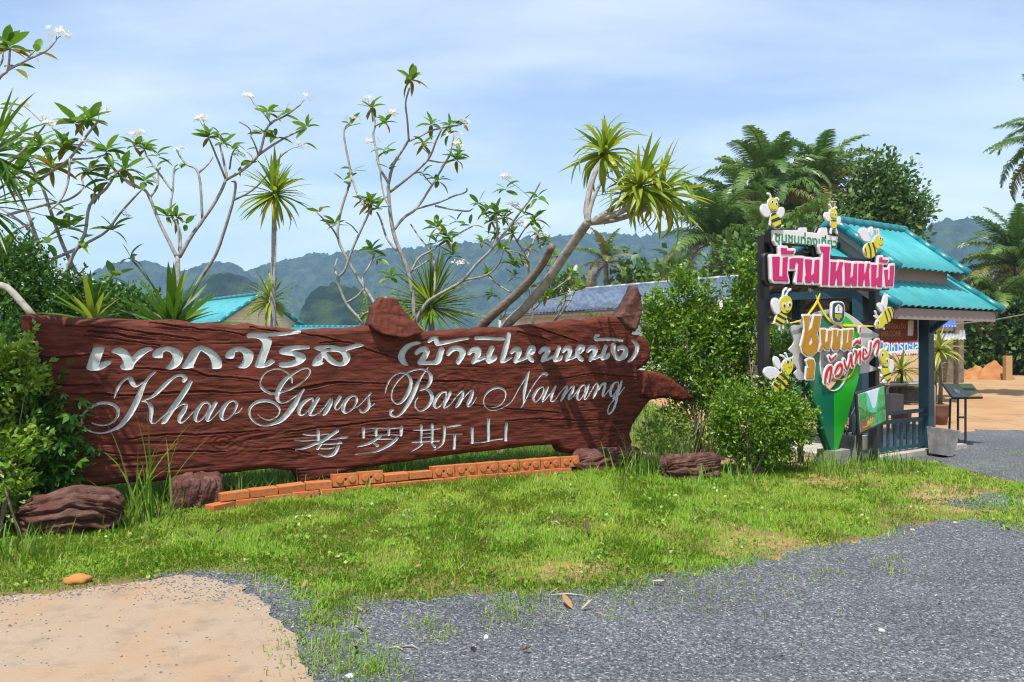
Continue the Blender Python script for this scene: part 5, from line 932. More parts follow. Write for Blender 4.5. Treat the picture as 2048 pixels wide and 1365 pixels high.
def palm(px, py, Y, n, L, label, seed, tr=9, meshes=FR, ymesh=FRY, ny=4, nb=2, spread=(.15, 1.95), base=-.3, group='palms behind the pavilion', ax=(0, 0, 1)):
    p = P(px, py, Y); r = random.Random(seed); t = thing('palm_tree', (p.x, p.y, base), label, 'palm tree', group)
    b = Vector((p.x + r.uniform(-.4, .4), p.y, base - .1)); MB().tube([b, b.lerp(p, .4) + Vector((r.uniform(-.2, .2), 0, 0)), b.lerp(p, .8), p], [tr * 1.3 / F * Y, tr / F * Y, tr / F * Y, tr * .8 / F * Y], 9, True, .06).build('trunk', M_BARKD, t, True)
    axv = Vector(ax).normalized(); u = axv.orthogonal().normalized(); w = axv.cross(u)
    for i in range(n):
        f = (i + .5) / n; an = spread[0] + (spread[1] - spread[0]) * f; az = i * 2.39996 + r.uniform(-.3, .3); d = axv * cos(an) + (u * cos(az) + w * sin(az)) * sin(an)
        me = r.choice(meshes) if i < n - ny - nb else (r.choice(ymesh) if i < n - nb else FRB[0])
        put('frond', me, t, p - axv * .25 * f, basis(d, roll=r.uniform(-.4, .4)), L * r.uniform(.8, 1.1))
    return t
palm(1535, 385, 46, 34, 5.0, 'tallest dark oil palm behind the bee sign, left of its neighbour', 2, 9)
palm(1645, 380, 48, 32, 4.9, 'paler oil palm leaning behind the upper roof of the pavilion', 3, 9, ny=9, nb=4)
palm(1435, 480, 42, 32, 4.3, 'low wide oil palm with drooping fronds left of the bee sign', 4, 12)
palm(1560, 500, 40, 24, 3.8, 'oil palm with hanging fronds half hidden by the bee sign', 5, 12, ny=5)
palm(1490, 440, 50, 26, 4.6, 'shaded oil palm crown filling the gap left of the tallest one', 31, 9)
palm(1600, 455, 52, 26, 4.8, 'shaded oil palm crown low between the two tall ones', 32, 9, ny=7)
palm(1345, 545, 50, 18, 3.0, 'small oil palm behind the blue roof', 14, 8)
palm(1211, 520, 40, 20, 2.1, 'small coconut palm with pale fronds above the blue roof', 6, 5, [FR[0], FR[1], FRY[0]], ny=6, nb=4, spread=(.1, 2.2), group='palms over the blue roof')
palm(2035, 530, 44, 36, 4.4, 'oil palm at the right edge beside the distant hill', 7, 7, group='palms at the right edge')
palm(1990, 600, 43, 26, 3.5, 'short oil palm whose fronds hang beside the pavilion', 8, 7, group='palms at the right edge', spread=(.6, 2.2))
palm(2120, 275, 24, 36, 2.3, 'tall palm outside the right edge with fronds hanging into the sky', 9, 8, group='palms at the right edge', spread=(.4, 2.3))

v, f = leaves_at(WEED[0], WEED[1], np.random.default_rng(3).uniform(.02, .042, len(WEED[0])), np.random.default_rng(4), .75, .1); link('lawn_weeds', make_mesh('lawn_weeds', v, f, M_SHRY), kind='stuff')
# ================================================================== bee sign beside the pavilion
TP = Plane(1545, 9.0, (0.828, 0.56))
M_WHITE = M('white_board', (0.62, 0.62, 0.61), 0.5, 0.3, col2=(0.50, 0.50, 0.49), scale=5, lo=.5, hi=.8); M_BLACK = M('black_metal', (0.018, 0.018, 0.02), 0.45, 0.4)
M_PINKP = M('magenta_paint', (0.50, 0.006, 0.115), 0.45, 0.3, col2=(0.42, 0.015, 0.12), scale=6); M_GREENT = M('green_lettering', (0.005, 0.19, 0.08), 0.4, 0.4)
M_GOLD = M('ochre_paint', (0.40, 0.20, 0.008), 0.45, 0.3, col2=(0.34, 0.16, 0.008), scale=6); M_RED = M('red_paint', (0.42, 0.006, 0.009), 0.4, 0.4)
M_PIND = M('dark_green_panel', (0.003, 0.11, 0.055), 0.35, 0.45, col2=(0.005, 0.13, 0.065), scale=2); M_PINL = M('bright_green_panel', (0.006, 0.37, 0.01), 0.4, 0.35, col2=(0.012, 0.30, 0.015), scale=2)
M_BRUSH = M('pale_grey_panel', (0.42, 0.42, 0.41), 0.5, 0.3, col2=(0.32, 0.32, 0.31), scale=5, lo=.5, hi=.8); M_YEL = M('bee_yellow', (0.52, 0.48, 0.01), 0.4, 0.4); M_YELR = M('yellow_ribbon', (0.66, 0.52, 0.01), 0.4, 0.4); M_OLIVE = M('olive_print', (0.30, 0.30, 0.02), 0.5, 0.3); M_INK = M('navy_print', (0.01, 0.05, 0.06), 0.5, 0.3)
M_WING = M('pale_wing', (0.60, 0.61, 0.64), 0.45, 0.4)
bs0 = G(1545, 940); bee_sign = thing('bee_sign', tuple(bs0), 'tall community sign with pink Thai lettering, green pin panel and cut-out bees', 'sign')
def layer(name, f, n0, n1, mat, parent, h=0.008, grow=0.0, **k):
    v, fc = slab(TP, f[0], f[1], h, n0, n1, grow); return link(name, make_mesh(name, v, fc, mat), parent, **k)
def both(f, g): return (lambda x, z: np.maximum(f[0](x, z), g[0](x, z))), f[1]
for px, top in ((1541, 470), (1762, 560)):
    s = TP.sz([(px, 700)])[0, 0]; b = TP.w(np.array([s]), -0.10, np.array([-.1]))[0]; zt = TP.sz([(px, top)])[0, 1]; b[2] = float(gz(b[0], b[1])) - .05
    MB().box((b[0], b[1], (b[2] + zt) / 2), .10, .10, zt - b[2], rz=math.atan2(.56, .828)).build('post', M_BLACK, bee_sign)
mb = MB()
for z in (TP.sz([(1541, 500)])[0, 1], TP.sz([(1541, 560)])[0, 1], TP.sz([(1541, 640)])[0, 1], TP.sz([(1541, 745)])[0, 1]):
    s0, s1 = TP.sz([(1541, 600)])[0, 0], TP.sz([(1762, 600)])[0, 0]; a = TP.w(np.array([s0, s1]), -0.07, np.array([z, z])); mb = MB().beam(a[0], a[1], .04, .04); mb.build('crossbar', M_BLACK, bee_sign)
Z6 = lambda pts, oy=380: [(1500 + p[0] / 6.203, oy + p[1] / 6.203) + ((p[2] / 6.203,) if len(p) > 2 else ()) for p in pts]
PINK = [[(195, 838), (285, 840), (278, 1078), (320, 1082), (325, 850), (385, 840), (372, 1050), (395, 1145), (215, 1135), (203, 1110)], [(300, 730), (375, 735), (372, 765), (470, 765), (445, 810), (308, 808)], [(410, 870), (440, 855), (580, 858), (575, 900), (562, 1152), (500, 1150), (520, 905), (480, 905), (472, 985), (408, 985)], [(600, 868), (685, 875), (672, 1075), (712, 1040), (722, 880), (776, 872), (770, 1160), (708, 1160), (706, 1115), (665, 1160), (605, 1155), (600, 1085), (612, 1060)], [(785, 712), (910, 715), (900, 770), (885, 1182), (810, 1185), (830, 775), (798, 775)], [(915, 903), (990, 905), (972, 1040), (1002, 990), (1025, 903), (1075, 905), (1052, 985), (1062, 1190), (1000, 1190), (1000, 1085), (972, 1115), (965, 1190), (908, 1187), (920, 920)], [(1090, 913), (1170, 920), (1160, 1105), (1196, 1070), (1206, 925), (1246, 920), (1240, 1195), (1180, 1195), (1183, 1150), (1150, 1195), (1090, 1187), (1097, 1080)], [(1265, 922), (1335, 925), (1325, 1070), (1352, 1015), (1375, 920), (1407, 925), (1390, 1010), (1402, 1197), (1345, 1197), (1345, 1095), (1322, 1130), (1315, 1197), (1258, 1192)], [(1420, 937), (1490, 940), (1480, 1115), (1512, 1080), (1517, 930), (1562, 935), (1550, 1212), (1500, 1210), (1498, 1165), (1472, 1205), (1420, 1200)], [(1525, 848), (1560, 843), (1557, 872), (1635, 878), (1612, 912), (1520, 902)], [(1582, 998), (1632, 998), (1626, 1125), (1650, 1115), (1657, 950), (1706, 943), (1692, 1197), (1600, 1202)]]
pk = [('p', [Z6(p)]) for p in PINK]; pf = fld(TP, pk)
layer('shadow_board', pf, -0.04, 0.02, M_BLACK, bee_sign, .012, .055); nb = layer('name_board', pf, 0.045, 0.09, M_WHITE, bee_sign, .009, .030)
for p in pk: layer('letter', fld(TP, [p]), 0.0905, 0.098, M_PINKP, nb, .009)
def text_on(pl, body, box, n0, n1, mat, parent, name='lettering', bold=0.0, h=None, **k):
    """flat lettering fitted to a pixel box (x0, ytop, x1, ybottom) taken at its left end"""
    c = bpy.data.curves.new('t', 'FONT'); c.body = body; c.offset = bold; c.extrude = 0.0; c.resolution_u = 3
    o = bpy.data.objects.new('t', c); COL.objects.link(o); bpy.context.view_layer.update(); ev = o.evaluated_get(bpy.context.evaluated_depsgraph_get()); me = ev.to_mesh()
    v = np.array([tuple(q.co) for q in me.vertices]); f = [tuple(p.vertices) for p in me.polygons]; ev.to_mesh_clear(); bpy.data.objects.remove(o); bpy.data.curves.remove(c)
    a = pl.sz([(box[0], box[1]), (box[0], box[3]), (box[2], box[1])]); s0, s1, z1, z0 = a[0, 0], a[2, 0], a[0, 1], a[1, 1]
    u = (v[:, 0] - v[:, 0].min()) / np.ptp(v[:, 0]); w = (v[:, 1] - v[:, 1].min()) / np.ptp(v[:, 1])
    W = pl.w(s0 + u * (s1 - s0), n1, z0 + w * (z1 - z0))
    return link(name, make_mesh(name, W, f, mat), parent, **k)
gb = fld(TP, [('p', [[(1537, 461), (1666, 474), (1664, 496), (1537, 488)]])])
gpts = [[(245, 515), (330, 520)], [(250, 640), (320, 690)]]
def tfield(body, box, pl, bold): pass
up = fld(TP, [('p', [Z6([(238, 520), (560, 525), (575, 490), (635, 490), (640, 545), (800, 560), (830, 490), (890, 490), (895, 580), (1020, 600), (1010, 690), (700, 675), (330, 650), (318, 700), (270, 690), (240, 640)])])])
layer('shadow_board', up, -0.04, 0.02, M_BLACK, bee_sign, .012, .03); ub = layer('upper_name_board', up, 0.03, 0.07, M_WHITE, bee_sign, .01, .012)
text_on(TP, 'ชุมชนท่องเที่ยว', (1539.5, 459, 1664, 493), 0, 0.0735, M_GREENT, ub, 'lettering', .022)
# pale brush panel, pin, ribbon
bf = fld(TP, [('c', [[(1578, 655), (1600, 650), (1590, 642), (1612, 640), (1630, 625), (1665, 619), (1690, 626), (1712, 640), (1730, 655), (1745, 664), (1756, 672), (1740, 680), (1757, 690), (1748, 712), (1735, 728), (1752, 738), (1730, 746), (1700, 750), (1690, 752), (1664, 750), (1640, 745), (1600, 762), (1586, 748), (1592, 738), (1580, 722), (1584, 710), (1575, 700), (1586, 684)]])])
layer('brush_panel', bf, 0.0, 0.018, M_BRUSH, bee_sign, .014)
pin_o = ('c', [[(1663, 626), (1648, 629), (1632, 640), (1620, 660), (1612, 690), (1609, 725), (1611, 755), (1620, 792), (1636, 840), (1650, 885), (1661, 912), (1666, 914), (1672, 890), (1686, 845), (1703, 785), (1713, 748), (1717, 715), (1716, 688), (1708, 660), (1694, 640), (1678, 629)]])
hole = fld(TP, [('e', 1663, 716, 30, 66, 4)]); pf2 = fld(TP, [pin_o]); pinf = (lambda x, z: np.maximum(pf2[0](x, z), -hole[0](x, z))), pf2[1]
sm = TP.sz([(1662, 700)])[0, 0]
lft = (lambda x, z: np.maximum(pinf[0](x, z), x - sm)), pf2[1]; rgt = (lambda x, z: np.maximum(pinf[0](x, z), sm - x)), pf2[1]
layer('pin_back', pf2, -0.08, -0.02, M_BLACK, bee_sign, .015, .012) if False else None
pd_ = layer('pin_panel', lft, -0.06, 0.045, M_PIND, bee_sign, .012, label='dark green left half of the pin'); layer('pin_panel', rgt, -0.06, 0.045, M_PINL, bee_sign, .012, label='bright green right half of the pin')
rim = (lambda x, z: np.abs(hole[0](x, z)) - .006), hole[1]; layer('pin_rim', rim, 0.02, 0.055, M_WHITE, bee_sign, .006)
rib = fld(TP, [('s', [(1572, 647, 1.2), (1592, 642, 1.4), (1606, 632, 1.8), (1620, 614, 2.2), (1627, 602, 2.2), (1632, 588, 1)]), ('s', [(1624, 592, .8), (1628, 605, 2), (1640, 628, 2.4), (1652, 642, 2.6), (1668, 649, 2.6), (1700, 652, 2.2), (1742, 653, 1)])]); layer('ribbon', rib, 0.05, 0.062, M_YELR, bee_sign, .005)
rib2 = fld(TP, [('s', [(1662, 758, .8), (1680, 759, 1.6), (1695, 748, 1.6), (1703, 730, 1)])]); layer('ribbon', rib2, 0.05, 0.058, M_YELR, bee_sign, .005)
lg = fld(TP, [('c', [[(1654, 607), (1664, 604), (1674, 607), (1677, 618), (1676, 636), (1670, 646), (1659, 646), (1652, 638), (1652, 618)]])]); lo_ = layer('crest', lg, 0.05, 0.085, M_WHITE, bee_sign, .006, .006)
layer('crest_field', lg, 0.0855, 0.09, M_INK, lo_, .006, -.012)
layer('crest_print', fld(TP, [('p', [[(1657, 627), (1657, 617), (1661, 612), (1664, 609), (1668, 612), (1672, 617), (1671, 628)]])]), 0.0905, 0.093, M_WHITE, lo_, .005); layer('crest_print', fld(TP, [('p', [[(1657, 629), (1671, 630), (1670, 637), (1667, 638), (1666, 642), (1662, 642), (1661, 638), (1657, 637)]])]), 0.0905, 0.093, M_OLIVE, lo_, .005)
layer('crest_print', fld(TP, [('s', [(1664, 613, .9), (1664, 622, 1.3)])]), 0.0935, 0.095, M_INK, lo_, .004)
GO = [[[(585, 450), (665, 447), (640, 640), (690, 592), (722, 450), (800, 450), (780, 590), (750, 660), (775, 760), (752, 880), (700, 930), (630, 940), (575, 890), (560, 820), (590, 700), (605, 620), (600, 500)], [(650, 770), (690, 690), (695, 770), (670, 812), (655, 805)]], [[(625, 1000), (660, 978), (710, 990), (727, 1040), (710, 1225), (620, 1225), (630, 1090), (655, 1085)]], [[(800, 618), (862, 618), (850, 780), (885, 755), (893, 630), (937, 632), (905, 872), (855, 860), (832, 825), (800, 880), (778, 872), (812, 790)]], [[(955, 618), (1003, 620), (990, 715), (1012, 690), (1022, 628), (1057, 635), (1037, 720), (1042, 820), (1010, 870), (960, 872), (938, 830), (952, 760)]], [[(1078, 628), (1132, 625), (1115, 785), (1140, 770), (1150, 620), (1205, 618), (1170, 872), (1135, 852), (1100, 872), (1058, 850), (1077, 780)]]]
gs = [('p', [Z6(l, 560) for l in g]) for g in GO]; gw = layer('gold_name_board', fld(TP, gs), 0.068, 0.085, M_WHITE, bee_sign, .008, .022)
for g in gs: layer('letter', fld(TP, [g]), 0.0855, 0.092, M_GOLD, gw, .008)
RD = [[[(850, 1270, 16), (860, 1180, 20), (890, 1105, 22), (930, 1085, 18), (922, 1160, 18), (905, 1262, 14)], [(885, 1120, 10), (872, 1185, 12)]], [[(905, 958, 13), (930, 992, 15), (990, 935, 8)]], [[(975, 1150, 16), (1000, 1080, 18), (1048, 1050, 20), (1060, 1110, 20), (1030, 1180, 20), (985, 1192, 14)]], [[(1090, 1000, 16), (1098, 1045, 15), (1128, 1100, 16), (1160, 1000, 14), (1166, 935, 12)]], [[(1178, 930, 15), (1186, 1055, 18), (1205, 1068, 12)]], [[(1220, 880, 12), (1242, 905, 15), (1226, 1030, 14)], [(1232, 1000, 10), (1288, 885, 15), (1286, 1028, 14)]], [[(1205, 808, 12), (1250, 765, 18), (1290, 790, 12)], [(1292, 788, 10), (1290, 740, 8)]], [[(1292, 600, 11), (1286, 650, 10)]], [[(1330, 862, 14), (1322, 940, 17), (1342, 982, 17), (1398, 930, 15), (1422, 785, 14)], [(1350, 862, 10), (1372, 905, 11)]], [[(1452, 830, 14), (1482, 775, 17), (1518, 762, 17), (1514, 840, 17), (1490, 920, 14)]]]
rs = [[('s', Z6(s, 560)) for s in g] for g in RD]; rw = layer('red_name_board', fld(TP, sum(rs, [])), 0.07, 0.088, M_WHITE, bee_sign, .008, .022)
for g in rs: layer('letter', fld(TP, g), 0.0885, 0.094, M_RED, rw, .007)
# ---- cut-out bees: (head ellipse, body ellipse, body axis degrees, wings, eyes, antennae, extra limbs)
def bee(head, body, stripes, wings, eyes, ant, limbs=(), tail=None, smile=None):
    sh = [('e', *head), ('e', *body)] + [('e', *w) for w in wings] + [('s', a) for a in ant] + [('s', l) for l in limbs] + ([('p', [tail])] if tail else [])
    b = layer('bee', fld(TP, sh), 0.075, 0.095, M_WHITE, bee_sign, .006, .0045)
    bf_ = fld(TP, [('e', *body)] + ([('p', [tail])] if tail else [])); layer('abdomen', bf_, 0.0955, 0.098, M_YEL, b, .005)
    for st in stripes: layer('stripe', both(fld(TP, [('s', st)]), bf_), 0.0985, 0.0995, M_BLACK, b, .004)
    for w in wings: layer('wing', fld(TP, [('e', *w)]), 0.0955, 0.0975, M_WING, b, .006, -.002)
    layer('head', fld(TP, [('e', *head)]), 0.1000, 0.103, M_YEL, b, .005)
    for (x, y, rx, ry, px, py) in eyes:
        e = layer('eye', fld(TP, [('e', x, y, rx, ry, 0)]), 0.1032, 0.1045, M_WHITE, b, .003); MBk = fld(TP, [('e', px, py, rx * .5, ry * .55, 0)]); layer('pupil', MBk, 0.1047, 0.106, M_BLACK, b, .0025)
    if smile: layer('mouth', fld(TP, [('s', smile)]), 0.1032, 0.1045, M_INK, b, .003)
bee((1532.5, 412, 9.5, 13, -12), (1538, 444, 9, 17, -22), [[(1528, 432, 3), (1546, 425, 3)], [(1528, 446, 3.2), (1548, 438, 3.2)], [(1536, 460, 3), (1554, 450, 3)]], [(1518, 424, 9, 13, -15), (1548, 428, 7, 11, 20)], [(1530, 407, 3, 4, 1530, 407), (1537.5, 411, 3, 4, 1538, 411)], [[(1529, 399, 1), (1527, 392, 1), (1523, 390, 1.4)], [(1537, 401, 1), (1541, 399, 1), (1544, 402, 1.4)]], [[(1528, 440, .6), (1527, 452, 1.2)]], [(1545, 460), (1554, 453), (1541, 460)], [(1529, 420, .5), (1533, 423, .5), (1537, 421, .5)])
bee((1653, 430, 7, 10.5, -8), (1654, 449, 6, 12, -6), [[(1647, 444, 1.2), (1661, 444, 1.2)], [(1647, 460, 1.2), (1661, 460, 1.2)]], [(1642, 436, 6, 9, -15), (1664, 444, 4, 8, 12)], [(1651, 430, 2, 2.8, 1651, 430.5), (1656.5, 431, 2, 2.8, 1656.5, 431.5)], [[(1651, 420, .8), (1648, 415, .8), (1646, 412, 1.2)], [(1655, 420, .8), (1658, 417, .8), (1660, 418, 1.2)]], [[(1650, 460, 1.2), (1649, 468, 1.8)], [(1659, 460, 1.2), (1661, 468, 1.8)], [(1662, 446, 1.0), (1665, 440, 1.8)]], None, [(1650, 437, .5), (1654, 440, .5), (1657, 438, .5)])
bee((1743, 486, 9.5, 13.5, 8), (1727.5, 502, 13, 16, 12), [[(1722, 486, 2.4), (1727, 502, 2.6), (1728, 520, 2.4)], [(1731, 486, 2.4), (1736, 502, 2.6), (1738, 516, 2.4)], [(1714, 492, 1.6), (1718, 506, 1.8), (1718, 518, 1.6)]], [(1717, 472, 10, 15, -32), (1729, 466, 4.5, 10, 8)], [(1745, 479, 2.2, 3.6, 1746, 479), (1750, 480, 1.8, 3.2, 1750.5, 480)], [[(1741, 473, .8), (1739, 462, 1.4)], [(1745, 473, .8), (1744, 461, 1.4)]], (), None, [(1744, 491, .5), (1748, 493, .5), (1751, 490, .5)])
bee((1557.5, 610, 12.5, 17.5, 6), (1549, 637, 10.5, 16, 28), [[(1540, 630, 2.6), (1558, 640, 2.6)], [(1537, 641, 2.6), (1553, 650, 2.6)], [(1545, 622, 2.6), (1563, 632, 2.6)]], [(1540, 614, 9, 17, -14)], [(1553.5, 612, 4.2, 6, 1554, 613), (1564, 610, 4.2, 6, 1565, 611)], [[(1553, 593, 1), (1555, 583, 1), (1560, 578, 1.6)], [(1559, 592, 1), (1563, 584, 1), (1568, 580, 1.6)]], [[(1558, 638, 1), (1562, 645, 1.4)], [(1546, 652, 1), (1546, 660, 1.4)], [(1552, 650, 1), (1553, 657, 1.4)]], [(1538, 640), (1534, 648), (1543, 648)], [(1557, 622, .9), (1560, 624, .9), (1563, 622, .9)])
bee((1748, 645, 8.5, 13, 20), (1761, 632, 11, 18, 28), [[(1756, 624, 2), (1760, 637, 2.2), (1763, 648, 2)], [(1762, 618, 2), (1767, 630, 2.2), (1769, 642, 2)], [(1768, 614, 1.6), (1772, 624, 1.8), (1773, 634, 1.6)]], [(1756.5, 607, 5, 17, 8), (1749, 616, 5.5, 10, -28)], [(1742, 645, 2.6, 4, 1741.5, 646)], [[(1743, 634, .8), (1740, 630, .8), (1738, 624, 1.4)], [(1741, 637, .8), (1737, 633, 1.3)]], [[(1754, 655, 1), (1755, 658, 1.4)], [(1738, 650, 1.2), (1740, 656, 1.4)]])
bee((1561.5, 733, 10.5, 17, 10), (1548, 764, 13, 23, 30), [[(1534, 752, 3), (1550, 764, 3), (1560, 775, 3)], [(1543, 744, 3), (1556, 754, 3), (1565, 764, 3)], [(1530, 764, 3), (1545, 775, 3), (1550, 785, 3)]], [(1531, 747, 17, 12.5, 22), (1541, 726, 6, 13, -18)], [(1559.5, 722, 4, 5.5, 1561, 724), (1566.5, 719, 2.6, 5, 1567.5, 720)], [[(1557, 717, 1), (1553, 712, 1), (1549, 711, 1.6)], [(1562, 716, 1), (1558, 707, 1.4)]], (), None, [(1562, 734, .5), (1566, 736, .5), (1569, 732, .5)])
bee((1755, 716, 9.5, 18, -12), (1759, 745, 8, 17, -20), [[(1750, 733, 2.4), (1767, 733, 2.4)], [(1752, 753, 2), (1768, 746, 2)], [(1757, 764, 1.6), (1768, 757, 1.6)]], [(1768, 733, 6, 14, 5)], [(1751, 710, 3, 5.5, 1750.5, 710), (1760, 721, 3, 5.5, 1759.5, 722)], [[(1755, 699, .8), (1754, 690, .8), (1752, 684, 1.4)], [(1759, 700, .8), (1762, 693, .8), (1761, 687, 1.4)]], [[(1750, 738, 1), (1746, 736, 1.6)], [(1753, 748, 1.2), (1750, 752, 1.8)], [(1757, 758, 1), (1754, 764, 1.8)]], [(1762, 757), (1764, 766), (1768, 755)], [(1751, 724, .5), (1754, 728, .5), (1757, 727, .5)])
fb = G(1676, 945); fb = TP.w(np.array([TP.sz([(1668, 900)])[0, 0]]), 0.0, np.array([0.]))[0]
MB().box((fb[0], fb[1], .03), .34, .26, .34, rz=.6).build('footing_block', M('grey_concrete', (0.27, 0.26, 0.24), .9, .2, col2=(.19, .18, .17), scale=9, bump=.4), bee_sign)
# ---- river picture boards
def picture_board(corners, Y0, d, legs, label):
    pl = Plane(corners[0][0], Y0, d); c = pl.sz(corners); ctr = pl.w(np.array([c[:, 0].mean()]), -.05, np.array([0.]))[0]
    t = thing('picture_board', (ctr[0], ctr[1], float(gz(ctr[0], ctr[1]))), label, 'picture board', 'river picture boards by the bee sign')
    P4 = lambda u, v: tuple((np.array(corners[0]) * (1 - u) * (1 - v) + np.array(corners[1]) * u * (1 - v) + np.array(corners[2]) * u * v + np.array(corners[3]) * (1 - u) * v))
    def lay(name, pts, n0, n1, mat, grow=0, par=t, h=.012):
        f = fld(pl, [('p', [[P4(*q) for q in pts]])]); v, fc = slab(pl, f[0], f[1], h, n0, n1, grow); return link(name, make_mesh(name, v, fc, mat), par)
    sq = [(0, 0), (1, 0), (1, 1), (0, 1)]; lay('frame', sq, -.03, 0, M_BLACK, .012)
    p = lay('picture', [(.03, .03), (.97, .03), (.97, .97), (.03, .97)], .0005, .004, PIC['sky'], 0)
    for i, (m, pts) in enumerate([('far', [(.03, .05), (.3, .04), (.42, .2), (.5, .45), (.6, .5), (.7, .3), (.78, .05), (.97, .04), (.97, .7), (.5, .7), (.03, .68)]), ('mid', [(.03, .02), (.12, .04), (.3, .1), (.32, .4), (.44, .58), (.6, .66), (.7, .5), (.74, .2), (.86, .03), (.97, .03), (.97, .75), (.5, .7), (.03, .72)]), ('dark', [(.03, .34), (.14, .4), (.28, .5), (.42, .57), (.58, .62), (.66, .64), (.97, .5), (.97, .72), (.6, .70), (.03, .74)]), ('water', [(.03, .70), (.5, .68), (.97, .66), (.97, .97), (.03, .97)]), ('refl', [(.45, .72), (.97, .68), (.97, .97), (.5, .97), (.38, .94)]), ('boat', [(.1, .86), (.2, .87), (.45, .85), (.58, .76), (.56, .83), (.46, .89), (.24, .91), (.12, .89)]), ('yellow', [(.28, .8), (.32, .72), (.36, .78), (.41, .71), (.45, .78), (.5, .7), (.53, .79), (.44, .855), (.26, .86)])]):
        f = fld(pl, [('c' if m in ('far', 'mid', 'dark', 'refl') else 'p', [[P4(*q) for q in pts]])]); fr = fld(pl, [('p', [[P4(.03, .03), P4(.97, .03), P4(.97, .97), P4(.03, .97)]])])
        v, fc = slab(pl, (lambda x, z, f=f, fr=fr: np.maximum(f[0](x, z), fr[0](x, z))), f[1], .008, .0045 + i * .0006, .0047 + i * .0006); link('print', make_mesh('print', v, fc, PIC[m]), p)
    for px in legs:
        s = pl.sz([(px, 860)])[0, 0]; b = pl.w(np.array([s]), -.06, np.array([0.]))[0]; g = float(gz(b[0], b[1])); zt = c[:, 1].max() - .1; MB().box((b[0], b[1], (g - .05 + zt) / 2), .055, .055, zt - g + .05).build('leg', M_BLACK, t)
    a = pl.w(np.array([pl.sz([(legs[0], 860)])[0, 0], pl.sz([(legs[1], 860)])[0, 0]]), -.06, np.array([.18, .18])); MB().beam(a[0], a[1], .035, .035).build('brace', M_BLACK, t)
PIC = {k: M('print_' + k, c, .4, .35, col2=c2, scale=s, lo=.4, hi=.6) for k, c, c2, s in (('sky', (.50, .60, .72), (.62, .68, .75), 3), ('far', (.03, .38, .30), (.10, .50, .40), 8), ('mid', (.02, .26, .06), (.05, .40, .10), 16), ('dark', (.01, .10, .015), (.04, .25, .04), 18), ('water', (.13, .075, .035), (.2, .12, .05), 9), ('refl', (.02, .22, .05), (.06, .36, .16), 10), ('boat', (.55, .22, .01), (.6, .3, .02), 8), ('yellow', (.6, .45, .01), (.12, .3, .1), 30))}
picture_board([(1714, 787), (1769, 770), (1773, 843), (1719, 869)], 9.35, (0.75, 0.66), (1728, 1757), 'picture board of a yellow boat on a jungle river, right of the pin')
picture_board([(1540, 797), (1602, 768), (1606, 850), (1546, 884)], 9.3, (0.75, 0.66), (1550, 1584), 'picture board of the jungle river half hidden behind the round bush')
# ================================================================== pavilion
KP = 1.18; UD = Vector((0.8336, 0.5524, 0)); VD = Vector((UD.y, -UD.x, 0)); A0 = Vector((4.1 * KP, 10.47 * KP, 0))
GP = -0.29
def PV(u, v, z): return A0 + UD * u + VD * v + Vector((0, 0, z))
RZ = math.atan2(UD.y, UD.x)
M_TEAL = M('teal_roof_sheet', (0.03, 0.265, 0.285), 0.4, 0.4, col2=(0.07, 0.33, 0.345), scale=2.5, lo=.4, hi=.7, dirt=(0.07, 0.17, 0.17), dscale=2.2, dlo=.54, dhi=.74); M_TEALC = M('teal_ridge_cap', (0.005, 0.15, 0.18), 0.35, 0.5)
M_POST = M('dark_teal_paint', (0.010, 0.045, 0.062), 0.5, 0.4, col2=(0.015, 0.06, 0.08), scale=4); M_SOFF = M('brown_grey_timber', (0.13, 0.105, 0.09), 0.7, 0.25, col2=(0.20, 0.17, 0.15), scale=6, stretch=(1, 1, 5)); M_FASC = M('taupe_fascia', (0.24, 0.20, 0.175), 0.65, 0.3)
M_CONC = M('pale_concrete', (0.42, 0.39, 0.34), 0.9, 0.2, col2=(0.3, 0.27, 0.23), scale=4, bump=.4)
pav = thing('pavilion', tuple(PV(1.6, 0, GP)), 'open roadside pavilion with two-tier corrugated teal roof and dark teal posts', 'pavilion', rz=0)
def corr(name, a, b, c, d, n, amp, mat, parent, over=14, th=0.012, **k):
    """corrugated sheet: a-b upper edge, d-c lower edge; n ridges from a to b"""
    a, b, c, d = map(Vector, (a, b, c, d)); nrm = (b - a).cross(d - a).normalized()
    if nrm.z < 0: nrm = -nrm
    m = n * 8 + 1; v = []
    for j, (p, q) in enumerate(((a, b), (d, c))):
        for i in range(m):
            t = i / (m - 1); w = abs(math.sin(pi * t * n)) ** .8; v.append(p.lerp(q, t) + nrm * (amp * w))
    v2 = [p - nrm * th for p in v]; f = [(i, i + 1, m + i + 1, m + i) for i in range(m - 1)]; o = 2 * m
    f2 = [(o + m + i, o + m + i + 1, o + i + 1, o + i) for i in range(m - 1)]; e = [(m + i, m + i + 1, o + m + i + 1, o + m + i) for i in range(m - 1)] + [(i + 1, i, o + i, o + i + 1) for i in range(m - 1)]
    return link(name, make_mesh(name, v + v2, f + f2 + e, mat, True), parent, **k)
def cap(parent, p, q, r=.075, n=6, mat=None):
    p, q = Vector(p), Vector(q)
    for i in range(n):
        a, b = p.lerp(q, i / n), p.lerp(q, (i + 1.06) / n); MB().tube([a, a.lerp(b, .5), b], [r, r * .97, r * 1.08], 10).build('ridge_cap', mat or M_TEALC, parent, True)
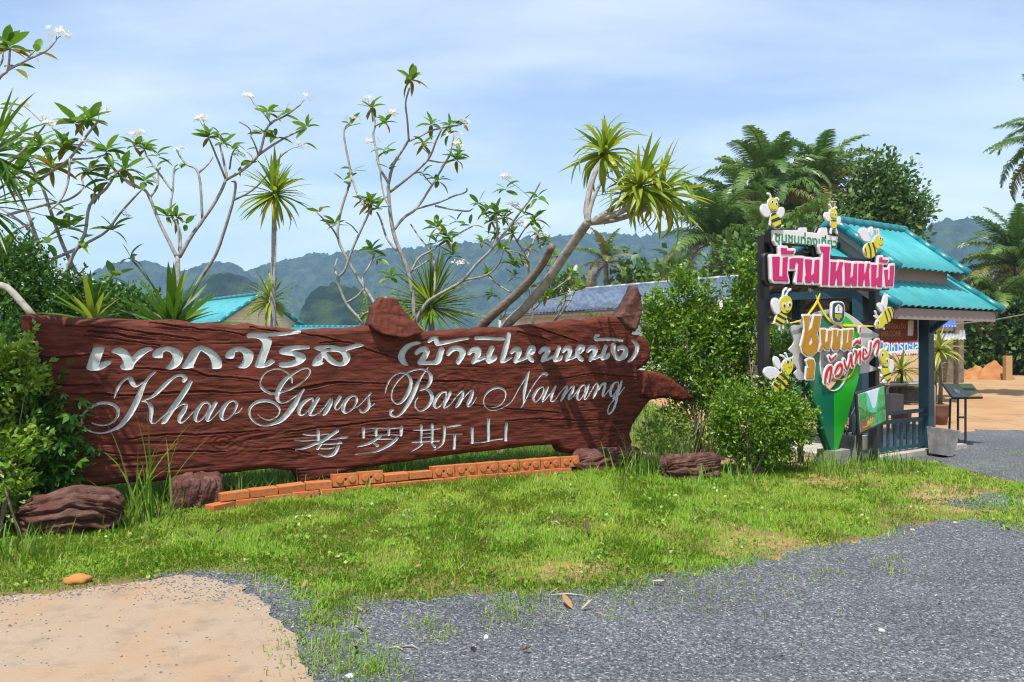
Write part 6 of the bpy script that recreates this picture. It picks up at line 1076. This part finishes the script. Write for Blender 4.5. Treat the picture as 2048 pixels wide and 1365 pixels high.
def roof(u0, u1, zr, hw, ze, n, fascia=True):
    corr('roof_sheet', PV(u0, 0, zr), PV(u1, 0, zr), PV(u1, hw, ze), PV(u0, hw, ze), n, .035, M_TEAL, pav)
    corr('roof_sheet', PV(u1, 0, zr), PV(u0, 0, zr), PV(u0, -hw, ze), PV(u1, -hw, ze), n, .035, M_TEAL, pav)
    cap(pav, PV(u0 - .03, 0, zr + .03), PV(u1 + .03, 0, zr + .03), .085, 8)
    for u in (u0, u1):
        for s in (1, -1): cap(pav, PV(u, 0, zr + .03), PV(u, s * (hw + .04), ze + .02), .07, 4)
    for s in (1, -1):
        for u in (u0 + .05, u1 - .05): MB().beam(PV(u, s * .02, zr - .10), PV(u, s * hw * .98, ze - .08), .035, .14).build('barge_board', M_FASC, pav)
        if fascia: MB().beam(PV(u0 + .05, s * hw * .965, ze - .105), PV(u1 - .05, s * hw * .965, ze - .105), .03, .17).build('fascia', M_FASC, pav)
roof(0, 3.26, 3.18, 1.5, 2.12, 17); roof(0.71, 2.92, 3.63, 1.11, 2.76, 12, False)
for s in (1, -1): MB().beam(PV(.85, s * .86, 2.73), PV(2.78, s * .86, 2.73), .03, .34).build('clerestory_board', M_FASC, pav)
for u in (.85, 2.78): MB().add([PV(u, -.86, 2.56), PV(u, .86, 2.56), PV(u, .86, 2.9), PV(u, 0, 3.52), PV(u, -.86, 2.9)], [(0, 1, 2, 3, 4)]).build('clerestory_gable', M_FASC, pav)
for s in (1, -1):                       # boarded underside: each plank its own
    for i in range(9):
        f = (i + .5) / 9; v = 1.46 * f * s; z = 3.18 - (3.18 - 2.12) * f - .075; R = Matrix((UD, (VD * s + Vector((0, 0, -1.06 / 1.5))).normalized(), UD.cross((VD * s + Vector((0, 0, -1.06 / 1.5))).normalized()))).transposed()
        MB().box(PV(1.63, v, z), 3.16, .185, .018, R=R).build('ceiling_plank', M_SOFF, pav)
    for u in (.12, .9, 1.7, 2.5, 3.14): MB().beam(PV(u, s * .03, 3.05), PV(u, s * 1.44, 2.05), .05, .09).build('rafter', M_SOFF, pav)
    MB().beam(PV(.1, s * .885, 2.42), PV(3.1, s * .885, 2.42), .09, .14).build('beam', M_POST, pav)
for u in (.15, 3.0): MB().beam(PV(u, -1.0, 2.36), PV(u, 1.0, 2.36), .08, .13).build('beam', M_POST, pav)
MB().beam(PV(.15, 0, 2.4), PV(.15, 0, 3.05), .08, .08).build('king_post', M_SOFF, pav)
PA, PB, PC, PD = (.12, .885), (2.06, .885), (1.05, -.885), (2.85, -.885)
for u, v in (PA, PB, PC, PD):
    MB().box(PV(u, v, (2.36 + GP - .05) / 2), .17, .17, 2.36 - GP + .05, rz=RZ).build('post', M_POST, pav)
for u, v in (PA, PB): 
    MB().beam(PV(u, v, 1.72), PV(u, v + .50, 2.10), .06, .09).build('brace', M_POST, pav)
    MB().beam(PV(u, v, 1.72), PV(u + (.6 if u > 1 else .45), v, 2.25), .06, .09).build('brace', M_POST, pav)
MB().box(PV(1.5, 0, GP + .02), 3.2, 2.1, .12, rz=RZ).build('floor_slab', M_CONC, pav)
for z in (GP + .72, GP + .58, GP + .14): MB().beam(PV(PA[0], .885, z), PV(PB[0], .885, z), .05, .06).build('rail', M_POST, pav)
for i in range(1, 10): u = PA[0] + (PB[0] - PA[0]) * i / 10; MB().beam(PV(u, .885, GP + .14), PV(u, .885, GP + .58), .04, .04, up=(1, 0, 0)).build('baluster', M_POST, pav)
for z in (GP + .72, GP + .14): MB().beam(PV(PC[0], -.885, z), PV(PD[0], -.885, z), .05, .06).build('rail', M_POST, pav)
for i in range(1, 9): u = PC[0] + (PD[0] - PC[0]) * i / 9; MB().beam(PV(u, -.885, GP + .14), PV(u, -.885, GP + .72), .04, .04, up=(1, 0, 0)).build('baluster', M_POST, pav)
# ---- boards hung in the pavilion
M_BROWN = M('brown_board', (0.15, 0.035, 0.012), .6, .3, col2=(.2, .05, .015), scale=5, stretch=(1, 1, 6)); M_TANT = M('tan_lettering', (0.42, 0.24, 0.08), .6, .3)
bp = PV(PB[0], .885, 0); HP = Plane(CX + F * bp.x / bp.y, bp.y, (UD.x, UD.y))
def board(name, pl, quad, n0, n1, mat, label, cat, parent=None, h=.03):
    f = fld(pl, [('p', [quad])]); v, fc = slab(pl, f[0], f[1], h, n0, n1)
    return link(name, make_mesh(name, v, fc, mat), parent, label=label, cat=cat)
o = board('hanging_sign', HP, [(1757, 636), (1846, 638), (1846, 681), (1757, 686)], -.12, -.09, M_BROWN, 'brown wooden sign hanging under the pavilion eave', 'sign')
text_on(HP, 'ยินดีต้อนรับ', (1772, 644, 1822, 657), 0, -.0885, M_TANT, o); text_on(HP, 'WELCOME', (1772, 662, 1812, 673), 0, -.0885, M_TANT, o)
w_ = board('number_plate', HP, [(1826, 640), (1837, 640), (1836, 672), (1825, 672)], -.0895, -.08, M_WHITE, None, None, o)
NP = Plane(1560, 10.3, (0.83, 0.55)); o = board('notice_board', NP, [(1556, 648), (1618, 650), (1618, 764), (1556, 771)], -.05, 0, M('teal_notice', (0.006, 0.085, 0.10), .4, .4), 'dark teal notice board with rows of white Thai text behind the pin', 'notice board')
for px in (1562, 1612):
    s = NP.sz([(px, 700)])[0, 0]; b = NP.w(np.array([s]), -.09, np.array([0.]))[0]; g = float(gz(b[0], b[1])); MB().box((b[0], b[1], (g + 1.6) / 2), .06, .06, 1.6 - g).build('leg', M_BLACK, o)
for i, tx in enumerate(['แหล่งท่องเที่ยว', 'เขากาโรส', 'ล่องแพ พายเรือ', 'ป่าโกงกาง', 'ถ้ำและภาพเขียนสี', 'น้ำผึ้งชุมชน', 'อาหารทะเล', 'โฮมสเตย์', 'ติดต่อสอบถาม']): text_on(NP, tx, (1561, 656 + i * 12.2, 1600 + (i * 7) % 12, 662.5 + i * 12.2), 0, .0015, M_WHITE, o)
# ---- beyond the pavilion
M_BLUE = M('blue_sign', (0.02, 0.20, 0.56), .4, .4); M_STEEL = M('galvanised_steel', (0.33, 0.33, 0.32), .5, .4, metal=.3)
SP = Plane(1762, 17.5, (1, 0.12)); b = SP.w(np.array([SP.sz([(1800, 700)])[0, 0]]), 0, np.array([GP]))[0]
o = board('shop_sign', SP, [(1760, 683), (1862, 676), (1862, 707), (1760, 716)], -.03, 0, M_BLUE, 'blue shop sign with white Thai words above two orange-lettered phone numbers', 'sign'); o['label'] = 'blue shop sign with white Thai words above red phone numbers'
board('sign_band', SP, [(1761, 705), (1862, 697), (1862, 706.5), (1761, 715)], .0005, .004, M_WHITE, None, None, o); board('sign_band', SP, [(1761, 684), (1862, 677), (1862, 681), (1761, 688)], .0005, .004, M_RED, None, None, o)
text_on(SP, 'อาหารทะเลสด', (1764, 685, 1858, 704), 0, .005, M_WHITE, o, bold=.02); text_on(SP, '081-0766144 / 081-7877', (1768, 707, 1852, 713.5), 0, .006, M_RED, o, bold=.01)
for px in (1768, 1856):
    s = SP.sz([(px, 700)])[0, 0]; q = SP.w(np.array([s]), -.05, np.array([0.]))[0]; MB().box((q[0], q[1], (GP + 1.5) / 2), .06, .06, 1.5 - GP).build('leg', M_STEEL, o)
M_VAR = leafmat('variegated_leaf', (0.22, 0.28, 0.03), (0.38, 0.38, 0.08), .35, .4); LF_VAR = [strap_leaf('leaf', M_VAR, .11, d, 7, .3, 0) for d in (.3, .6, .9)]; M_POT = M('terracotta_pot', (0.20, 0.10, 0.06), .8, .2, col2=(.13, .07, .05), scale=6)
def potted(px, py, Y, L, n, label, seed):
    p = P(px, py, Y); t = thing('variegated_plant', (p.x, p.y, GP), label, 'plant', 'variegated plants behind the pavilion'); r = .2
    MB().tube([(p.x, p.y, GP), (p.x, p.y, GP + .25), (p.x, p.y, GP + .42), (p.x, p.y, GP + .45)], [r * .65, r * .9, r, r * 1.08], 14).build('pot', M_POT, t, True)
    MB().tube([(p.x, p.y, GP + .4), (p.x + .03, p.y, (GP + p.z) / 2 + .2), p], [.05, .04, .03], 7).build('stem', M_BARKD, t, True)
    rosette(t, p, (0, -.15, 1), LF_VAR, n, L, (.1, 2.1), random.Random(seed), None, 0, .4, .03, .15)
potted(1802, 742, 15.5, .55, 44, 'variegated yellow-striped plant framed by the pavilion railing', 1); potted(1880, 700, 17.0, .68, 48, 'taller variegated plant with yellow-striped leaves right of the pavilion post', 2); potted(1868, 740, 17.4, .5, 30, 'variegated plant low behind the pavilion post', 3)
rk = thing('metal_rack', tuple(P(1820, CY, 15) - Vector((0, 0, CAMZ - GP))), 'rusty metal rack with a rounded pipe frame behind the railing', 'rack')
p0, p1 = P(1775, 770, 15), P(1869, 766, 15.3)
for dy in (0, .55):
    a, b = p0 + Vector((0, dy, 0)), p1 + Vector((0, dy, 0)); MB().tube([(a.x, a.y, GP), (a.x, a.y, a.z - .08), (a.x + .06, a.y, a.z), (b.x - .06, b.y, b.z), (b.x, b.y, b.z - .08), (b.x, b.y, GP)], .022, 7).build('pipe_frame', M_STEEL, rk, True)
MB().box((p0 + p1) / 2 + Vector((0, .27, -.06)), .86, .5, .03).build('shelf', M_BARKB, rk); MB().box((p0 + p1) / 2 + Vector((0, .3, -.42)), .84, .46, .03).build('shelf', M_BARKB, rk); MB().box((p0 + p1) / 2 + Vector((0.05, .5, -.25)), .8, .03, .3).build('back_board', M_BARKD, rk)
bevel(MB().box(P(1787, 806, 14.2), .26, .24, .34).build('wooden_block', M_FASC, None, label='pale wooden block standing before the metal rack', cat='block'), .01)
# tilted grey planters
def planter(px, py, Y, wt, wb, h, tilt, rz, label):
    g = P(px, py, Y); t = thing('concrete_planter', tuple(g), label, 'planter', 'grey concrete planters by the pavilion'); R = Matrix.Rotation(rz, 3, 'Z') @ Matrix.Rotation(tilt, 3, 'Y'); mb = MB()
    ring = lambda w, z: [g + R @ Vector((sx * w / 2, sy * w / 2, z)) for sx, sy in ((-1, -1), (1, -1), (1, 1), (-1, 1))]
    v = ring(wb, 0) + ring(wt, h) + ring(wt - .07, h) + ring(wt - .09, h - .07); mb.add(v, [(3, 2, 1, 0)] + [(i, (i + 1) % 4, 4 + (i + 1) % 4, 4 + i) for i in range(4)] + [(4 + i, 4 + (i + 1) % 4, 8 + (i + 1) % 4, 8 + i) for i in range(4)] + [(8 + i, 8 + (i + 1) % 4, 12 + (i + 1) % 4, 12 + i) for i in range(4)])
    bevel(mb.build('shell', M_CONCD, t), .008); MB().add(ring(wt - .10, h - .05), [(0, 1, 2, 3)]).build('earth', M_BARKD, t); return t
M_CONCD = M('planter_concrete', (0.16, 0.155, 0.145), .9, .2, col2=(.30, .29, .27), scale=5, bump=.4, dirt=(.13, .13, .11), dscale=7)
planter(1882, 911, 12.3, .36, .26, .44, .16, .5, 'tilted grey planter standing on the gravel right of the pavilion post'); planter(1814, 886, 14.0, .40, .32, .34, 0, .6, 'grey planter seen between the railing bars'); planter(1706, 925, 10.6, .36, .34, .40, 0, .6, 'weathered grey planter behind the green pin, holding dry twigs')
pl_ = bpy.data.objects['concrete_planter.002'].location; r = random.Random(5)
for i in range(9):
    a = Vector(pl_) + Vector((r.uniform(-.1, .1), r.uniform(-.1, .1), .33)); e = a + Vector((r.uniform(-.22, .3), r.uniform(-.1, .1), r.uniform(.3, .7))); MB().tube([a, a.lerp(e, .5) + Vector((r.uniform(-.06, .06), 0, .05)), e], [.009, .006, .003], 5).build('twig', M_BARKB, bpy.data.objects['concrete_planter.002'], True)
# information lectern
ib = P(1925, CY, 13.4); ib.z = GP; inf = thing('info_lectern', tuple(ib), 'slanted outdoor map panel on thin black legs by the sandy yard', 'information panel')
q = [P(1884, 767, 13.75), P(1944, 768, 13.75), P(1966, 795, 13.2), P(1905, 796, 13.2)]
dn = (q[1] - q[0]).cross(q[3] - q[0]).normalized(); dn = dn if dn.z > 0 else -dn
MB().add(q + [p - dn * .03 for p in q], [(0, 1, 2, 3), (7, 6, 5, 4), (0, 4, 5, 1), (1, 5, 6, 2), (2, 6, 7, 3), (3, 7, 4, 0)]).build('panel', M_BLACK, inf)
def onq(pts, k): return [(q[0].lerp(q[1], u)).lerp(q[3].lerp(q[2], u), v) + dn * (.002 + .0012 * k) for u, v in pts]
for k, (pts, c) in enumerate([([(.02, .03), (.98, .03), (.98, .97), (.02, .97)], (.16, .20, .06)), ([(.03, .35), (.45, .3), (.5, .94), (.05, .94)], (.20, .22, .24)), ([(.55, .05), (.97, .05), (.97, .4), (.5, .42)], (.22, .30, .05)), ([(.52, .36), (.95, .34), (.95, .50), (.55, .52)], (.02, .025, .03)), ([(.60, .6), (.82, .58), (.85, .82), (.66, .84)], (.14, .22, .32)), ([(.85, .55), (.97, .55), (.97, .95), (.6, .96), (.62, .88)], (.26, .20, .04)), ([(.12, .42), (.22, .5), (.14, .7)], (.4, .12, .12)), ([(.25, .4), (.4, .55), (.3, .8), (.2, .66)], (.42, .42, .44))]):
    MB().add(onq(pts, k), [tuple(range(len(pts)))]).build('print', M('map_print', c, .4, .4, col2=tuple(x * .7 for x in c), scale=14), inf)
for px, yy in ((1916, 13.3), (1931, 13.35), (1901, 13.9)):
    a = P(px, 797, yy); MB().tube([(a.x, a.y, a.z), (a.x - (.03 if px < 1910 else 0), a.y, GP - .02)], .02, 6).build('leg', M_BLACK, inf)
MB().beam(P(1916, 835, 13.3), P(1931, 835, 13.35), .03, .03).build('brace', M_BLACK, inf)
# heaps, post, hut, cable
def heap(px, py, Y, w, h, label, seed, mat):
    g = P(px, CY, Y); n = 26; xs = np.linspace(-1, 1, n); X, Y_ = np.meshgrid(xs, xs); r = np.hypot(X, Y_); Z = h * np.clip(1 - r ** 1.3, 0, 1) * (1 + .35 * fbm(X * 3 + seed, Y_ * 3, seed, 3)) + .04 * fbm(X * 9, Y_ * 9, seed, 2) * (r < .95) - .02 - .25 * (r >= 1)
    idx = np.arange(n * n).reshape(n, n); link('earth_heap', make_mesh('earth_heap', np.stack([g.x + X * w, g.y + Y_ * w * .7, GP + Z], -1).reshape(-1, 3), np.stack([idx[:-1, :-1], idx[:-1, 1:], idx[1:, 1:], idx[1:, :-1]], -1).reshape(-1, 4), mat, True), None, label=label, cat='earth heap', group='earth heaps across the yard')
M_ORS = M('orange_earth', (0.36, 0.175, 0.07), .95, .1, col2=(.30, .12, .045), scale=3, bump=.5)
heap(1988, 750, 37, 1.0, .85, 'taller orange earth heap beside the wooden post', 1, M_ORS); heap(1952, 750, 37.5, 1.1, .6, 'lower orange earth heap left of the taller one', 2, M_ORS); heap(1928, 735, 40, .7, .45, 'small brown rubble heap at the end of the orange earth', 3, M_BARKB)
a = P(2015, 757, 36); bevel(MB().box((a.x, a.y, GP + .58), .30, .28, 1.2).build('wooden_post', M('raw_timber', (0.42, 0.25, 0.11), .8, .2, col2=(.34, .19, .08), scale=5, stretch=(1, 1, 4)), None, label='thick raw wooden post at the far side of the yard', cat='post'), .02)
hut = thing('roadside_hut', tuple(P(1890, CY, 24) - Vector((0, 0, CAMZ - GP))), 'small hut with a bright blue corrugated awning behind the pavilion', 'hut')
corr('awning', P(1850, 632, 24.5), P(1908, 634, 24.5), P(1914, 655, 23), P(1846, 655, 23), 12, .03, M('blue_awning', (0.03, 0.09, 0.62), .3, .5, col2=(.05, .14, .7), scale=3), hut); corr('lower_roof', P(1866, 664, 23.5), P(1930, 662, 23.5), P(1932, 680, 22.3), P(1860, 682, 22.3), 10, .03, M_STEEL, hut)
for px in (1850, 1912): a = P(px, 655, 23); MB().box((a.x, a.y, (a.z + GP) / 2), .1, .1, a.z - GP).build('post', M_BARKD, hut)
MB().box(P(1890, 700, 25) , 1.2, .1, 2.2).build('wall', M_BARKD, hut)
c0, c1 = P(1890, 651, 20), P(2120, 616, 15); MB().tube([c0, c0.lerp(c1, .5) + Vector((0, 0, -.05)), c1], .014, 5).build('overhead_cable', M_STEEL, None, label='sagging grey cable crossing in front of the right-hand trees', cat='cable')
mb = bpy.data.objects['overhead_cable']
# ================================================================== houses behind
M_CREAM = M('cream_siding', (0.62, 0.60, 0.42), .7, .3, col2=(.54, .52, .36), scale=3); M_OFFW = M('offwhite_wall', (0.55, 0.58, 0.56), .8, .2, col2=(.46, .49, .48), scale=2)
HY = 40.0; ap = P(517, 590, HY); lr = P(401, 604, HY * 92 / 78.5); rd_ = (lr - ap); rd_.z = 0; RL = rd_.length; rd_.normalize(); gd = Vector((-rd_.y, rd_.x, 0)); gd = gd if gd.x > 0 else -gd
hse = thing('teal_roofed_house', (ap.x, ap.y, GP), 'cream house with a teal gable roof behind the left half of the sign', 'house')
W2, DZ = 2.35, 1.62; e = lambda u, w, z=0: ap + rd_ * u + gd * w + Vector((0, 0, z))
corr('roof', e(-.35, 0), e(RL, 0), e(RL, -W2, -DZ), e(-.35, -W2, -DZ), 26, .03, M_TEAL, hse); corr('roof', e(RL, 0), e(-.35, 0), e(-.35, W2, -DZ), e(RL, W2, -DZ), 26, .03, M_TEAL, hse)
cap(hse, e(-.4, 0, .04), e(RL, 0, .04), .11, 12); cap(hse, e(-.38, 0, .03), e(-.38, -W2, -DZ + .03), .1, 6); cap(hse, e(-.38, 0, .03), e(-.38, W2, -DZ + .03), .1, 6)
for i in range(11):
    z0 = -.22 - i * .15; hw = min(W2 - .15, (abs(z0) - .12) * W2 / DZ)
    MB().beam(e(-.02, -hw, z0), e(-.02, hw, z0), .04, .142).build('siding_board', M_CREAM, hse)
for s in (1, -1): MB().beam(e(-.1, s * .03, -.16), e(-.1, s * W2 * .98, -DZ - .12), .03, .16).build('barge_board', M_OFFW, hse)
MB().box(e(RL / 2, 0, -DZ / 2 - (ap.z - DZ - GP) / 2 - .55), RL - .1, 3.9, ap.z - DZ - GP, rz=math.atan2(rd_.y, rd_.x)).build('wall', M_CREAM, hse)
a, b = P(585, 654, 41), P(735, 655, 41); corr('porch_roof', a, b, b + Vector((.1, -2.2, -.7)), a + Vector((-.1, -2.2, -.7)), 20, .03, M_TEAL, hse); cap(hse, a, b, .1, 14)
MB().box((a + b) / 2 + Vector((0, .1, -1.5)), 3.8, .2, 2.7).build('wall', M_CREAM, hse)
M_BROOF = M('blue_metal_roof', (0.06, 0.085, 0.135), .6, .2, col2=(0.105, 0.14, 0.20), scale=1.2, stretch=(6, 1, 1), lo=.4, hi=.6, dirt=(0.24, 0.28, 0.34), dscale=2.2, dlo=.60, dhi=.75)  # stretched two-tone stripes put the shading of the corrugation into the colour
r0, r1 = P(1172, 578, 33), P(1475, 553.5, 27); e0, e1 = P(1000, 632, 33.5), P(1475, 602.5, 22)
bh = thing('blue_roofed_building', ((e0.x + e1.x) / 2, 28, GP), 'long white building with a blue metal roof behind the right half of the sign', 'building')
corr('roof', r0, r1, e1, e0, 56, .05, M_BROOF, bh); cap(bh, r0, r1, .07, 10, M_STEEL)
MB().beam(e0 + Vector((0, .1, -.1)), e1 + Vector((0, .1, -.1)), .05, .16).build('fascia', M_BARKD, bh)
i0, i1 = e0 + Vector((.3, .7, -.1)), e1 + Vector((0, .7, -.1)); MB().add([i0, i1, Vector((i1.x, i1.y, GP)), Vector((i0.x, i0.y, GP)), i0 + Vector((0, .15, 0)), i1 + Vector((0, .15, 0)), Vector((i1.x, i1.y + .15, GP)), Vector((i0.x, i0.y + .15, GP))], [(0, 3, 2, 1), (4, 5, 6, 7), (0, 1, 5, 4), (0, 4, 7, 3), (1, 2, 6, 5)]).build('wall', M_OFFW, bh)
MB().beam(P(1440, 600, 21.9), P(1440, 735, 21.9), .12, .12, up=(1, 0, 0)).build('post', M_OFFW, bh); MB().beam(P(1000, 640, 33.6), P(1000, 690, 33.6), .12, .12, up=(1, 0, 0)).build('post', M_OFFW, bh)
# ================================================================== brick edging and litter
M_BRICK = M('orange_clay', (0.38, 0.115, 0.033), .85, .15, col2=(.42, .15, .055), scale=9, bump=.5, bscale=45, bdist=.004, dirt=(.20, .085, .045), dscale=8, dlo=.54, dhi=.70)
def brick_mesh(L, Wd, H, hole=True):
    x = [-L / 2, -.012, .012, L / 2]; z = [-H / 2, -.012, .012, H / 2]; y0, y1 = -Wd / 2, Wd / 2; v = [(a, y0, c) for c in z for a in x]; f = []
    for j in range(3):
        for i in range(3):
            if not (i == 1 and j == 1 and hole): k = j * 4 + i; f.append((k, k + 1, k + 5, k + 4))
    if hole: v += [(a, y0 + .03, c) for c in z[1:3] for a in x[1:3]]; f += [(5, 6, 17, 16), (6, 10, 19, 17), (10, 9, 18, 19), (9, 5, 16, 18), (16, 17, 19, 18)]
    o = len(v); v += [(a, y1, c) for c in (z[0], z[3]) for a in (x[0], x[3])]
    f += [(o, o + 2, o + 3, o + 1), (0, o, o + 1, 3, 2, 1), (12, 13, 14, 15, o + 3, o + 2), (0, 4, 8, 12, o + 2, o), (3, o + 1, o + 3, 15, 11, 7)]
    return make_mesh('brick', v, f, M_BRICK)
BR_E = brick_mesh(.262, .105, .128); BR_F = brick_mesh(.262, .125, .075, False); sm = MB(); sm.tube([(0, .01, 0), (0, -.014, 0), (0, -.018, 0)], [.036, .036, .031], 16); STUD = sm.mesh('stud', M_BRICK); sm = MB(); sm.tube([(0, 0, -.01), (0, 0, .012), (0, 0, .016)], [.036, .036, .031], 16); STUDT = sm.mesh('stud', M_BRICK)
edge = thing('brick_edging', tuple(G(800, 975)), 'low edging of loose orange interlocking bricks in the grass before the sign', 'edging')
EPX = [(418, 1026), (455, 1016), (600, 996), (800, 975), (1000, 957), (1172, 943)]; ew = np.array([tuple(G(*p)) for p in EPX]); el = np.concatenate([[0], np.cumsum(np.linalg.norm(np.diff(ew[:, :2], axis=0), axis=1))])
def along(t): return Vector([np.interp(t, el, ew[:, i]) for i in range(3)])
r = random.Random(12)
def lay_brick(t, z, kind, off=0.0, tilt=0.0):
    p = along(t); d = along(t + .05) - along(t - .05); n = Vector((d.y, -d.x, 0)).normalized(); o = bpy.data.objects.new('brick', BR_E if kind == 'e' else BR_F); COL.objects.link(o); o.parent = edge; o.matrix_parent_inverse = WINV(edge)
    o.location = p - n * off + Vector((0, 0, z)); o.rotation_euler = (r.uniform(-.06, .06) + tilt, r.uniform(-.025, .025), math.atan2(d.y, d.x) + r.uniform(-.04, .04)); m = o.modifiers.new('bevel', 'BEVEL'); m.width = .006; m.segments = 2; m.limit_method = 'ANGLE'
    bpy.context.view_layer.update()
    if kind == 'f': return
    for sx in (-.066, .066):
        s = bpy.data.objects.new('stud', STUD if kind == 'e' else STUDT); COL.objects.link(s); s.parent = o; s.location = (sx, -.0525, 0) if kind == 'e' else (sx, 0, .0375)
Ltot = el[-1]; nb_ = int(Ltot / .272)
for i in range(nb_):
    t = .13 + i * .272; lay_brick(t, .028, 'f', 0)
    px = CX + F * along(t + .14).x / along(t + .14).y
    if i < nb_ - 1 or True:
        t2 = t + .14
        if t2 + .1 > Ltot: continue
        if px < 660: lay_brick(t2, .028 + .078, 'f', .02)
        elif px < 775: lay_brick(t2, .065 + .068, 'e', .03, -.10)
        elif px < 862: lay_brick(t2, .065 + .05, 'f', .02)
        else: lay_brick(t2, .065 + .062, 'e', .03, -.08)
def rock(px, py, size, mat, name, label, cat, seed, flat=.6, lift=0, group=None):
    g = G(px, py); rr = np.random.default_rng(seed); bm = bmesh.new(); bmesh.ops.create_icosphere(bm, subdivisions=3, radius=1); v = np.array([tuple(q.co) for q in bm.verts])
    s = 1 + .35 * fbm(v[:, 0] * 1.6 + seed, v[:, 1] * 1.6 + v[:, 2], seed, 3) + .10 * fbm(v[:, 0] * 6, v[:, 1] * 6 + v[:, 2] * 5, seed + 1, 2); v = v * s[:, None] * np.array(size); f = [[q.index for q in fc.verts] for fc in bm.faces]; bm.free()
    return link(name, make_mesh(name, v + np.array([g.x, g.y, g.z + size[2] * flat + lift]), f, mat, True), None, label=label, cat=cat, group=group)
rock(155, 1166, (.085, .05, .035), M_BRICK if False else M('ochre_lump', (.40, .19, .06), .9, .15, col2=(.34, .14, .04), scale=10, bump=.5), 'broken_brick', 'broken orange-ochre brick lump lying at the lawn edge', 'brick', 3)
rock(1607 - 635, 1279, (.012, .013, .015), M_WHITE, 'white_stone', 'small white stone alone on the grey gravel', 'stone', 4)
for i, (px, py, lab) in enumerate([(700, 1365, 'small white stone at the bottom edge by the creeping grass'), (1763, 1264, 'small pale stone in the middle of the right gravel'), (1910, 1047, 'grey stone at the right lawn edge'), (1825, 1062, 'pale flat stone lying at the lawn edge near the gravel')]): rock(px, min(py, 1355), (.02, .016, .012), M_CONC if i else M_WHITE, 'stone', lab, 'stone', 30 + i, .5, 0, 'stray stones')
a, b = P(985, 925, 9.7), P(1005, 905, 10.1); a.z = .05; MB().tube([a, a.lerp(b, .4), b], [.05, .06, .045], 9, True, .08).build('driftwood_log', M_BARK, None, True, label='short pale broken branch lying in the grass under the sign', cat='log')
M_DL = M('dry_leaf', (.34, .19, .09), .75, .2, rnd='object', rndcol=[((.46, .33, .22), .3, 1.0)], trans=.15); M_DLD = M('dark_dry_leaf', (.09, .05, .03), .7, .2); DL = [broad_leaf('dry_leaf', m, 1, w, f, d, .5) for m, w, f, d in ((M_DL, .36, .8, -.4), (M_DL, .30, -.5, .4), (M_DLD, .26, 1.2, -.3))]
LV = [(1145, 1222, 0, .11, 'curled tan leaf on the gravel edge, left one of a pair'), (1162, 1224, 0, .09, 'curled orange leaf touching another on the gravel edge'), (1190, 1228, 1, .10, 'flat brown leaf on the gravel right of the curled pair'), (718, 1143, 0, .09, 'pale dry leaf standing in the middle lawn'), (678, 1127, 1, .09, 'pale dry leaf at the top of the left lawn'), (845, 1142, 1, .08, 'tan leaf in the lawn right of the standing one'), (613, 1173, 1, .08, 'pale leaf by the path corner'), (960, 1098, 0, .11, 'orange-brown curled leaf in the middle of the lawn'), (890, 1060, 0, .05, 'tiny orange leaf below the middle bricks'), (1178, 1080, 2, .15, 'dark curled leaf on the right lawn'), (1140, 1006, 2, .13, 'dark leaf below the right end of the bricks'), (980, 1160, 2, .10, 'dark leaf at the front lawn edge'), (1285, 973, 1, .13, 'brown leaf below the right base block'), (1330, 1175, 1, .08, 'pale leaf among thin grass by the gravel'), (945, 1295, 0, .09, 'long rust-coloured leaf on the front gravel'), (1042, 1306, 0, .07, 'rust scrap at the bottom of the front gravel'), (735, 1272, 2, .07, 'dark red scrap on the gravel beside the creeping grass'), (715, 1303, 2, .08, 'second dark red scrap nearer the bottom edge'), (725, 1226, 0, .05, 'small tan leaf where lawn meets gravel'), (1880, 1208, 0, .05, 'rust scrap on the far right gravel'), (1565, 1312, 0, .05, 'tiny orange scrap on the lower gravel'), (60, 1035, 0, .12, 'brown leaf lying on the gnarled log'), (430, 1080, 2, .10, 'dark dead leaf in the lawn below the left base block')]
for px, py, k, L, lab in LV:
    g = G(px, py); o = link('fallen_leaf', DL[k], None, label=lab, cat='leaf', group='fallen leaves'); rr = random.Random(px); o.location = (g.x, g.y, g.z + (.045 if py < 1180 else .012) + (.3 if px == 60 else 0)); o.rotation_euler = (rr.uniform(-.4, .4), rr.uniform(-.35, .2), rr.uniform(0, 6)); o.scale = (L * 1.0,) * 3
for px, py, L, lab in [(1130, 1195, .22, 'pale bent twig on the gravel edge'), (820, 1300, .10, 'thin twig on the front gravel'), (790, 1303, .10, 'short straight stick beside a thin twig'), (1110, 1060, .2, 'thin straw stalk on the right lawn')]:
    g = G(px, py, .012 if py > 1100 else .06); rr = random.Random(py + px); a = rr.uniform(0, 6); d = Vector((cos(a), sin(a) * .4, 0)) * L / 2; MB().tube([g - d, g + Vector((.01, .015, .006)), g + d], [.004, .005, .003], 5).build('twig', M_CONC, None, True, label=lab, cat='twig', group='loose twigs')
